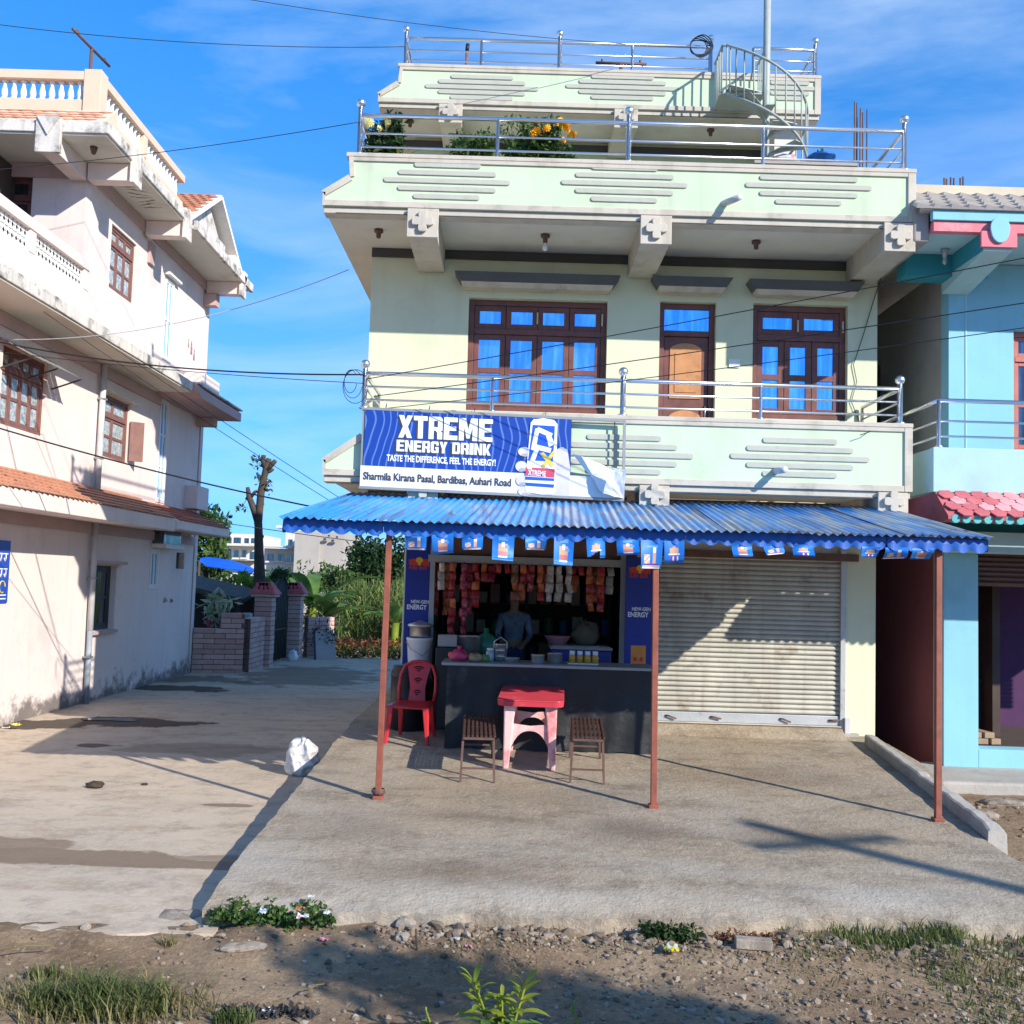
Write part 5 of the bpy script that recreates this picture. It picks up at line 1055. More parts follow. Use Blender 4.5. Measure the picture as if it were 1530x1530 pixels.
# tiled ledge at first floor level
def ledge(y0, y1, zo, zi, th, xo, fas, name='ledge', tiles=None, tile_mat=m_terra):
    q = MB().prism([(LX+.001, zi), (xo, zo), (xo, zo-th), (xo-.03, zo-th-.02), (LX+.001, zo-th+.02)], y0, y1).v
    m = MB(); m.v = [(x, y, z) for (x, y, z) in q]; n = 5
    m.f = [tuple(range(n)), tuple(range(2*n-1, n-1, -1))]+[(i, i+n, (i+1) % n+n, (i+1) % n) for i in range(n)]; m.m = [0]*len(m.f)
    o = m.build(name, fas, PKH, bevel=.008)
    if tiles:
        t = MB(); L_ = math.hypot(xo-LX, zo-zi); nr = tiles; ny = int((y1-y0)/.16)
        ux, uz = (xo-LX)/L_, (zo-zi)/L_; nx_, nz_ = -uz, ux
        for r in range(nr):
            for c in range(ny):
                ya = y0+(c+(.5 if r % 2 else 0))*(y1-y0)/ny; yb = ya+(y1-y0)/ny*.95
                if yb > y1+.01: continue
                a = r*L_/nr-.0; b_ = a+L_/nr*1.18; h0, h1 = .012, .034
                P = lambda d, h, y: (LX+ux*d+nx_*h, y, zi+uz*d+nz_*h)
                ym = (ya+yb)/2
                t.add([P(a, h0, ya), P(a, h0, yb), P(b_-.03, h1, yb), P(b_, h1, ym), P(b_-.03, h1, ya), P(b_-.03, h1-.02, yb), P(b_, h1-.02, ym), P(b_-.03, h1-.02, ya)], [(0, 1, 2, 3, 4), (3, 2, 5, 6), (4, 3, 6, 7), (1, 5, 2), (0, 4, 7)])
        tag(t.build('roof_tiles', tile_mat, o, fix=False), kind='stuff')
    return o
ledge(9.5, 18.95, 2.74, 3.12, .22, -6.22, m_pink, tiles=6, tile_mat=m_terra); ledge(18.96, 22.45, 2.72, 3.08, .16, -6.18, m_pink, tiles=6, tile_mat=m_terra2)
bx('ledge_pier', m_pink, PKH, -7.0, -6.72, 21.8, 22.6, 3.12, 3.62, .01); bx('ledge_pier', m_pink, PKH, -7.0, -6.6, 21.3, 22.6, 5.46, 5.98, .01)
bx('stair_window_box', m_white, PKH, -7.0, -6.72, 19.95, 21.1, 2.22, 2.30, .006); bx('stair_window_glass', m_glass2, PKH, -7.0, -6.78, 20.0, 21.05, 2.302, 2.58)
# second floor slab edge
bx('ledge', m_fasc, PKH, -6.98, -6.22, 9.5, 19.55, 5.24, 5.42, .012); bx('ledge_soffit', m_soff, PKH, -6.975, -6.25, 9.52, 19.53, 5.215, 5.238)
bx('wall_band', m_pinkd, PKH, -6.998, -6.96, 9.5, 20.0, 5.02, 5.213); bx('wall_band', m_pinkd, PKH, -6.998, -6.96, 9.5, 22.6, 2.36, 2.535)
q = MB().prism([(19.58, 5.30), (19.9, 5.17), (22.85, 5.17), (22.85, 5.36), (20.0, 5.36), (19.58, 5.40)], -6.998, -6.15, 'yz').build('ledge', m_pinkd, PKH, bevel=.01)
bx('ledge_coping', m_fasc, PKH, -6.99, -6.13, 19.6, 22.88, 5.405, 5.44, .004); bx('bracket_beam', m_pinkd, PKH, -6.999, -6.6, 22.3, 22.58, 4.98, 5.165, .006)
# terrace parapet with pierced panels
bx('terrace_parapet', m_pink, PKH, -7.0, -6.88, 9.5, 16.08, 5.43, 6.18, .006); bx('parapet_rail', m_pink, PKH, -7.02, -6.85, 9.5, 16.08, 6.50, 6.66, .008)
for y_ in (12.0, 14.1, 15.93): bx('parapet_pier', m_pink, PKH, -7.01, -6.87, y_-.02, y_+.17, 6.182, 6.498, .006)
for (ya, yb) in ((9.6, 12.0), (12.19, 14.08), (14.29, 15.9)):
    lm = MB(); nn = int((yb-ya)/.115); w_ = (yb-ya)/nn
    for k in range(nn):
        a = ya+k*w_; z0_, z1_ = 6.185, 6.497
        for (p0, p1) in (((a, z0_), (a+w_, (z0_+z1_)/2)), ((a+w_, (z0_+z1_)/2), (a, z1_)), ((a+w_, z0_), (a, (z0_+z1_)/2)), ((a, (z0_+z1_)/2), (a+w_, z1_))): lm.bar((-6.93+.001*(k % 2), p0[0], p0[1]), (-6.93+.001*(k % 2), p1[0], p1[1]), .05, .022, up=(1, 0, 0))
    lm.build('pierced_panel', m_white, PKH)
# roof slab, tiles, balustrade
bx('roof_slab', m_fasc, PKH, -12.5, -6.22, 14.95, 19.0, 8.29, 8.47, .012); bx('roof_soffit', m_soff, PKH, -12.4, -6.26, 14.99, 18.98, 8.262, 8.288)
bx('wall_band', m_pinkd, PKH, -12.5, -7.0, 16.06, 16.098, 8.02, 8.258); bx('wall_band', m_pinkd, PKH, -6.998, -6.96, 16.06, 22.7, 8.05, 8.258)
for (x0_, x1_, y0_, y1_) in ((-7.24, -6.98, 14.96, 16.055), (-6.955, -6.24, 16.0, 16.25), (-6.955, -6.24, 18.62, 18.87), (-6.955, -6.2, 22.45, 22.7)):
    zz_ = 7.98; o = bx('bracket_beam', m_pink, PKH, x0_, x1_, y0_, y1_, zz_, 8.255, .006)
    if y1_ > 16.1:
        bx('end_plate', m_fasc, o, x1_-.02, x1_+.05, y0_-.06, y1_+.06, zz_-.04, 8.5, .01); MB().prism([((y0_+y1_)/2-.14, 8.5), ((y0_+y1_)/2+.14, 8.5), ((y0_+y1_)/2, 8.2)], x1_+.052, x1_+.08, 'yz').build('wedge_trim', m_fasc, o)
    else:
        bx('end_plate', m_fasc, o, x0_-.06, x1_+.06, y0_-.05, y0_+.02, zz_-.02, 8.5, .01); MB().prism([((x0_+x1_)/2-.17, 8.5), ((x0_+x1_)/2+.17, 8.5), ((x0_+x1_)/2, 8.22)], y0_-.08, y0_-.052, 'xz').build('wedge_trim', m_fasc, o)
MB().lathe([(0, 8.26), (.06, 8.26), (.05, 8.21), (.03, 8.15), (0, 8.14)], (-6.62, 15.4, 0), 10).build('bulb_holder', m_ironb, PKH, smooth=True)
# front strip of orange roof tiles, each tile a piece
R1 = MB().prism([(14.97, 8.475), (15.0, 8.50), (15.45, 8.86), (15.45, 8.475)], -12.5, -6.3, 'yz').build('tile_bed', m_peach, PKH)
a_ = math.atan2(.36, .45); tm = MB(); tm.add([(-.09, 0, 0), (.09, 0, 0), (.09, -.16, .018), (0, -.19, .02), (-.09, -.16, .018), (.09, -.16, -.004), (0, -.19, -.002), (-.09, -.16, -.004)], [(0, 1, 2, 3, 4), (3, 2, 5, 6), (4, 3, 6, 7), (1, 5, 2), (0, 4, 7)]); tme = tm.mesh('roof_tile', m_terra, fix=False)
for r in range(4):
    d = .14*(r+1); yy_ = 15.45-d*math.cos(a_)+.14; zz_ = 8.86-d*math.sin(a_)+.14*math.tan(a_)*.8+.012
    for c in range(14): link('roof_tile', tme, R1, loc=(-6.45-c*.182-(.09 if r % 2 else 0), yy_, zz_), rot=(a_+random.uniform(-.03, .03), 0, random.uniform(-.03, .03)))
BX, BYf = -6.62, 15.48
bx('balustrade_base', m_peach, PKH, -12.5, BX-.24, BYf, BYf+.16, 8.82, 9.05, .008); bx('balustrade_rail', m_peach, PKH, -12.5, BX-.24, BYf-.02, BYf+.18, 9.36, 9.50, .008)
bx('corner_pier', m_peach, PKH, BX-.238, BX+.03, BYf-.03, BYf+.24, 8.80, 9.53, .008)
bx('balustrade_base', m_peach, PKH, BX-.16, BX, BYf+.242, 19.6, 8.475, 8.98, .008); bx('balustrade_rail', m_peach, PKH, BX-.18, BX+.02, BYf+.242, 19.6, 9.36, 9.50, .008)
bp_ = [(.05, 0), (.05, .03), (.035, .05), (.05, .10), (.046, .15), (.028, .22), (.026, .26), (.045, .29), (.045, .32)]
bme = MB().lathe(bp_, (0, 0, 0), 10, cap=True).mesh('baluster', m_white, True)
for k in range(13): link('baluster', bme, PKH, loc=(BX-.33-k*.148, BYf+.08, 9.045))
for k in range(22): link('baluster', bme, PKH, loc=(BX-.08, BYf+.38+k*.165, 8.985), scale=(1, 1, 1.18))
bx('balustrade_pier', m_peach, PKH, BX-.17, BX+.012, 17.4, 17.58, 8.98, 9.36, .006)
# tiled gable over the stair bay
GX = -6.55
gpts = [(18.95, 8.33), (21.1, 9.62), (23.25, 8.33)]
MB().prism([(19.25, 8.34), (21.1, 9.45), (22.95, 8.34)], GX-.3, GX, 'yz').build('gable_wall', m_fasc, PKH)
for (p, q_) in ((gpts[0], gpts[1]), (gpts[2], gpts[1])):
    v = np.array(q_)-np.array(p); nrm = np.array([-v[1], v[0]])/np.linalg.norm(v)*.09
    if nrm[1] < 0: nrm = -nrm
    sl_o = MB().prism([tuple(p), tuple(q_), tuple(np.array(q_)+nrm), tuple(np.array(p)+nrm)], -10.5, GX+.25, 'yz').build('gable_slope', m_white, PKH)
    t = MB(); Ln = np.linalg.norm(v); uv = v/Ln; nn_ = nrm/np.linalg.norm(nrm)
    for r in range(14):
        for c in range(22):
            xa = GX+.24-c*.18-(.09 if r % 2 else 0); d = r*Ln/14
            Pq = lambda d_, h, x: (x, p[0]+uv[0]*d_+nn_[0]*h, p[1]+uv[1]*d_+nn_[1]*h)
            t.add([Pq(d+Ln/14*1.1, .095, xa), Pq(d+Ln/14*1.1, .095, xa-.17), Pq(d, .125, xa-.17), Pq(d-.03, .125, xa-.085), Pq(d, .125, xa), Pq(d, .10, xa-.17), Pq(d-.03, .10, xa-.085), Pq(d, .10, xa)], [(0, 1, 2, 3, 4), (3, 2, 5, 6), (4, 3, 6, 7), (1, 5, 2), (0, 4, 7)])
    tag(t.build('roof_tiles', m_terra, sl_o, fix=False), kind='stuff')
bx('bay_eave', m_soff, PKH, -6.999, -6.2, 19.02, 22.72, 8.262, 8.33, .01); bx('bay_fascia', m_fasc, PKH, -6.198, -6.12, 19.02, 23.25, 8.24, 8.42, .006); bx('bay_eave', m_soff, PKH, -8.0, -6.2, 22.74, 23.25, 8.262, 8.33, .01)
bx('gable_sill', m_fasc, PKH, GX, GX+.25, 20.7, 21.5, 8.55, 8.75, .02); bx('gable_sill', m_pink, PKH, GX, GX+.3, 22.1, 22.5, 8.34, 8.75, .01)
bx('vent_block', m_pinkd, PKH, -6.999, -6.94, 18.9, 19.15, 7.55, 7.95)
bx('beam_end', m_pinkd, PKH, -6.999, -6.72, 22.4, 22.68, 7.7, 7.96)
# cracks of damp on the soffit and on the lower wall: dark stains with a ragged outline
def stain_x(cy, cz, ry, rz, seed, x=LX+.004, n=44):
    pts = []
    for k in range(n):
        a = 2*math.pi*k/n; r = 1+.35*(math.sin(3*a+seed)+.7*math.sin(7*a+2*seed)+.6*math.sin(13*a+seed*3))/1.6; pts.append((cy+ry*r*math.cos(a), cz+rz*r*math.sin(a)))
    MB().prism(pts, LX+.001, x, 'yz').build('damp_stain', m_mould, PKH)
m_mould = M('black_mould_stain', (.20, .165, .145), .95, .4, 6, dirt=(.5, .38, .32), da=.9, ds=7, dth=.46)
for k in range(0): y_ = 14.6+k*.52; stain_x(y_, ZA+.05+random.uniform(0, .06), .30, .10+.02*random.random()*k/4, k*1.7)
for y_, z_, a, b_ in ((20.9, 1.18, .12, .05), (21.3, 1.16, .10, .04), (21.75, 6.55, .06, .14), (21.95, 6.45, .05, .12), (21.55, 6.62, .04, .09)): stain_x(y_, z_, a, b_, y_)
def stain_z(cx, cy, rx, ry, seed, rot):
    pts = []
    for k in range(40):
        a = 2*math.pi*k/40; r = 1+.3*math.sin(3*a+seed)+.3*math.sin(7*a+seed*2); x, y = rx*r*math.cos(a), ry*r*math.sin(a); pts.append((cx+x*math.cos(rot)-y*math.sin(rot), cy+x*math.sin(rot)+y*math.cos(rot)))
    MB().prism(pts, 8.2605, 8.2615, 'xy').build('damp_stain', m_mould, PKH)
for k in range(7): stain_z(-6.62+.05*math.sin(k*2), 17.0+k*.16, .16, .025, k, .5*math.sin(k))
# wall sign at the lane side of the pink house
WS = T('wall_sign', 'blue enamel sign with white script on the pink wall', 'sign', (-6.98, 13.7, 1.26))
bx('sign_plate', simple('sign_blue', (.02, .07, .42), .4), WS, -6.998, -6.975, 13.1, 14.30, 1.26, 2.12, .004)
for z_, w_ in ((1.93, .34), (1.72, .42), (1.36, .5), (1.31, .5)): bx('script_bar', m_letter, WS, -6.9745, -6.972, 14.24-w_, 14.24, z_, z_+.016)
for k, (y_, z_) in enumerate(((14.18, 1.86), (14.05, 1.86), (14.2, 1.64), (14.08, 1.64), (13.95, 1.64))):
    tb('script_stroke', m_letter, WS, [(-6.972, y_, z_+.07), (-6.972, y_, z_-.03), (-6.972, y_-.03, z_-.02), (-6.972, y_-.05, z_+.02)], .008, 5)
tb('sign_emblem', m_cany, WS, [(-6.972, 14.12+.08*math.cos(t), 1.48+.08*math.sin(t)) for t in np.linspace(0, 5.2, 16)], .010, 5)

# ------------------------------------------------------------------ the turquoise house on the right
BH = T('turquoise_house', 'turquoise house with pink tiled canopy beside the green shop house', 'house', (7, 12.3, -.3))
bx('pillar', m_blue, BH, 5.20, 5.615, 12.3, 12.6, -.3, 2.30, .006); bx('door_sill', m_blue, BH, 5.617, 9.5, 12.302, 12.6, -.3, -.06, .006)
bx('beam', m_teal, BH, 5.2, 9.5, 12.31, 12.62, 2.302, 2.88); bx('beam', m_bluel, BH, 4.9, 9.5, 11.9, 12.29, 2.26, 2.50, .006)
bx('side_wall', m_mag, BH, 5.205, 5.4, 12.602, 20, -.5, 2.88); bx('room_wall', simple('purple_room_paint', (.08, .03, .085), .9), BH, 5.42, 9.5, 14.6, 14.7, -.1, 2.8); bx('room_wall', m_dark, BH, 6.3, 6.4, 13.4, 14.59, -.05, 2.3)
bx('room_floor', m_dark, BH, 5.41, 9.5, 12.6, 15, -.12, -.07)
for k in range(7): MB().prism([(12.40, 2.29-k*.06), (12.37, 2.275-k*.06), (12.37, 2.255-k*.06), (12.40, 2.235-k*.06), (12.42, 2.26-k*.06)], 5.62, 9.5, 'yz').build('shutter_slat', m_ironb, BH)
wpile = T('log_pile', 'short pile of sawn timber inside the turquoise house doorway', 'timber', (5.9, 12.9, -.07))
for k, (dx, dz, r_) in enumerate(((0, 0, .0), (.16, 0, .1), (.32, 0, -.08), (.08, .075, .05), (.24, .075, .0))): MB().bar((5.72+dx, 12.75, -.03+dz), (5.62+dx+r_*.5, 13.5, -.03+dz), .13, .07).build('plank', simple('old_timber', (.32, .22, .14), .9), wpile, bevel=.006)
sb_ = T('dark_table', 'dark low table inside the turquoise house doorway', 'table', (6, 13.6, -.07))
bx('tabletop', m_black, sb_, 5.65, 6.25, 13.6, 14.1, .62, .66); [bx('leg', m_black, sb_, x_, x_+.05, y_, y_+.05, -.07, .62) for x_ in (5.66, 6.19) for y_ in (13.61, 14.04)]
# first floor
bw = (6.05, 7.2, 3.5, 5.0)
weld(wallmb('y', 12.3, .22, 5.26, 9.5, 3.0, 5.80, [bw]).build('front_wall', m_blue, BH)); window('y', 12.3, 1, bw, 3, .25, 2, M('salmon_joinery', (.45, .14, .11), .6, .15, 6), m_glass2, parent=BH)
bx('corner_strip', m_bluel, BH, 5.46, 5.475, 12.292, 12.299, 3.1, 5.78)
dh = (14.6, 15.7, 3.05, 5.05)
weld(wallmb('x', 5.26, .2, 12.525, 20, 3.0, 5.80, [dh]).build('side_wall', m_bgrey, BH)); bx('side_door', m_wood, BH, 5.36, 5.40, 14.61, 15.69, 3.06, 5.04); bx('door_band', m_brw, BH, 5.33, 5.358, 14.61, 15.69, 4.3, 4.36)
bx('floor_slab', m_conc, BH, 5.2, 9.5, 12.6, 20, 2.885, 2.995); bx('balcony_slab', m_conc, BH, 4.66, 9.5, 11.3, 12.6, 2.886, 2.985)
bx('parapet', m_bluel, BH, 4.62, 9.5, 11.2, 11.3, 2.88, 3.375, .006); bx('parapet', m_bluel, BH, 4.625, 4.72, 11.302, 13.2, 2.88, 3.37, .006)
bx('side_stain', m_conc, BH, 4.63, 4.72, 11.31, 13.2, 2.72, 2.878)
RB = bx('railing', m_steel, BH, 4.66, 4.74, 11.22, 11.28, 3.374, 3.38)
post(4.70, 11.25, 3.376, .53, .022, False, RB); post(4.70, 12.9, 3.376, .53, .018, False, RB); post(6.9, 11.25, 3.376, .53, .022, False, RB)
rails((4.70, 11.25, 3.376), (9.5, 11.25, 3.376), (.53, .30, .13), RB); rails((4.70, 11.25, 3.376), (4.70, 12.9, 3.376), (.53, .30, .13), RB)
# tiled canopy: one piece per tile
m_red2 = M('faded_pink_tile', (.66, .30, .30), .75, .2, 5); reds = [m_red, m_red, m_red, m_red2]
can0, can1 = (11.197, 2.875), (10.86, 2.60)
bed = MB().prism([(11.197, 2.55), can0, can1, (10.86, 2.56)], 4.64, 9.5, 'yz').build('canopy', m_red, BH)
MB().add([(4.635, 11.197, 2.87), (4.635, 11.197, 2.50), (4.635, 10.86, 2.56), (4.42, 11.6, 2.62), (4.42, 11.6, 2.8)], [(0, 1, 2), (0, 4, 3, 1)]).build('canopy_hip', m_mag, BH)
ca = math.atan2(.275, .337); Lc = math.hypot(.275, .337)
hexp = [(-.046, .085), (.046, .085), (.0875, 0), (.046, -.08), (-.046, -.08), (-.0875, 0)]
hms = [MB().prism(hexp, 0, .014, 'xy').mesh('roof_tile', m) for m in (m_red, m_red2)]
for r in range(4):
    for c in range(9):
        d = .065+r*.115; x_ = 4.74+c*.178+(.089 if r % 2 else 0); col_ = 1 if (c in (3, 4) and r < 3 and random.random() < .75) or random.random() < .08 else 0
        link('roof_tile', hms[col_], bed, loc=(x_, 11.197-math.cos(ca)*d, 2.875-math.sin(ca)*d+.01+.004*r), rot=(ca-.06+random.uniform(-.02, .02), 0, random.uniform(-.04, .04)))
for k in range(16): MB().lathe([(.045, 0), (.045, .06)], (4.72+k*.115, 10.855, 2.565), 10, axis='y', cap=True).build('fringe_tile', simple('teal_glaze', (.10, .42, .42), .5) if k == 0 else bpy.data.materials['teal_glaze'], BH)
# eave and upper roof
bx('eave_fascia', m_blue, BH, 4.60, 9.5, 11.17, 11.25, 5.93, 6.04, .005); bx('eave_band', m_pval, BH, 4.62, 9.5, 11.2, 11.3, 5.81, 5.925, .004)
bx('eave_end', m_bgrey, BH, 4.44, 4.615, 11.3, 14, 5.72, 6.2, .02); bx('soffit', m_bluel, BH, 4.62, 9.5, 11.302, 12.298, 5.815, 5.86); bx('soffit_beam', m_teal, BH, 4.62, 5.6, 12.0, 12.295, 5.55, 5.812)
xb_ = PY(1490, 350, 11.2)[0]; o = MB().add([(xb_-.16, 11.19, 5.60), (xb_+.16, 11.19, 5.60), (xb_+.16, 11.19, 5.812), (xb_-.16, 11.19, 5.812), (xb_-.16, 12.295, 5.42), (xb_+.16, 12.295, 5.42), (xb_+.16, 12.295, 5.812), (xb_-.16, 12.295, 5.812)], [(0,1,2,3),(7,6,5,4),(0,4,5,1),(1,5,6,2),(2,6,7,3),(3,7,4,0)]).build('bracket_beam', m_bluel, BH)
bx('end_plate', m_pval, o, xb_-.20, xb_+.2, 11.15, 11.188, 5.63, 5.81, .004)
MB().prism([(xb_+.11*math.cos(t), 5.84+.13*math.sin(t) if math.sin(t) > -.3 else 5.84-.17*abs(math.sin(t))) for t in np.linspace(0, 2*math.pi, 22, endpoint=False)], 11.12, 11.149).build('drop_boss', m_blue, o, bevel=.006)
bx('bracket_side', m_teal, o, xb_-.165, xb_-.161, 11.2, 12.29, 5.60, 5.81)
m_wt = M('whitewashed_tile', (.52, .48, .43), .85, .12, 6, dirt=(.3, .27, .23), da=.5, ds=5)
rbed = MB().prism([(11.15, 6.045), (11.78, 6.46), (11.9, 6.46), (11.9, 6.045)], 4.5, 9.5, 'yz').build('roof_bed', m_wt, BH)
ra = math.atan2(.415, .63); tq = MB(); tq.add([(-.095, .0, 0), (.095, .0, 0), (.095, -.17, .02), (-.095, -.17, .06), (-.095, -.17, 0), (.095, -.17, -.0)], [(0, 1, 2, 3), (3, 2, 5, 4), (0, 3, 4), (1, 5, 2)]); tqm = tq.mesh('roof_tile', m_wt, fix=False)
for r in range(5):
    d = .13+r*.15
    for c in range(10): link('roof_tile', tqm, rbed, loc=(4.62+c*.192-.03*r, 11.78-math.cos(ra)*(d-.13), 6.46-math.sin(ra)*(d-.13)+.008), rot=(ra, 0, 0))
bx('roof_ridge', M('ochre_plaster', (.58, .50, .36), .9, .1, 2), BH, 4.45, 9.5, 11.781, 11.95, 6.462, 6.58, .01); bx('roof_slab', m_conc, BH, 4.63, 9.5, 11.95, 20, 6.0, 6.2)
MB().lathe([(0, 5.81), (.05, 5.81), (.04, 5.77), (.02, 5.70), (.03, 5.65), (0, 5.62)], (5.0, 11.8, 0), 10).build('bulb_holder', m_frost, BH, smooth=True)
# ------------------------------------------------------------------ spiral stair on the terrace
SX, SY, SR = PY(1145, 130, 13.92)[0], 13.92, .56
m_stair = M('grey_green_painted_steel', (.34, .38, .34), .5, .12, 6, dirt=(.16, .11, .08), da=.4, ds=6)
ST = T('spiral_stair', 'grey steel spiral stair with thin balusters on the roof terrace', 'staircase', (SX, SY, 6.04))
tb('centre_pole', m_stair, ST, [(SX, SY, 6.03), (SX, SY, 11.2)], .05, 14)
nst = 11; a0, a1 = R_(180), R_(180+385)
def spz(a): return 8.72-(a-a0)/(a1-a0)*2.45
for k in range(nst+1):
    a = a0+(a1-a0)*k/nst; z = spz(a); w = R_(19); pts = [(SX+.05*math.cos(a), SY+.05*math.sin(a))]+[(SX+SR*math.cos(a+t), SY+SR*math.sin(a+t)) for t in np.linspace(-w, w, 5)]
    o = MB().prism(pts, z-.012, z, 'xy').build('tread', m_stair, ST)
    MB().bar((SX, SY, z-.03), (SX+SR*math.cos(a), SY+SR*math.sin(a), z-.03), .02, .03).build('tread_arm', m_stair, o)
hp = [(SX+SR*math.cos(a), SY+SR*math.sin(a), spz(a)+.66) for a in np.linspace(a0, a1, 60)]
tb('handrail', m_stair, ST, hp, .019, 8)
tb('outer_stringer', m_stair, ST, [(p[0], p[1], p[2]-.70) for p in hp], .02, 6)
for a in np.linspace(a0, a1, 27): tb('baluster', m_stair, ST, [(SX+SR*math.cos(a), SY+SR*math.sin(a), spz(a)-.03), (SX+SR*math.cos(a), SY+SR*math.sin(a), spz(a)+.65)], .011, 6)
bx('landing', m_stair, ST, SX-.64, SX-.02, SY+.05, YP-.03, 8.69, 8.72)
for k in range(5): y_ = SY+.04+k*.12; tb('baluster', m_stair, ST, [(SX-.62, y_, 8.72), (SX-.62, y_, 9.38)], .011, 6)
tb('handrail', m_stair, ST, [(SX-.56, SY, 9.38), (SX-.62, SY+.02, 9.38), (SX-.62, YP-.05, 9.38)], .019, 8)
tb('handrail', m_stair, ST, [(SX, SY+.05, 9.38), (SX, YP-.05, 9.38)], .019, 8)
for k in range(4): y_ = SY+.12+k*.12; tb('baluster', m_stair, ST, [(SX, y_, 8.72), (SX, y_, 9.38)], .011, 6)

# ------------------------------------------------------------------ foliage helpers
def leafmat(name, c1, c2, tr=.35, rough=.55, sc=3.):
    m = bpy.data.materials.new(name); m.use_nodes = True; nt = m.node_tree; N = nt.nodes; L = nt.links.new
    b = N['Principled BSDF']; b.inputs['Roughness'].default_value = rough; b.inputs['Specular IOR Level'].default_value = .3
    g = N.new('ShaderNodeNewGeometry'); n = N.new('ShaderNodeTexNoise'); n.inputs['Scale'].default_value = sc; n.inputs['Detail'].default_value = 3; L(g.outputs['Position'], n.inputs['Vector'])
    ad = N.new('ShaderNodeMath'); ad.operation = 'ADD'; L(n.outputs[0], ad.inputs[0]); r0 = N.new('ShaderNodeMapRange'); r0.inputs[3].default_value = -.25; r0.inputs[4].default_value = .25; L(g.outputs['Random Per Island'], r0.inputs[0]); L(r0.outputs[0], ad.inputs[1])
    r = N.new('ShaderNodeMapRange'); r.inputs[1].default_value = .3; r.inputs[2].default_value = .7; L(ad.outputs[0], r.inputs[0])
    x = N.new('ShaderNodeMix'); x.data_type = 'RGBA'; x.inputs[6].default_value = (*c1, 1); x.inputs[7].default_value = (*c2, 1); L(r.outputs[0], x.inputs[0]); L(x.outputs[2], b.inputs['Base Color'])
    t = N.new('ShaderNodeBsdfTranslucent'); L(x.outputs[2], t.inputs[0]); ms = N.new('ShaderNodeMixShader'); ms.inputs[0].default_value = tr; L(b.outputs[0], ms.inputs[1]); L(t.outputs[0], ms.inputs[2]); L(ms.outputs[0], N['Material Output'].inputs[0])
    return m
m_leaf = leafmat('mid_green_leaf', (.035, .075, .018), (.09, .16, .035)); m_leafd = leafmat('dark_green_leaf', (.015, .04, .012), (.04, .085, .02)); m_leafy = leafmat('yellow_green_leaf', (.12, .20, .02), (.32, .36, .04))
m_corn = leafmat('maize_leaf', (.09, .15, .03), (.24, .27, .07)); m_dry = leafmat('red_brown_scrub', (.14, .06, .03), (.28, .12, .05)); m_grass = leafmat('grass_blade', (.065, .095, .024), (.17, .195, .06)); m_grassd = leafmat('dry_grass_blade', (.16, .15, .06), (.30, .25, .11))
m_ban_l = leafmat('banana_leaf', (.06, .14, .03), (.16, .27, .06)); m_bark = M('grey_brown_bark', (.07, .056, .042), .95, .3, 6, dirt=(.03, .025, .02), da=.6, ds=8, bump=.8, bs=18)
m_flow = simple('marigold_yellow', (.80, .42, .01), .6); m_flowp = simple('pale_yellow_flower', (.75, .70, .30), .6); m_pot = M('terracotta_pot', (.40, .17, .09), .85, .15, 6)
def leaves(blobs, size, seed, aspect=2.2, droop=.3, shell=.55):
    r = np.random.default_rng(seed); V = []; F = []
    for (c, rad, n) in blobs:
        d = r.normal(size=(n, 3)); d /= np.linalg.norm(d, axis=1)[:, None]; k = (shell+(1-shell)*r.random(n))*(.85+.3*r.random(n))
        P = np.array(c)+d*np.array(rad)*k[:, None]
        a = r.normal(size=(n, 3)); a[:, 2] -= droop; a /= np.linalg.norm(a, axis=1)[:, None]
        b = np.cross(a, r.normal(size=(n, 3))); b /= np.linalg.norm(b, axis=1)[:, None]
        s = size*(.6+.8*r.random(n))[:, None]; nb = np.cross(a, b)
        q = np.stack([P, P+a*s*.5+b*s/aspect*.5+nb*s*.06, P+a*s, P+a*s*.5-b*s/aspect*.5+nb*s*.06], 1).reshape(-1, 3)
        o = len(V); V += q.tolist(); F += [(o+4*i, o+4*i+1, o+4*i+2, o+4*i+3) for i in range(n)]
    m = MB(); m.v = [tuple(v) for v in V]; m.f = F; m.m = [0]*len(F); return m
def tree(name, label, base, h, crown, size, seed, mat, tr=.12, group=None, lean=(0, 0)):
    t = T(name, label, 'tree', base, group); b = np.array(base, float); r = random.Random(seed)
    top = b+np.array([lean[0], lean[1], h*.75]); m = MB(); m.tube([b-np.array([0, 0, .1]), b+(top-b)*.4+np.array([.05, 0, 0]), top], [tr, tr*.75, tr*.3], 8)
    for (c, rad, n) in crown[:6]: m.tube([b+(top-b)*r.uniform(.4, .7), (b+(top-b)*.7+np.array(c))/2, np.array(c)], [tr*.45, tr*.3, tr*.1], 6)
    m.build('trunk', m_bark, t, smooth=True); leaves(crown, size, seed).build('crown', mat, t, fix=False); return t
def clump(c, r, k, n, seed):
    q = random.Random(seed); out = []
    for i in range(k):
        a = q.uniform(0, 6.28); e = q.uniform(-.6, 1); d = q.uniform(.35, .8)
        out.append(((c[0]+r[0]*d*math.cos(a)*math.cos(e), c[1]+r[1]*d*math.sin(a)*math.cos(e), c[2]+r[2]*d*math.sin(e)), tuple(v*q.uniform(.3, .5) for v in r), n//k))
    return out

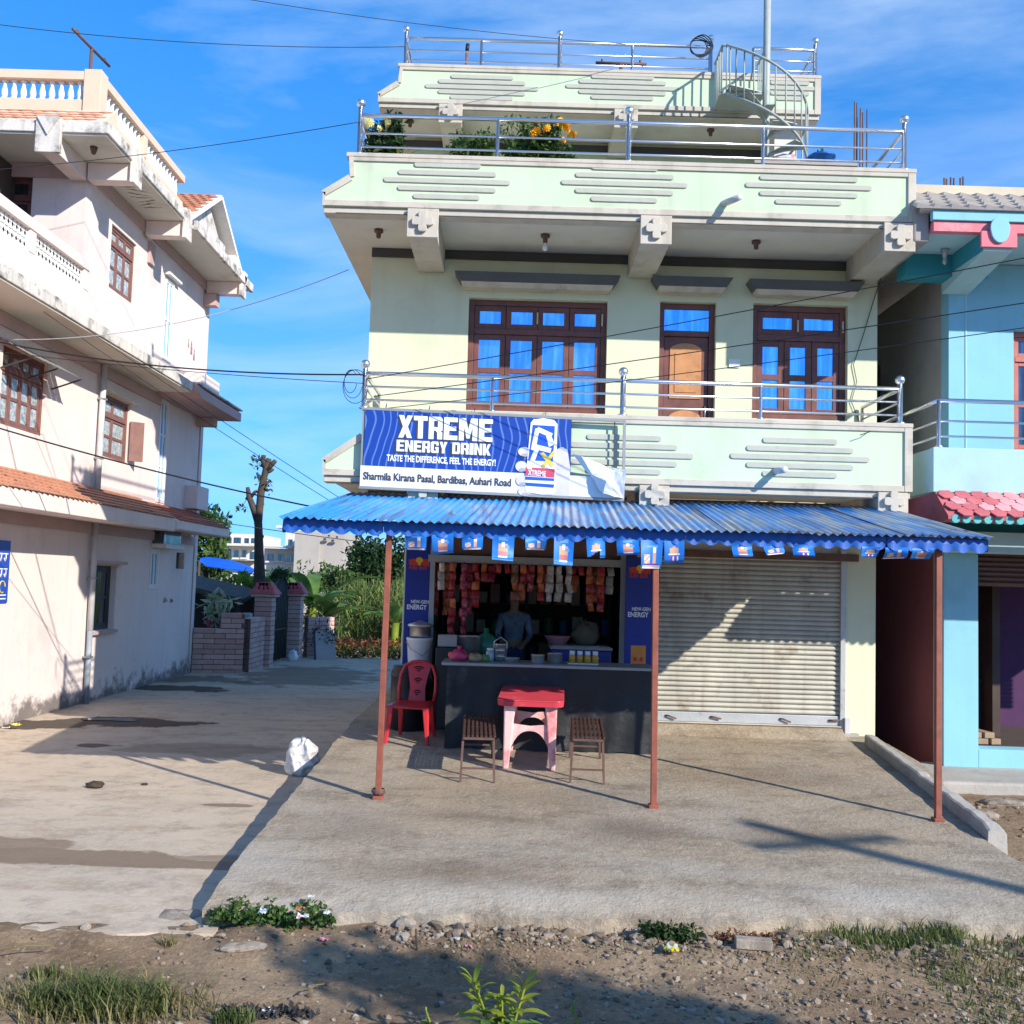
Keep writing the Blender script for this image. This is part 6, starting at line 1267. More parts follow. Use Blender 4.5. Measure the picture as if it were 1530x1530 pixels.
# terrace plants
def pot_plant(name, label, px0, px1, pyt, Yq, mat, seed, flowers=None, fcol=None, size=.09, n=520, cat='plant'):
    a = PY(px0, pyt, Yq); b_ = PY(px1, pyt, Yq); cx = (a[0]+b_[0])/2; hw = (b_[0]-a[0])/2; zt = a[2]; zb = 6.04
    t = T(name, label, cat, (cx, Yq, zb), 'potted plants on the terrace')
    pr = min(.17, hw*.6); MB().lathe([(0, zb), (pr*.7, zb), (pr, zb+.26), (pr*1.1, zb+.27), (pr*1.1, zb+.30), (pr*.9, zb+.30), (pr*.85, zb+.25), (0, zb+.25)], (cx, Yq, 0), 16).build('pot', m_pot, t, smooth=True)
    zc = (zt+zb+.4)/2; rz = (zt-zb-.4)/2
    sm_ = MB(); q = random.Random(seed)
    for k in range(9): x = cx+q.uniform(-.8, .8)*hw; sm_.tube([(cx, Yq, zb+.25), ((cx+x)/2, Yq+q.uniform(-.1, .1), zc-.05), (x, Yq+q.uniform(-.15, .15), zt-q.uniform(0, .25))], [.012, .008, .004], 5)
    sm_.build('stem', m_bark, t)
    leaves(clump((cx, Yq, zc+.06), (hw*1.05, .3, rz*1.25), 14, int(n*2.6), seed)+[((cx, Yq, zc), (hw*.8, .22, rz*.9), n)], size, seed).build('foliage', mat, t, fix=False)
    if flowers:
        fm = MB()
        for ring, (rr0, zz0) in enumerate(((.05, .0), (.036, .014), (.02, .024))):
            for k in range(9): a = k*.698+ring*.35; c_, s_ = math.cos(a), math.sin(a); fm.add([(0, 0, zz0-.004), (rr0*.7*c_-rr0*.25*s_, rr0*.7*s_+rr0*.25*c_, zz0+.004), (rr0*c_, rr0*s_, zz0+.012*ring), (rr0*.7*c_+rr0*.25*s_, rr0*.7*s_-rr0*.25*c_, zz0+.004)], [(0, 1, 2, 3)])
        me_f = fm.mesh('flower', fcol, False, False)
        for (fx, fy) in flowers: p = PY(fx, fy, Yq-.25); link('flower', me_f, t, loc=(p[0], p[1], p[2]), rot=(q.uniform(.6, 1.6), q.uniform(-.5, .5), q.uniform(0, 3)), scale=[q.uniform(.8, 1.25)]*3)
    return t
pot_plant('flower_bush', 'dark bush with pale cream flowers at the terrace corner post', 545, 605, 178, 11.9, m_leafd, 21, [(547, 187), (553, 183), (576, 186), (580, 183), (566, 192), (548, 180)], m_flowp)
pot_plant('flower_bush', 'low leafy bush beside the marigolds on the terrace', 668, 745, 206, 11.9, m_leaf, 22, n=420, size=.07)
pot_plant('marigold_bush', 'bushy plant with orange yellow marigolds behind the terrace rail', 738, 856, 190, 11.9, m_leaf, 23, [(838, 180), (832, 184), (846, 189), (848, 196), (843, 192), (852, 204), (855, 201), (797, 199), (802, 196), (812, 192), (818, 191), (838, 212), (842, 209), (793, 203), (840, 186)], m_flow, n=900, size=.075)
for (px_, nm, lb) in ((603, 'aloe', 'spiky green plant leaning over the terrace edge beside the cream flower bush'),):
    q = PY(px_, 222, 11.6); t = T('spiky_plant', lb, 'plant', (q[0], 11.6, 6.5)); 
    MB().lathe([(0, 6.45), (.07, 6.45), (.10, 6.62), (0, 6.62)], (q[0]-.05, 11.62, 0), 12).build('pot', m_pot, t, smooth=True)
    for k in range(5): a = -.5+k*.45; MB().add([(q[0]-.06, 11.6, 6.62), (q[0]+.02+math.sin(a)*.1, 11.52, 6.60+math.cos(a)*.1), (q[0]+.05+math.sin(a)*.26, 11.45, 6.58+math.cos(a)*.16)], [(0, 1, 2)]).build('leaf', m_leafy, t, fix=False)
tm_ = T('table_stand', 'low plank stand on the terrace carrying the cloth and basin', 'stand', (3.3, 11.9, 6.04)); bx('plank', m_bgrey, tm_, 2.7, 3.9, 11.6, 12.1, 6.70, 6.735); [bx('leg', m_bgrey, tm_, x_, x_+.05, 11.65, 11.7, 6.04, 6.698) for x_ in (2.75, 3.8)]
q = PY(1172, 226, 11.75); lumpy('laundry_heap', 'crumpled red and white cloth on the terrace stand', 'cloth', (q[0], 11.75, 6.736), (.19, .12, .12), M('red_white_cloth', (.6, .55, .5), .9, .1, 5, dirt=(.5, .05, .06), da=1., ds=6, dth=.48), 4)
q = PY(1227, 228, 11.75); bs_ = lathe_thing('blue_basin', 'blue plastic basin with a seedling on the terrace stand', 'basin', [(0, 0), (.10, 0), (.15, .10), (.165, .105), (.165, .12), (.145, .11), (.09, .015), (0, .015)], (q[0], 11.75, 6.736), simple('basin_blue', (.01, .12, .42), .4), 22)
leaves([((q[0]+.02, 11.75, 6.90), (.07, .06, .05), 22)], .08, 5).build('seedling', m_leaf, bs_, fix=False)

# roof bits
def tpost(name, label, x, y, z, h, w, ang=0):
    t = T(name, label, 'post', (x, y, z)); tb('post', m_ironb, t, [(x, y, z), (x, y, z+h)], .028, 8); c, s_ = math.cos(ang)*w/2, math.sin(ang)*w/2
    tb('crossbar', m_ironb, t, [(x-c, y-s_, z+h), (x+c, y+s_, z+h)], .024, 8)
    for sg in (-1, 1): tb('insulator', m_ironb, t, [(x+sg*c*.75, y+sg*s_*.75, z+h), (x+sg*c*.75, y+sg*s_*.75, z+h+.06)], .02, 6)
q = PY(928, 95, 15.2); tpost('wire_post', 'rusty wire post with a level crossbar on the green house roof', q[0], 15.2, 8.70, q[2]-8.70, .78, 0)
q = PY(698, 66, 15.2); t = T('pipe_stub', 'short dark pipe standing on the green house roof', 'pipe', (q[0], 15.2, 8.7)); tb('pipe', m_rust, t, [(q[0], 15.2, 8.70), (q[0], 15.2, q[2]-.12)], .022, 8); tb('dark_end', m_wirek, t, [(q[0], 15.2, q[2]-.12), (q[0]+.01, 15.2, q[2])], .03, 8)
q = PY(137, 72, 15.9); tpost('wire_post', 'rusty wire post with a slanting crossbar behind the pink house corner pier', q[0], 15.9, 8.47, q[2]-8.47, 1.15, R_(84))
q = PX(238, 212, -6.75); tpost('wire_post', 'rusty wire post with a slanting crossbar halfway along the pink house roof', -6.95, q[1]+.5, 8.47, q[2]+.1-8.47, .8, R_(84))
def rebar(label, pxs, yb, Yr, z0):
    q = PY(pxs[0][0], yb, Yr); t = T('rebar_stub', label, 'rebar', (q[0], Yr, z0), 'bare reinforcing bars on the turquoise house roof')
    for i, (px_, py_) in enumerate(pxs): p = PY(px_, py_, Yr+.1*(i % 2)); tb('bar', m_ironb, t, [(p[0], Yr+.1*(i % 2), z0-.02), (p[0]+random.uniform(-.01, .01), Yr+.1*(i % 2), p[2])], .011, 6)
rebar('tall bundle of bare reinforcing bars behind the green house terrace rail', [(1277, 152), (1281, 154), (1285, 162), (1290, 168), (1295, 164), (1278, 175)], 235, 14., 6.19)
rebar('short bare reinforcing bars above the white tiled roof', [(1412, 266), (1415, 267), (1420, 265), (1424, 266), (1436, 266), (1439, 264)], 280, 12.3, 6.19)
coil = T('cable_coil', 'coil of black cable hung on the roof rail post', 'cable', (2.6, 14.5, 9.5)); q = PY(1043, 72, 14.5)
for k in range(5): tb('loop', m_wirek, coil, [(q[0]+(.12+.012*k)*math.cos(t)+.01*k, 14.48-.012*k, q[2]+(.12+.01*k)*math.sin(t)+.012*math.sin(3*t+k)) for t in np.linspace(0, 6.4, 22)], .008, 5)
coil = T('cable_coil', 'loose loops of thin black cable at the corner balcony post', 'cable', (-1.8, B, 3.9)); q = PY(524, 570, B-.05)
for k in range(3): tb('loop', m_wirek, coil, [(q[0]+(.07+.035*k)*math.cos(t)+.03*k, B-.06-.01*k, q[2]+(.13+.03*k)*math.sin(t)-.03*k) for t in np.linspace(.6, 6.1, 20)], .004, 5)

# ------------------------------------------------------------------ cables
def cable(p, q_, sag, r, mat, label, n=26):
    p = np.array(p, float); q_ = np.array(q_, float)
    o = tb('cable', mat, None, [p+(q_-p)*t-np.array([0, 0, 4*sag*t*(1-t)]) for t in np.linspace(0, 1, n)], r*.75, 5)
    return tag(o, label, 'cable', 'overhead cables')
cable(PY(-40, 32, 13), (-1.78, 14.54, 9.55), .12, .007, m_wirek, 'black cable running to the corner post of the highest railing')
cable(PY(340, -6, 12.5), PY(1043, 72, 14.48), .1, .006, m_wirek, 'thin cable crossing the sky to the cable coil on the roof')
cable(PY(-40, 256, 12.5), (-1.87, B+.03, 6.95), .06, .006, m_wirek, 'thin cable from the pink house to the upper terrace corner post')
cable(PY(-40, 505, 13.8), PY(521, 403, 12.6), .30, .008, m_wirew, 'pale cable sagging from the pink house to the green house eave')
cable(PY(-40, 503, 13.5), (-1.70, B+.03, 4.03), .14, .013, m_wirek, 'thick black cable from the pink house to the first floor balcony post')
cable(PY(-40, 520, 13.5), (-1.70, B+.03, 3.93), .05, .006, m_wirek, 'thin lower cable running to the first floor balcony post')
cable(PY(-40, 628, 12.6), PY(560, 775, 13.2), .08, .014, m_wirek, 'thick black cable crossing below the balcony behind the awning')
cable(PY(-40, 716, 12.4), PY(560, 812, 15), .05, .007, m_wirek, 'thin dark cable crossing the tiled ledge of the pink house')
cable(PY(40, 430, 13.5), PY(520, 752, 14.5), .03, .006, m_wirek, 'thin dark cable slanting down across the lane, upper of a pair')
cable(PY(40, 448, 13.6), PY(520, 765, 14.6), .05, .006, m_wirek, 'thin dark cable slanting down across the lane, lower of a pair')
cable((-1.70, B+.05, 3.98), PY(1600, 372, 8.6), .02, .007, m_wirek, 'dark cable rising across the first floor windows, uppermost of three')
cable(PY(560, 592, B+.05), PY(1600, 442, 8.7), .02, .007, m_wirek, 'dark cable rising across the first floor windows, middle of three')
cable(PY(560, 612, B+.05), PY(1600, 480, 8.8), .03, .006, m_wirek, 'dark cable rising across the first floor windows, lowest of three')
wp = [(1335, 350), (1327, 385), (1308, 440), (1290, 500), (1275, 545), (1280, 570), (1272, 600), (1284, 630), (1300, 645), (1285, 650)]
tag(tb('cable', m_wirek, None, [PY(a, b_, B-.08 if i in (0, 8, 9) else W-.02) for i, (a, b_) in enumerate(wp)], .005, 5), 'thin wire straggling down the wall beside the right window', 'cable')

# ------------------------------------------------------------------ brick boundary, gate and yard across the lane
m_brk = [M('pale_pink_brick_%d' % k, c, .85, .12, 5, dirt=(.22, .13, .11), da=.4, ds=4, bump=.2) for k, c in enumerate(((.52, .33, .28), (.56, .37, .32), (.47, .29, .25)))]
m_mort = M('dark_mortar', (.16, .11, .09), .95, .2, 5)
BW = T('brick_wall', 'low pale pink brick boundary wall with stepped end beside the lane', 'wall', (-6.4, 23.1, ZA))
def courses(p, q_, z0, n, th, par, ch=.115, bl=.46, step=None):
    p = np.array(p); q_ = np.array(q_); Lw = np.linalg.norm(q_-p); u = (q_-p)/Lw
    MB().bar((*p, z0+n*ch/2-.01), (*q_, z0+n*ch/2-.01), th-.03, n*ch-.02).build('mortar_core', m_mort, par)
    for k in range(n):
        s = -(bl/2 if k % 2 else 0)
        while s < Lw:
            a, b_ = max(s, 0), min(s+bl-.012, Lw)
            if b_-a > .05 and (step is None or b_ > step(k)*Lw):
                A_, B2 = p+u*a, p+u*b_; MB().bar((*A_, z0+k*ch+ch/2), (*B2, z0+k*ch+ch/2), th+random.uniform(-.006, .006), ch-.014).build('brick', random.choice(m_brk), par, bevel=.004)
            s += bl
courses((-7.0, 22.93), (-5.95, 23.2), ZA-.05, 9, .2, BW); courses((-5.93, 23.32), (-5.95, 24.75), ZA-.05, 11, .2, BW)
courses((-6.45, 23.1), (-5.95, 23.2), ZA-.05+9*.115, 3, .2, BW)
def pillar(c, w, n, label):
    t = T('gate_pillar', label, 'pillar', (c[0], c[1], ZA), 'gate pillars with red tiled caps'); z0 = ZA-.05; ch = .115
    bx('core', m_mort, t, c[0]-w/2+.015, c[0]+w/2-.015, c[1]-w/2+.015, c[1]+w/2-.015, z0, z0+n*ch)
    for k in range(n): bx('brick_course', random.choice(m_brk), t, c[0]-w/2+random.uniform(-.005, .005), c[0]+w/2+random.uniform(-.005, .005), c[1]-w/2, c[1]+w/2, z0+k*ch, z0+k*ch+ch-.014, .005)
    zt = z0+n*ch; bx('cap_slab', m_pinkd, t, c[0]-w/2-.08, c[0]+w/2+.08, c[1]-w/2-.08, c[1]+w/2+.08, zt, zt+.07, .01)
    w2_ = w/2+.12; w3 = w/2*.62
    m = MB(); m.add([(c[0]+sx*w2_, c[1]+sy*w2_, zt+.075) for sx, sy in ((-1,-1),(1,-1),(1,1),(-1,1))]+[(c[0]+sx*w3, c[1]+sy*w3, zt+.36) for sx, sy in ((-1,-1),(1,-1),(1,1),(-1,1))], [(3,2,1,0),(4,5,6,7),(0,1,5,4),(1,2,6,5),(2,3,7,6),(3,0,4,7)]); cp_ = m.build('tiled_cap', m_red, t)
    for r in range(3):
        for c_ in range(4):
            f = (r+.5)/3.2; hw = w2_+(w3-w2_)*f; x = c[0]-hw+(c_+.5+.25*(r % 2))*2*hw/4.4
            MB().prism([(x-.07, zt+.09+.09*r), (x, zt+.07+.09*r), (x+.07, zt+.09+.09*r), (x+.07, zt+.16+.09*r), (x-.07, zt+.16+.09*r)], c[1]-hw-.025, c[1]-hw+.03).build('cap_tile', m_red, cp_)
pillar((-5.93, 25.0), .42, 15, 'near brick gate pillar with a red tiled cap'); pillar((-5.68, 27.2), .42, 15, 'far brick gate pillar with a red tiled cap')
GT = T('iron_gate', 'dark iron gate with an arched top between the brick pillars', 'gate', (-5.8, 26.1, ZA))
bx('sheet', m_gate, GT, -5.83, -5.81, 25.24, 26.96, ZA+.1, 1.35)
for k in range(11): y_ = 25.28+k*.165; x_ = -5.80; tb('bar', m_gate, GT, [(x_, y_, ZA+.08), (x_, y_, 1.4+.35*math.sin(math.pi*(y_-25.2)/1.8))], .018, 6)
tb('arch', m_gate, GT, [(-5.80, 25.22+1.76*t, 1.4+.35*math.sin(math.pi*t)) for t in np.linspace(0, 1, 14)], .03, 6); MB().bar((-5.8, 25.24, .4), (-5.8, 26.96, .4), .04).build('rail', m_gate, GT)
leaves([((-5.85, 25.6+.12*k, 1.72+.1*math.sin(k*.4)), (.15, .12, .13), 60) for k in range(10)], .09, 77).build('creeper', m_leafd, GT, fix=False)
WS2 = T('brick_wall', 'sunlit brick wall stub beyond the far gate pillar with a blue stripe', 'wall', (-5.3, 28.2, ZA)); courses((-5.5, 28.0), (-4.9, 28.6), ZA-.05, 10, .2, WS2); MB().bar((-5.22, 28.18, .1), (-5.22, 28.18, .62), .1, .02).build('blue_stripe', m_vblue, WS2)
sh_ = T('leaning_board', 'pale grey board leaning against the brick wall stub', 'board', (-4.9, 27.6, ZA)); MB().add([(-5.1, 27.4, ZA), (-4.55, 27.5, ZA), (-4.75, 27.95, ZA+.75), (-5.25, 27.85, ZA+.75), (-5.1, 27.37, ZA), (-4.55, 27.47, ZA), (-4.75, 27.92, ZA+.77), (-5.25, 27.82, ZA+.77)], [(0,1,2,3),(7,6,5,4),(0,4,5,1),(1,5,6,2),(2,6,7,3),(3,7,4,0)]).build('board', m_bgrey, sh_); MB().bar((-5.1, 27.36, ZA), (-5.25, 27.80, ZA+.77), .05).build('edge', m_black, sh_)
q = PZ(437, 988, ZA); lumpy('white_bag', 'white plastic bag slumped at the far gate pillar', 'bag', (q[0], 26.7, ZA), (.13, .11, .26), m_bucket, 31)
# yard behind the wall
yd = T('open_shed', 'small dark roofed shed behind the boundary wall', 'shed', (-7.5, 26, ZA))
MB().add([(-9.5, 25.3, 1.75), (-6.55, 25.3, 1.15), (-6.55, 27, 1.35), (-9.5, 27, 1.95)], [(0, 1, 2, 3)]).build('thatch_roof', M('old_thatch', (.10, .085, .07), .95, .3, 8), yd, fix=False).modifiers.new('s', 'SOLIDIFY').thickness = .12
for x_ in (-6.75, -8.2): bx('post', m_bark, yd, x_, x_+.1, 25.4, 25.5, ZA, 1.2)
bx('wall', m_dark, yd, -9.5, -6.7, 26.9, 27.0, ZA, 1.3)
cr_ = T('water_tank', 'brown metal box with a grey top behind the boundary wall', 'tank', (-6.4, 24.2, ZA)); bx('tank', m_ironb, cr_, -6.75, -6.3, 24.0, 24.4, ZA, .78, .02); bx('grey_drum', m_bgrey, cr_, -6.28, -6.05, 24.05, 24.35, ZA, .85, .04)
pt = T('yard_plant', 'variegated pale leafed plant in the yard behind the wall', 'plant', (-6.95, 24.4, ZA)); MB().lathe([(0, ZA), (.15, ZA), (.2, .35), (0, .35)], (-6.95, 24.4, 0), 12).build('pot', m_pot, pt); leaves([((-6.9, 24.4, .95), (.38, .3, .5), 130)], .28, 41, 4.).build('foliage', leafmat('variegated_leaf', (.25, .32, .16), (.6, .6, .4)), pt, fix=False)
leaves([((-7.0, 24.3, .55), (.2, .15, .12), 60)], .1, 43).build('blossom', simple('red_blossom', (.5, .08, .12)), pt, fix=False)
ol = T('yard_plant', 'small orange flowered plant under the shed eave', 'plant', (-7.2, 24.8, ZA)); tb('stem', m_bark, ol, [(-7.15, 24.8, ZA), (-7.1, 24.8, 1.0)], .02, 6); leaves([((-7.1, 24.8, 1.0), (.2, .2, .25), 90)], .12, 44).build('blossom', simple('orange_blossom', (.7, .25, .02)), ol, fix=False)
pp = tree('papaya_tree', 'bright yellow green papaya like tree behind the boundary wall', (-7.3, 28.5, ZA), 2., clump((-7.1, 28.5, 1.15), (1.25, .8, .75), 12, 1500, 51), .22, 51, m_leafy, .09)
tree('leafy_tree', 'dense green tree rising behind the pink house corner', (PY(312, 800, 36)[0], 36, ZA), 4.4, clump((PY(308, 800, 36)[0], 36, 2.7), (.85, 1.2, 1.7), 14, 2600, 52), .24, 52, m_leaf, .16)
# pollarded trunk
PT = T('pollarded_tree', 'bare pollarded tree trunk with cut stubs and a few leaves', 'tree', (-6.5, 27, ZA))
def tp_(a, b_): return PY(a, b_, 27.)
bark = MB(); bark.tube([tp_(390, 990), tp_(389, 900), tp_(387, 830), tp_(386, 780), tp_(390, 735), tp_(397, 702), tp_(402, 685)], [.27, .19, .13, .105, .10, .085, .07], 12)
bark.build('trunk', m_bark, PT, smooth=True)
for pts, rs in (([(386, 782), (379, 760), (372, 742), (370, 728)], [.1, .09, .075, .05]), ([(397, 700), (393, 688), (394, 680)], [.08, .07, .06]), ([(398, 702), (408, 692), (412, 688)], [.08, .07, .055]), ([(389, 738), (398, 722), (405, 718)], [.06, .045, .03]), ([(373, 745), (381, 735), (384, 734)], [.05, .045, .04]), ([(390, 806), (394, 800)], [.05, .02]), ([(386, 775), (390, 772)], [.05, .02]), ([(383, 785), (380, 781)], [.05, .02]), ([(392, 722), (386, 712), (384, 706)], [.05, .04, .03]), ([(391, 730), (400, 733), (404, 731)], [.05, .035, .025]), ([(396, 706), (404, 704), (409, 701)], [.06, .045, .035]), ([(374, 748), (367, 744)], [.05, .03]), ([(388, 760), (394, 752)], [.05, .03])):
    MB().tube([tp_(*p) for p in pts], rs, 8).build('cut_branch', m_bark, PT, smooth=True)
for i_, b3 in enumerate([(tp_(383, 690), (.16, .1, .26), 40), (tp_(400, 725), (.14, .1, .26), 30), (tp_(388, 718), (.2, .1, .2), 24), (tp_(361, 759), (.16, .1, .06), 22)]): leaves([b3], .12, 61+i_).build('leaf_sprout', m_leaf, PT, fix=False)
tb('twig', m_bark, PT, [tp_(370, 742), tp_(365, 752), tp_(361, 757)], .008, 5)
# blue tarpaulins
def tarp(label, pts, Yt):
    t = T('tarpaulin', label, 'tarpaulin', PY(pts[0][0], pts[0][1], Yt), 'bright blue tarpaulins'); m = MB(); n = len(pts); P = [PY(a, b_, Yt+(1.6 if i >= n/2 else 0)) for i, (a, b_) in enumerate(pts)]; m.add(P, [tuple(range(n))]); o = m.build('sheet', M('bright_blue_tarpaulin', (.005, .10, .72), .5, .15, 3) if 'bright_blue_tarpaulin' not in bpy.data.materials else bpy.data.materials['bright_blue_tarpaulin'], t, fix=False); o.modifiers.new('s', 'SOLIDIFY').thickness = .03
    for i in (0, n//2-1): tb('pole', m_bark, t, [(P[i][0], P[i][1], ZA), tuple(P[i])], .04, 6)
tarp('long bright blue tarpaulin roof behind the gate', [(298, 838), (310, 845), (345, 850), (372, 855), (384, 853), (375, 847), (345, 837), (310, 832), (299, 834)], 31.)
tarp('small bright blue tarpaulin beyond the bare trunk', [(444, 874), (464, 868), (463, 863), (445, 864)], 40.)

# ------------------------------------------------------------------ far houses
m_fw = M('far_white_plaster', (.66, .62, .55), .9, .08, .6, dirt=(.4, .35, .3), da=.4, ds=.6); m_fc = M('far_bare_concrete', (.42, .38, .33), .9, .1, .5, dirt=(.28, .25, .2), da=.5, ds=.5, streak=.3)
def far_house(label, Yf, rects, mat, wins, slabs=(), dep=7., extra=()):
    a = PY(rects[0][0], rects[0][1], Yf); t = T('far_house', label, 'house', (a[0], Yf, ZA))
    for i, (x0, y0, x1, y1, dy) in enumerate(rects):
        p, q_ = PY(x0, y0, Yf), PY(x1, y1, Yf); bx('wall', mat, t, p[0], q_[0], Yf+dy, Yf+dy+dep, ZA if y1 > 860 else q_[2], p[2])
    for (x0, y0, x1, y1) in wins: p, q_ = PY(x0, y0, Yf), PY(x1, y1, Yf); w_ = bx('window', m_glass2, t, p[0], q_[0], Yf-.05, Yf-.004, q_[2], p[2]); bx('sill', mat, w_, p[0]-.1, q_[0]+.1, Yf-.2, Yf-.052, q_[2]-.12, q_[2]-.01)
    for (x0, y0, x1, y1) in slabs: p, q_ = PY(x0, y0, Yf), PY(x1, y1, Yf); bx('balcony_slab', mat, t, p[0], q_[0], Yf-1.2, Yf-.06, q_[2], p[2])
    return t
far_house('cream white far house with two rows of windows left of the bare trunk', 75, [(333, 797, 384, 880, 0)], m_fw, [(338, 803, 346, 812), (350, 803, 360, 812), (366, 804, 372, 812), (376, 804, 382, 812), (350, 822, 356, 833), (362, 822, 368, 833), (374, 824, 380, 836), (340, 822, 345, 833)], [(331, 814, 386, 817), (333, 836, 386, 838)])
far_house('bare concrete tower house beyond the field', 62, [(441, 793, 474, 880, 0), (474.3, 794, 510, 880, .25)], m_fc, [(490, 799, 493, 802), (502, 801, 505, 804)], [])
far_house('white far house with a recessed balcony beside the concrete tower', 64, [(395, 819, 440.5, 880, 0), (421, 790, 440.5, 819, 1.2)], m_fw, [(431, 806, 437, 815), (400, 828, 408, 838), (414, 828, 424, 838), (428, 829, 438, 840)], [(419, 786, 441, 791), (393, 816, 441, 819)])

# ------------------------------------------------------------------ field and planting at the end of the lane
def corn():
    r = np.random.default_rng(90); m = MB()
    for k in range(620):
        y = 31.5+r.random()*12; x = -5.3+(r.random())*(5.2+.03*y)-(y-31)*.10; h = 1.5+.9*r.random(); b = np.array([x, y, ZA])
        if abs(x+4.6) < .7 and y < 33: continue
        m.tube([b, b+np.array([.03, 0, h])], [.02, .008], 4, cap=False)
        for j in range(9):
            z = .2+h*.8*j/9; a = r.random()*6.28; l = .45+.35*r.random(); d = np.array([math.cos(a), math.sin(a), 0]); s = np.array([-d[1], d[0], 0])*.035; p0 = b+np.array([0, 0, z]); p1 = p0+d*l*.5+np.array([0, 0, .28]); p2 = p0+d*l+np.array([0, 0, -.05-.2*r.random()])
            n = len(m.v); m.v += [tuple(p0-s*.5), tuple(p0+s*.5), tuple(p1+s), tuple(p1-s), tuple(p2)]; m.f += [(n, n+1, n+2, n+3), (n+3, n+2, n+4)]; m.m += [0, 0]
    return m
tag(corn().build('maize_field', m_corn, fix=False), 'tall maize growing at the end of the lane', 'crop', kind='stuff')
def banana(name, label, c, hs, seed):
    t = T(name, label, 'plant', c); r = random.Random(seed); b = np.array(c, float); tb('stem', m_leafy, t, [b, b+np.array([.05, 0, hs*.45])], .11, 10)
    for k in range(8):
        a = k*2.4+r.uniform(-.3, .3); l = hs*r.uniform(.55, .8); up = r.uniform(.5, 1.05); d = np.array([math.cos(a), math.sin(a)*.8, 0]); s = np.array([-d[1], d[0], 0]); m = MB(); n = 9
        for i in range(n+1):
            u = i/n; p = b+np.array([0, 0, hs*.42])+d*l*u+np.array([0, 0, l*up*(u*1.25-.95*u*u*(1.2-up*.4))]); w = .26*math.sin(math.pi*min(1, u*.95+.05))**.6+.01
            m.v += [tuple(p-s*w+np.array([0, 0, .06])), tuple(p), tuple(p+s*w+np.array([0, 0, .06]))]
        for i in range(n): o = 3*i; m.f += [(o, o+1, o+4, o+3), (o+1, o+2, o+5, o+4)]; m.m += [0, 0]
        m.build('leaf', m_ban_l, t, smooth=True, fix=False)
q = PZ(505, 960, ZA); banana('banana_plant', 'broad leafed banana plant before the maize', (q[0], 29.9, ZA), 2.9, 5); banana('banana_plant', 'second banana plant by the wall stub with drooping leaves', (-5.35, 30.3, ZA), 2.3, 9); banana('banana_plant', 'low drooping banana plant at the field edge near the slab', (-3.4, 30.6, ZA), 2.0, 12)
tree('leafy_tree', 'dark round tree behind the maize under the awning corner', (-6.0, 46, ZA), 5., clump((-5.75, 46, 2.2), (2.0, 1.8, 1.9), 16, 3200, 71), .26, 71, m_leafd, .2)
tree('leafy_tree', 'small dark tree beside the bare trunk beyond the gate', (PY(418, 850, 34)[0], 34, ZA), 2.4, clump((PY(418, 850, 34)[0], 34, 1.25), (.55, .6, .75), 10, 1300, 72), .18, 72, m_leafd, .1)
tree('leafy_tree', 'feathery olive tree between the concrete tower and the field', (PY(500, 850, 40)[0], 40, ZA), 3., clump((PY(505, 850, 40)[0], 40, 1.5), (.9, 1., 1.0), 10, 1500, 73), .18, 73, m_leaf, .1)
tag(leaves([((-5.3+.35*k, 29.0+.1*(k % 3), ZA+.25), (.3, .3, .3), 150) for k in range(7)], .12, 81).build('scrub', m_dry, fix=False), 'red brown dry scrub at the end of the lane', 'scrub', kind='stuff')
tag(leaves([((-5.6+.3*k, 28.3+.2*(k % 4), ZA+.12), (.35, .4, .22), 120) for k in range(14)]+[((-5.0, 27.9, .1), (.4, .3, .45), 220), ((-5.6, 29.0, .5), (.5, .4, .7), 360)], .1, 82).build('undergrowth', m_leafd, fix=False), 'dark green undergrowth along the far edge of the lane', 'undergrowth', kind='stuff')
r = np.random.default_rng(5)
tag(leaves([((-95+7*k+r.uniform(-2, 2), 120+r.uniform(-8, 8), 2.+r.uniform(-.5, 1.2)), (5.5, 4, 3.2+r.uniform(-1, 1)), 420) for k in range(30)], .9, 83).build('distant_trees', m_leafd, fix=False), 'far off line of dark trees on the horizon', 'trees', kind='stuff')
tag(leaves([((-26+3.2*k+r.uniform(-1, 1), 52+r.uniform(-4, 4), .6+r.uniform(-.2, .5)), (2.2, 2, 1.4+r.uniform(-.4, .4)), 420) for k in range(12)], .35, 84).build('hedge_belt', m_leaf, fix=False), 'belt of green bushes behind the field', 'bushes', kind='stuff')
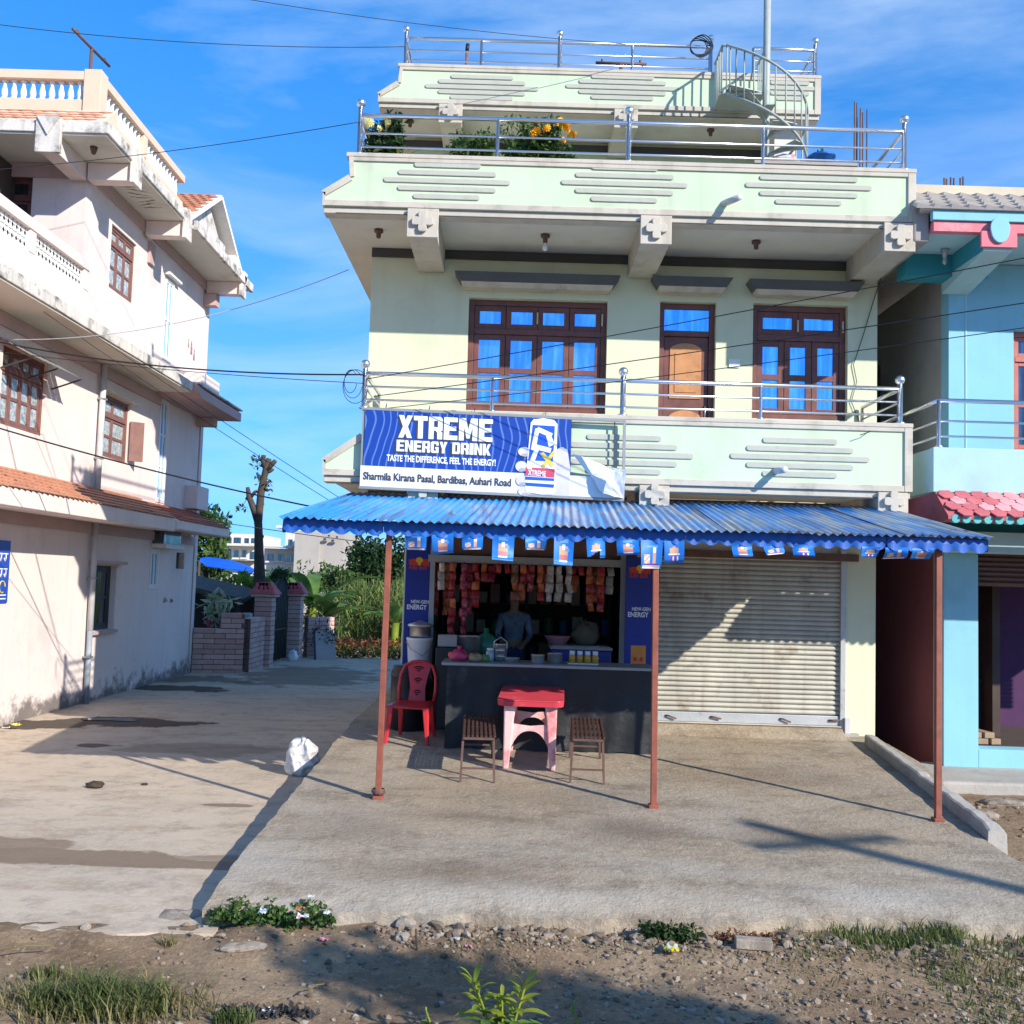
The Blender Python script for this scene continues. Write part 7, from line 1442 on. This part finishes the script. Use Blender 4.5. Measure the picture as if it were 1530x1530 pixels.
# ------------------------------------------------------------------ foreground: rubble, weeds, litter
def zg(x, y): return gz(x, y)
ico_v = np.array([(0, 0, 1)]+[(.894*math.cos(2*math.pi*k/5), .894*math.sin(2*math.pi*k/5), .447) for k in range(5)]+[(.894*math.cos(2*math.pi*k/5+.628), .894*math.sin(2*math.pi*k/5+.628), -.447) for k in range(5)]+[(0, 0, -1)])
ico_f = [(0, 1+k, 1+(k+1) % 5) for k in range(5)]+[(1+k, 6+k, 1+(k+1) % 5) for k in range(5)]+[(1+(k+1) % 5, 6+k, 6+(k+1) % 5) for k in range(5)]+[(11, 6+(k+1) % 5, 6+k) for k in range(5)]
def stones(pts, seed):
    r = np.random.default_rng(seed); V = []; F = []
    for (x, y, s) in pts:
        sc = s*np.array([r.uniform(.7, 1.4), r.uniform(.7, 1.2), r.uniform(.45, .8)]); v = ico_v*sc*(1+.22*r.normal(size=(12, 1))); a = r.uniform(0, 6.28); c, s_ = math.cos(a), math.sin(a)
        t = r.uniform(-.4, .4); v = np.stack([v[:, 0]*c-v[:, 1]*s_, v[:, 0]*s_+v[:, 1]*c, v[:, 2]+v[:, 0]*t*.3], 1)+np.array([x, y, zg(x, y)+s*.18])
        o = len(V); V += v.tolist(); F += [tuple(i+o for i in f) for f in ico_f]
    m = MB(); m.v = [tuple(v) for v in V]; m.f = F; m.m = [0]*len(F); return m
def stone_mat():
    m = bpy.data.materials.new('mixed_pebbles'); m.use_nodes = True; nt = m.node_tree; N = nt.nodes; b = N['Principled BSDF']; b.inputs['Roughness'].default_value = .9; b.inputs['Specular IOR Level'].default_value = .25
    g = N.new('ShaderNodeNewGeometry'); cr = N.new('ShaderNodeValToRGB'); e = cr.color_ramp.elements; e[0].color = (.10, .072, .05, 1); e[1].color = (.34, .285, .22, 1); x = e.new(.45); x.color = (.20, .15, .105, 1); x = e.new(.75); x.color = (.25, .19, .135, 1)
    nt.links.new(g.outputs['Random Per Island'], cr.inputs[0]); nt.links.new(cr.outputs[0], b.inputs['Base Color']); return m
m_peb = stone_mat(); rg = np.random.default_rng(17); P = []
for k in range(420):
    x = rg.uniform(-.8, 4.2); P.append((x, 6.50+.05*vnoise(x, 0, 1.5, 2)+rg.normal()*.05, rg.choice([.018, .028, .042], p=[.55, .35, .1])))
while len(P) < 4300:
    x, y = rg.uniform(-2.0, 4.3), rg.uniform(4.9, 6.68)
    d = .12+.88*math.exp(-((y-6.42)/.17)**2)*(1 if x > -.75 else .15)+.75*math.exp(-((y-5.75+.1*(x-1.5))/.5)**2)*sstep(.0, 1.0, x)*(.75+.25*vnoise(x*2, y*2, 1.3))
    d *= .55+.45*sstep(-.2, .35, vnoise(x, y, 3, 7))
    if rg.random() < d: P.append((x, y, rg.choice([.008, .012, .017, .024], p=[.4, .33, .19, .08])))
tag(stones(P, 3).build('gravel', m_peb, fix=False), 'loose gravel and pebbles along the edge of the dirt road', 'gravel', kind='stuff')
P = [(rg.uniform(3.9, 6), rg.uniform(8, 11.0), rg.choice([.012, .02, .03])) for _ in range(260)]+[(rg.uniform(-4.5, -1.9), rg.uniform(5.0, 6.3), rg.choice([.007, .012, .016])) for _ in range(330)]
tag(stones(P, 4).build('gravel', m_peb, fix=False), 'scattered pebbles on the bare dirt beside the forecourt', 'gravel', kind='stuff')
def rock(px_, py_, sx, sy, szz, label, seed, mat=m_stone, rot=0., zb=None):
    q = PZ(px_, py_, zb if zb is not None else -.47); r = random.Random(seed); m = MB(); nu, nv = 12, 8
    for j in range(nv+1):
        v = math.pi*j/nv
        for i in range(nu):
            u = 2*math.pi*i/nu; k = 1+.13*math.sin(2*u+seed)+.10*math.sin(5*u+3*v+seed)+r.uniform(-.05, .05)
            s_ = lambda t: math.copysign(abs(t)**.7, t)
            x, y, z = sx*k*s_(math.cos(u))*math.sin(v)**.7, sy*k*s_(math.sin(u))*math.sin(v)**.7, szz*max(-.5, -math.cos(v))*(1+.1*math.sin(3*u))
            m.v.append((q[0]+x*math.cos(rot)-y*math.sin(rot), q[1]+x*math.sin(rot)+y*math.cos(rot), (zg(q[0], q[1]) if zb is None else zb)+szz*.35+z))
    m.f = [(j*nu+i, j*nu+(i+1) % nu, (j+1)*nu+(i+1) % nu, (j+1)*nu+i) for j in range(nv) for i in range(nu)]; m.m = [0]*len(m.f)
    return tag(m.build('stone', mat), label, 'stone')
rock(362, 1423, .13, .05, .025, 'flat pale grey stone lying alone on the brown dirt', 1, rot=.25)
rock(605, 1393, .06, .05, .05, 'pale broken stone beside the upright stick', 2); rock(660, 1372, .13, .045, .03, 'long grey slab fragment below the forecourt edge', 3)
rock(740, 1390, .07, .045, .04, 'rounded grey stone with a dark shadowed hollow', 4); rock(600, 1412, .05, .04, .03, 'small pale stone in front of the upright stick', 5)
rock(127, 1394, .03, .025, .025, 'small tan stone at the edge of the concrete lane', 6, m_stone); rock(45, 1393, .05, .02, .018, 'low tan stone half sunk at the lane edge', 7, m_stone)
rock(270, 1372, .16, .15, .05, 'worn cement lump at the corner of the forecourt', 8); rock(1500, 1203, .22, .10, .05, 'flat pale slab on the dirt before the turquoise house', 9, zb=-.40); rock(1473, 1222, .12, .07, .05, 'wedge shaped grey stone on the dirt beside the kerb', 10, zb=-.40)
rock(1452, 1252, .07, .06, .05, 'dark rubble lump at the end of the kerb', 11, m_conc, zb=-.33)
q = PZ(1116, 1410, -.45)-np.array([0, .16, 0]); bk = MB().box(-.11, .11, -.035, .035, 0, .06).build('loose_brick', m_stone, bevel=.006, loc=(q[0], q[1], zg(q[0], q[1])+.005), rot=(.05, .03, -.05)); tag(bk, 'loose grey brick lying in the gravel', 'brick')
q = PZ(623, 1425, -.47); tag(tb('stick', m_bark, None, [(q[0], q[1], -.5), (q[0]-.005, q[1]+.01, -.40), (q[0]-.012, q[1]+.01, -.33)], .007, 6), 'short dark stick standing upright in the dirt', 'stick')
for a, b_, lb in (((435, 1368), (355, 1378), 'pale straw lying on the green weeds'), ((485, 1470), (460, 1480), 'broken pale straw on the brown dirt'), ((80, 1412), (0, 1420), 'dry straw stalk at the edge of the lane')):
    p, q = PZ(*a, -.42), PZ(*b_, -.42); tag(tb('straw', m_grassd, None, [p, (p+q)/2+np.array([0, 0, .012]), q], .004, 5), lb, 'straw')
# litter
def scrap(px_, py_, w, h, col, label, seed, z=-.46, mat2=None):
    q = PZ(px_, py_, z); r = random.Random(seed); m = MB(); n = 6
    for j in range(n+1):
        for i in range(n+1): m.v.append((q[0]+(i/n-.5)*w+r.uniform(-1, 1)*w*.03, q[1]+(j/n-.5)*h, zg(q[0], q[1]) + .012+(z+.46)+abs(r.gauss(0, .16))*min(w, h)))
    m.f = [(j*(n+1)+i, j*(n+1)+i+1, (j+1)*(n+1)+i+1, (j+1)*(n+1)+i) for j in range(n) for i in range(n)]; m.m = [1 if (mat2 and r.random() < .3) else 0 for _ in m.f]
    tag(m.build('litter', [col, mat2 or col], smooth=True, fix=False), label, 'litter', 'scraps of litter')
yl = simple('yellow_wrapper', (.75, .58, .02), .35); wh = simple('white_wrapper', (.75, .75, .74), .4); pk_ = simple('pink_wrapper', (.65, .25, .35), .4); og = simple('rust_wrapper', (.5, .18, .06), .4); bl_ = simple('pale_blue_wrapper', (.45, .6, .68), .35)
scrap(1003, 1428, .085, .09, yl, 'crumpled yellow wrapper on the gravel', 1, -.44, mat2=bl_); scrap(452, 1376, .07, .06, wh, 'crushed white and pink box in the weeds', 2, -.33, pk_); scrap(448, 1366, .05, .05, og, 'rust coloured wrapper scrap in the weeds', 3, -.32)
scrap(392, 1378, .05, .09, bl_, 'flattened pale cup in the weeds', 4, -.34, wh); scrap(484, 1412, .05, .04, pk_, 'small pink scrap on the dirt', 5); scrap(488, 1374, .04, .05, wh, 'cream paper scrap at the edge of the weeds', 6, -.34)
scrap(683, 1416, .03, .03, bl_, 'tiny pale blue scrap below the forecourt edge', 7); scrap(700, 1424, .04, .03, pk_, 'tiny red scrap beside the pale blue one', 8); scrap(405, 1505, .09, .05, wh, 'white scraps in the dark rubbish patch', 9); scrap(465, 1345+1, .04, .04, wh, 'white paper at the top of the weed patch', 10, -.31)
q = PZ(20, 1084, ZA); m = MB(); scrap(24, 1083, .12, .1, yl, 'crumpled yellow packet at the foot of the pink wall', 11, ZA+.06, wh); scrap(8, 1087, .1, .06, wh, 'white packet at the foot of the pink wall', 12, ZA+.06)
q = PZ(142, 1177, ZA); lumpy('dung_pile', 'dark brown dung pile on the sunlit lane', 'dung', (q[0], q[1], ZA), (.085, .075, .06), M('dark_dung', (.06, .045, .03), .95, .3, 15, bump=.8, bs=40), 13); q = PZ(216, 1173, ZA); lumpy('dung_pile', 'small dropping beside the dung pile on the lane', 'dung', (q[0], q[1], ZA), (.035, .03, .02), bpy.data.materials['dark_dung'], 14)
c = PZ(400, 1512, -.47); tag(leaves([((c[0]+.09*k, c[1]+.03*math.sin(k*2), zg(c[0], c[1])+.006), (.09, .07, .012), 60) for k in range(-2, 3)], .04, 98, 1.6).build('rubbish', M('charred_rubbish', (.03, .028, .026), .9, .4, 30, dirt=(.4, .4, .4), da=.5, ds=30, dth=.6), fix=False), 'dark charred rubbish trodden into the dirt', 'rubbish', kind='stuff')
# crumpled white sack leaning on the slab edge
q = PZ(440, 1160, ZA)
o = lumpy('plastic_sack', 'crumpled white plastic sack leaning against the forecourt slab', 'sack', (q[0]+.05, q[1]+.15, ZA), (.17, .18, .36), M('crumpled_white_plastic', (.58, .57, .55), .4, .12, 6, dirt=(.25, .22, .18), da=.6, ds=7, bump=.9, bs=16), 6)
sb = o.modifiers.new('sub', 'SUBSURF'); sb.levels = sb.render_levels = 3; tx = bpy.data.textures.new('sack_creases', 'VORONOI'); tx.noise_scale = .09; dm = o.modifiers.new('d', 'DISPLACE'); dm.texture = tx; dm.strength = .09; dm.mid_level = .4; dm.texture_coords = 'GLOBAL'
# weeds, grass
def blades(n, f, hmin, hmax, seed, w=.004, lean=.75, cen=None, rad=None):
    r = np.random.default_rng(seed); m = MB()
    for k in range(n):
        x, y = f(r); z = zg(x, y)-.005; a = r.random()*6.28; h = hmin+(hmax-hmin)*r.random()**1.4;
        if cen is not None: h *= 1.05-.75*min(1, ((x-cen[0])/rad[0])**2+((y-cen[1])/rad[1])**2)*(.6+.4*math.sin(x*19))
        l = h*lean*(.3+r.random()); d = np.array([math.cos(a), math.sin(a), 0]); s = np.array([-d[1], d[0], 0])*w*(.7+.6*r.random()); b = np.array([x, y, z]); m1 = b+d*l*.35+np.array([0, 0, h*.65]); t = b+d*l+np.array([0, 0, h])
        o = len(m.v); m.v += [tuple(b-s), tuple(b+s), tuple(m1+s*.8), tuple(m1-s*.8), tuple(t)]; m.f += [(o, o+1, o+2, o+3), (o+3, o+2, o+4)]; m.m += [0, 0]
    return m
def disc(cx, cy, rx, ry): return lambda r: (lambda a, q: (cx+rx*q*math.cos(a), cy+ry*q*math.sin(a)))(r.random()*6.28, r.random()**.5)
c = PZ(150, 1500, -.47); t = T('grass_tuft', 'big tuft of green grass on the bare dirt', 'grass', (c[0], c[1], -.48))
blades(1700, disc(c[0], c[1], .38, .18), .05, .19, 1, .0045, .9, c[:2], (.38, .18)).build('blades', m_grass, t, fix=False); blades(800, disc(c[0], c[1], .6, .26), .02, .17, 2, .004, 1.1).build('dry_blades', m_grassd, t, fix=False)
for (px_, py_, s, n, lb) in ((65, 1458, .09, 130, 'small sparse grass tuft beside the big tuft'), (105, 1460, .06, 70, 'smallest sparse grass tuft between two others'), (350, 1522, .11, 260, 'dusty grass tuft in the rubbish patch'), (250, 1412, .05, 50, 'tiny dry tuft on the rutted dirt')):
    c = PZ(px_, py_, -.47); tag(blades(n, disc(c[0], c[1], s, s*.6), .03, .09, px_).build('grass_tuft', m_grass if n > 100 else m_grassd, fix=False), lb, 'grass')
c = PZ(408, 1372, -.43); tag(leaves([((c[0]-.36+.72*(k+.5)/22, c[1]+.12*math.cos(k*1.9)-.06, zg(c[0], c[1])+.015+.03*math.sin(k*2.7)**2), (.09, .075, .04), 200) for k in range(22)], .032, 91, 1.5, -.2, .2).build('weed_patch', m_leaf, fix=False), 'patch of low green weeds below the forecourt corner', 'weeds', kind='stuff')
def band(px0, px1, py0, py1): 
    a, b_ = PZ(px0, py1, -.47), PZ(px1, py0, -.47); return lambda r: (a[0]+(b_[0]-a[0])*r.random(), a[1]+(b_[1]-a[1])*r.random()**1.2)
g = MB()
for (d, n, h) in (((1260, 1400, 1385, 1425), 1500, .11), ((1390, 1530, 1405, 1470), 900, .08), ((1180, 1300, 1400, 1440), 250, .05), ((1450, 1530, 1470, 1528), 350, .06)):
    q = blades(n, band(*d), .025, h, abs(d[0])); o = len(g.v); g.v += q.v; g.f += [tuple(i+o for i in f) for f in q.f]; g.m += q.m
tag(g.build('grass_verge', m_grass, fix=False), 'green grass growing over the gravel at the forecourt edge', 'grass', kind='stuff')
g = MB()
for (d, n, h) in (((1180, 1530, 1380, 1500), 900, .05), ((700, 960, 1370, 1420), 380, .035), ((960, 1200, 1385, 1450), 420, .035), ((640, 800, 1420, 1450), 200, .04), ((-40, 250, 1425, 1470), 90, .04)):
    q = blades(n, band(*d), .01, h, abs(d[0])+3); o = len(g.v); g.v += q.v; g.f += [tuple(i+o for i in f) for f in q.f]; g.m += q.m
tag(g.build('dry_grass', m_grassd, fix=False), 'short dry grass scattered over the gravel', 'grass', kind='stuff')
c = np.array([PZ(990, 1368, -.44)[0]*.95, 6.46, 0]); tag(leaves([((c[0]+x, c[1]+.02, zg(c[0]+x, c[1])+.05), (.09, .05, .055), 130) for x in (-.1, -.02, .06, .13)], .035, 93, 1.8).build('weed_patch', m_leafd, fix=False), 'dark weeds sprouting under the forecourt edge', 'weeds', kind='stuff')
c = np.array([PZ(1090, 1368, -.44)[0]*.95, 6.46, 0]); tag(leaves([((c[0]+x, c[1]+.04, zg(c[0]+x, c[1])+.03), (.08, .04, .035), 80) for x in (-.1, 0, .1, .2)], .028, 94, 1.8).build('weed_patch', m_dry, fix=False), 'brownish weeds beside the dark weeds at the slab edge', 'weeds', kind='stuff')
def stem_plant(base, stems, label, seed):
    t = T('leafy_weed', label, 'plant', base, 'lance leaved weeds at the roadside'); r = random.Random(seed)
    for (tx, ty, tz, nl, ll) in stems:
        b = np.array(base, float); e = np.array([tx, ty, tz]); tb('stem', m_leafy, t, [b, (b+e)/2+np.array([.01, 0, .01]), e], [.006, .005, .003][0], 6)
        for k in range(nl):
            u = .25+.75*(k/max(nl-1, 1)); p = b+(e-b)*u; a = k*2.4+r.uniform(-.4, .4); l = ll*(1.15-.75*u)*r.uniform(.8, 1.1); up = .15+.9*(u**3); d = np.array([math.cos(a), math.sin(a), 0]); s = np.array([-d[1], d[0], 0]); m = MB(); n = 5
            for i in range(n+1): q_ = i/n; c_ = p+d*l*q_*(1-.25*up)+np.array([0, 0, l*(up*q_-.35*q_*q_)]); w = l*.13*math.sin(math.pi*min(1, q_*.92+.08))+.0004; m.v += [tuple(c_-s*w+np.array([0, 0, w*.4])), tuple(c_), tuple(c_+s*w+np.array([0, 0, w*.4]))]
            for i in range(n): o = 3*i; m.f += [(o, o+1, o+4, o+3), (o+1, o+2, o+5, o+4)]; m.m += [0, 0]
            m.build('leaf', m_leafy if u > .6 else m_ban_l, t, smooth=True, fix=False)
q = PZ(745, 1590, -.47); b0 = (q[0], q[1], -.48)
def at(px_, py_): return PY(px_, py_, q[1]+.03)
stem_plant(b0, [(*at(708, 1466), 26, .25), (*at(785, 1472), 26, .25), (*at(750, 1492), 20, .22)], 'lance leaved green weed with three stems at the road edge', 1)
q2 = PZ(650, 1570, -.47); stem_plant((q2[0], q2[1], -.48), [(*PY(637, 1512, q2[1]), 7, .08)], 'small pale sprout beside the lance leaved weed', 2); q2 = PZ(865, 1580, -.47); stem_plant((q2[0], q2[1], -.48), [(*PY(856, 1500, q2[1]), 9, .10)], 'single stemmed weed between the lance leaved weed and the gravel', 3)

# ------------------------------------------------------------------ behind the viewer: what shades the road edge
UP = T('utility_pole', 'concrete utility pole on the near side of the road', 'pole', (12.9, -1.4, -.5))
tb('pole', m_conc, UP, [(12.9, -1.4, -.6), (12.9, -1.4, 7.6)], [.15, .09], 12)
for z_ in (7.2,): MB().bar((12.3, -1.6, z_), (13.5, -1.2, z_), .09).build('crossarm', m_grey, UP)
leaves([((12.9, -1.4, 5.6), (.35, .35, .7), 130), ((13.0, -1.4, 4.6), (.3, .3, .5), 60)], .16, 96).build('creeper', m_leafd, UP, fix=False)
hc = 4.2; off = np.array([6.48, -6.04])*((hc+.47)/4.65); bl2 = []
for k in range(17):
    t = k/16; g0 = np.array([-1.05+2.9*t, 6.05-.95*t])+off; q = random.Random(k); bl2.append(((g0[0]+q.uniform(-.15, .15), g0[1]+q.uniform(-.12, .12), hc+q.uniform(-.12, .12)), (.30+.1*t, .26, .16), 36 if k % 3 else 16))
tree('roadside_tree', 'leafy roadside tree on the near side of the road', (off[0]+.9, off[1]+4.9, -.5), 4.2, bl2, .24, 97, m_leaf, .12)
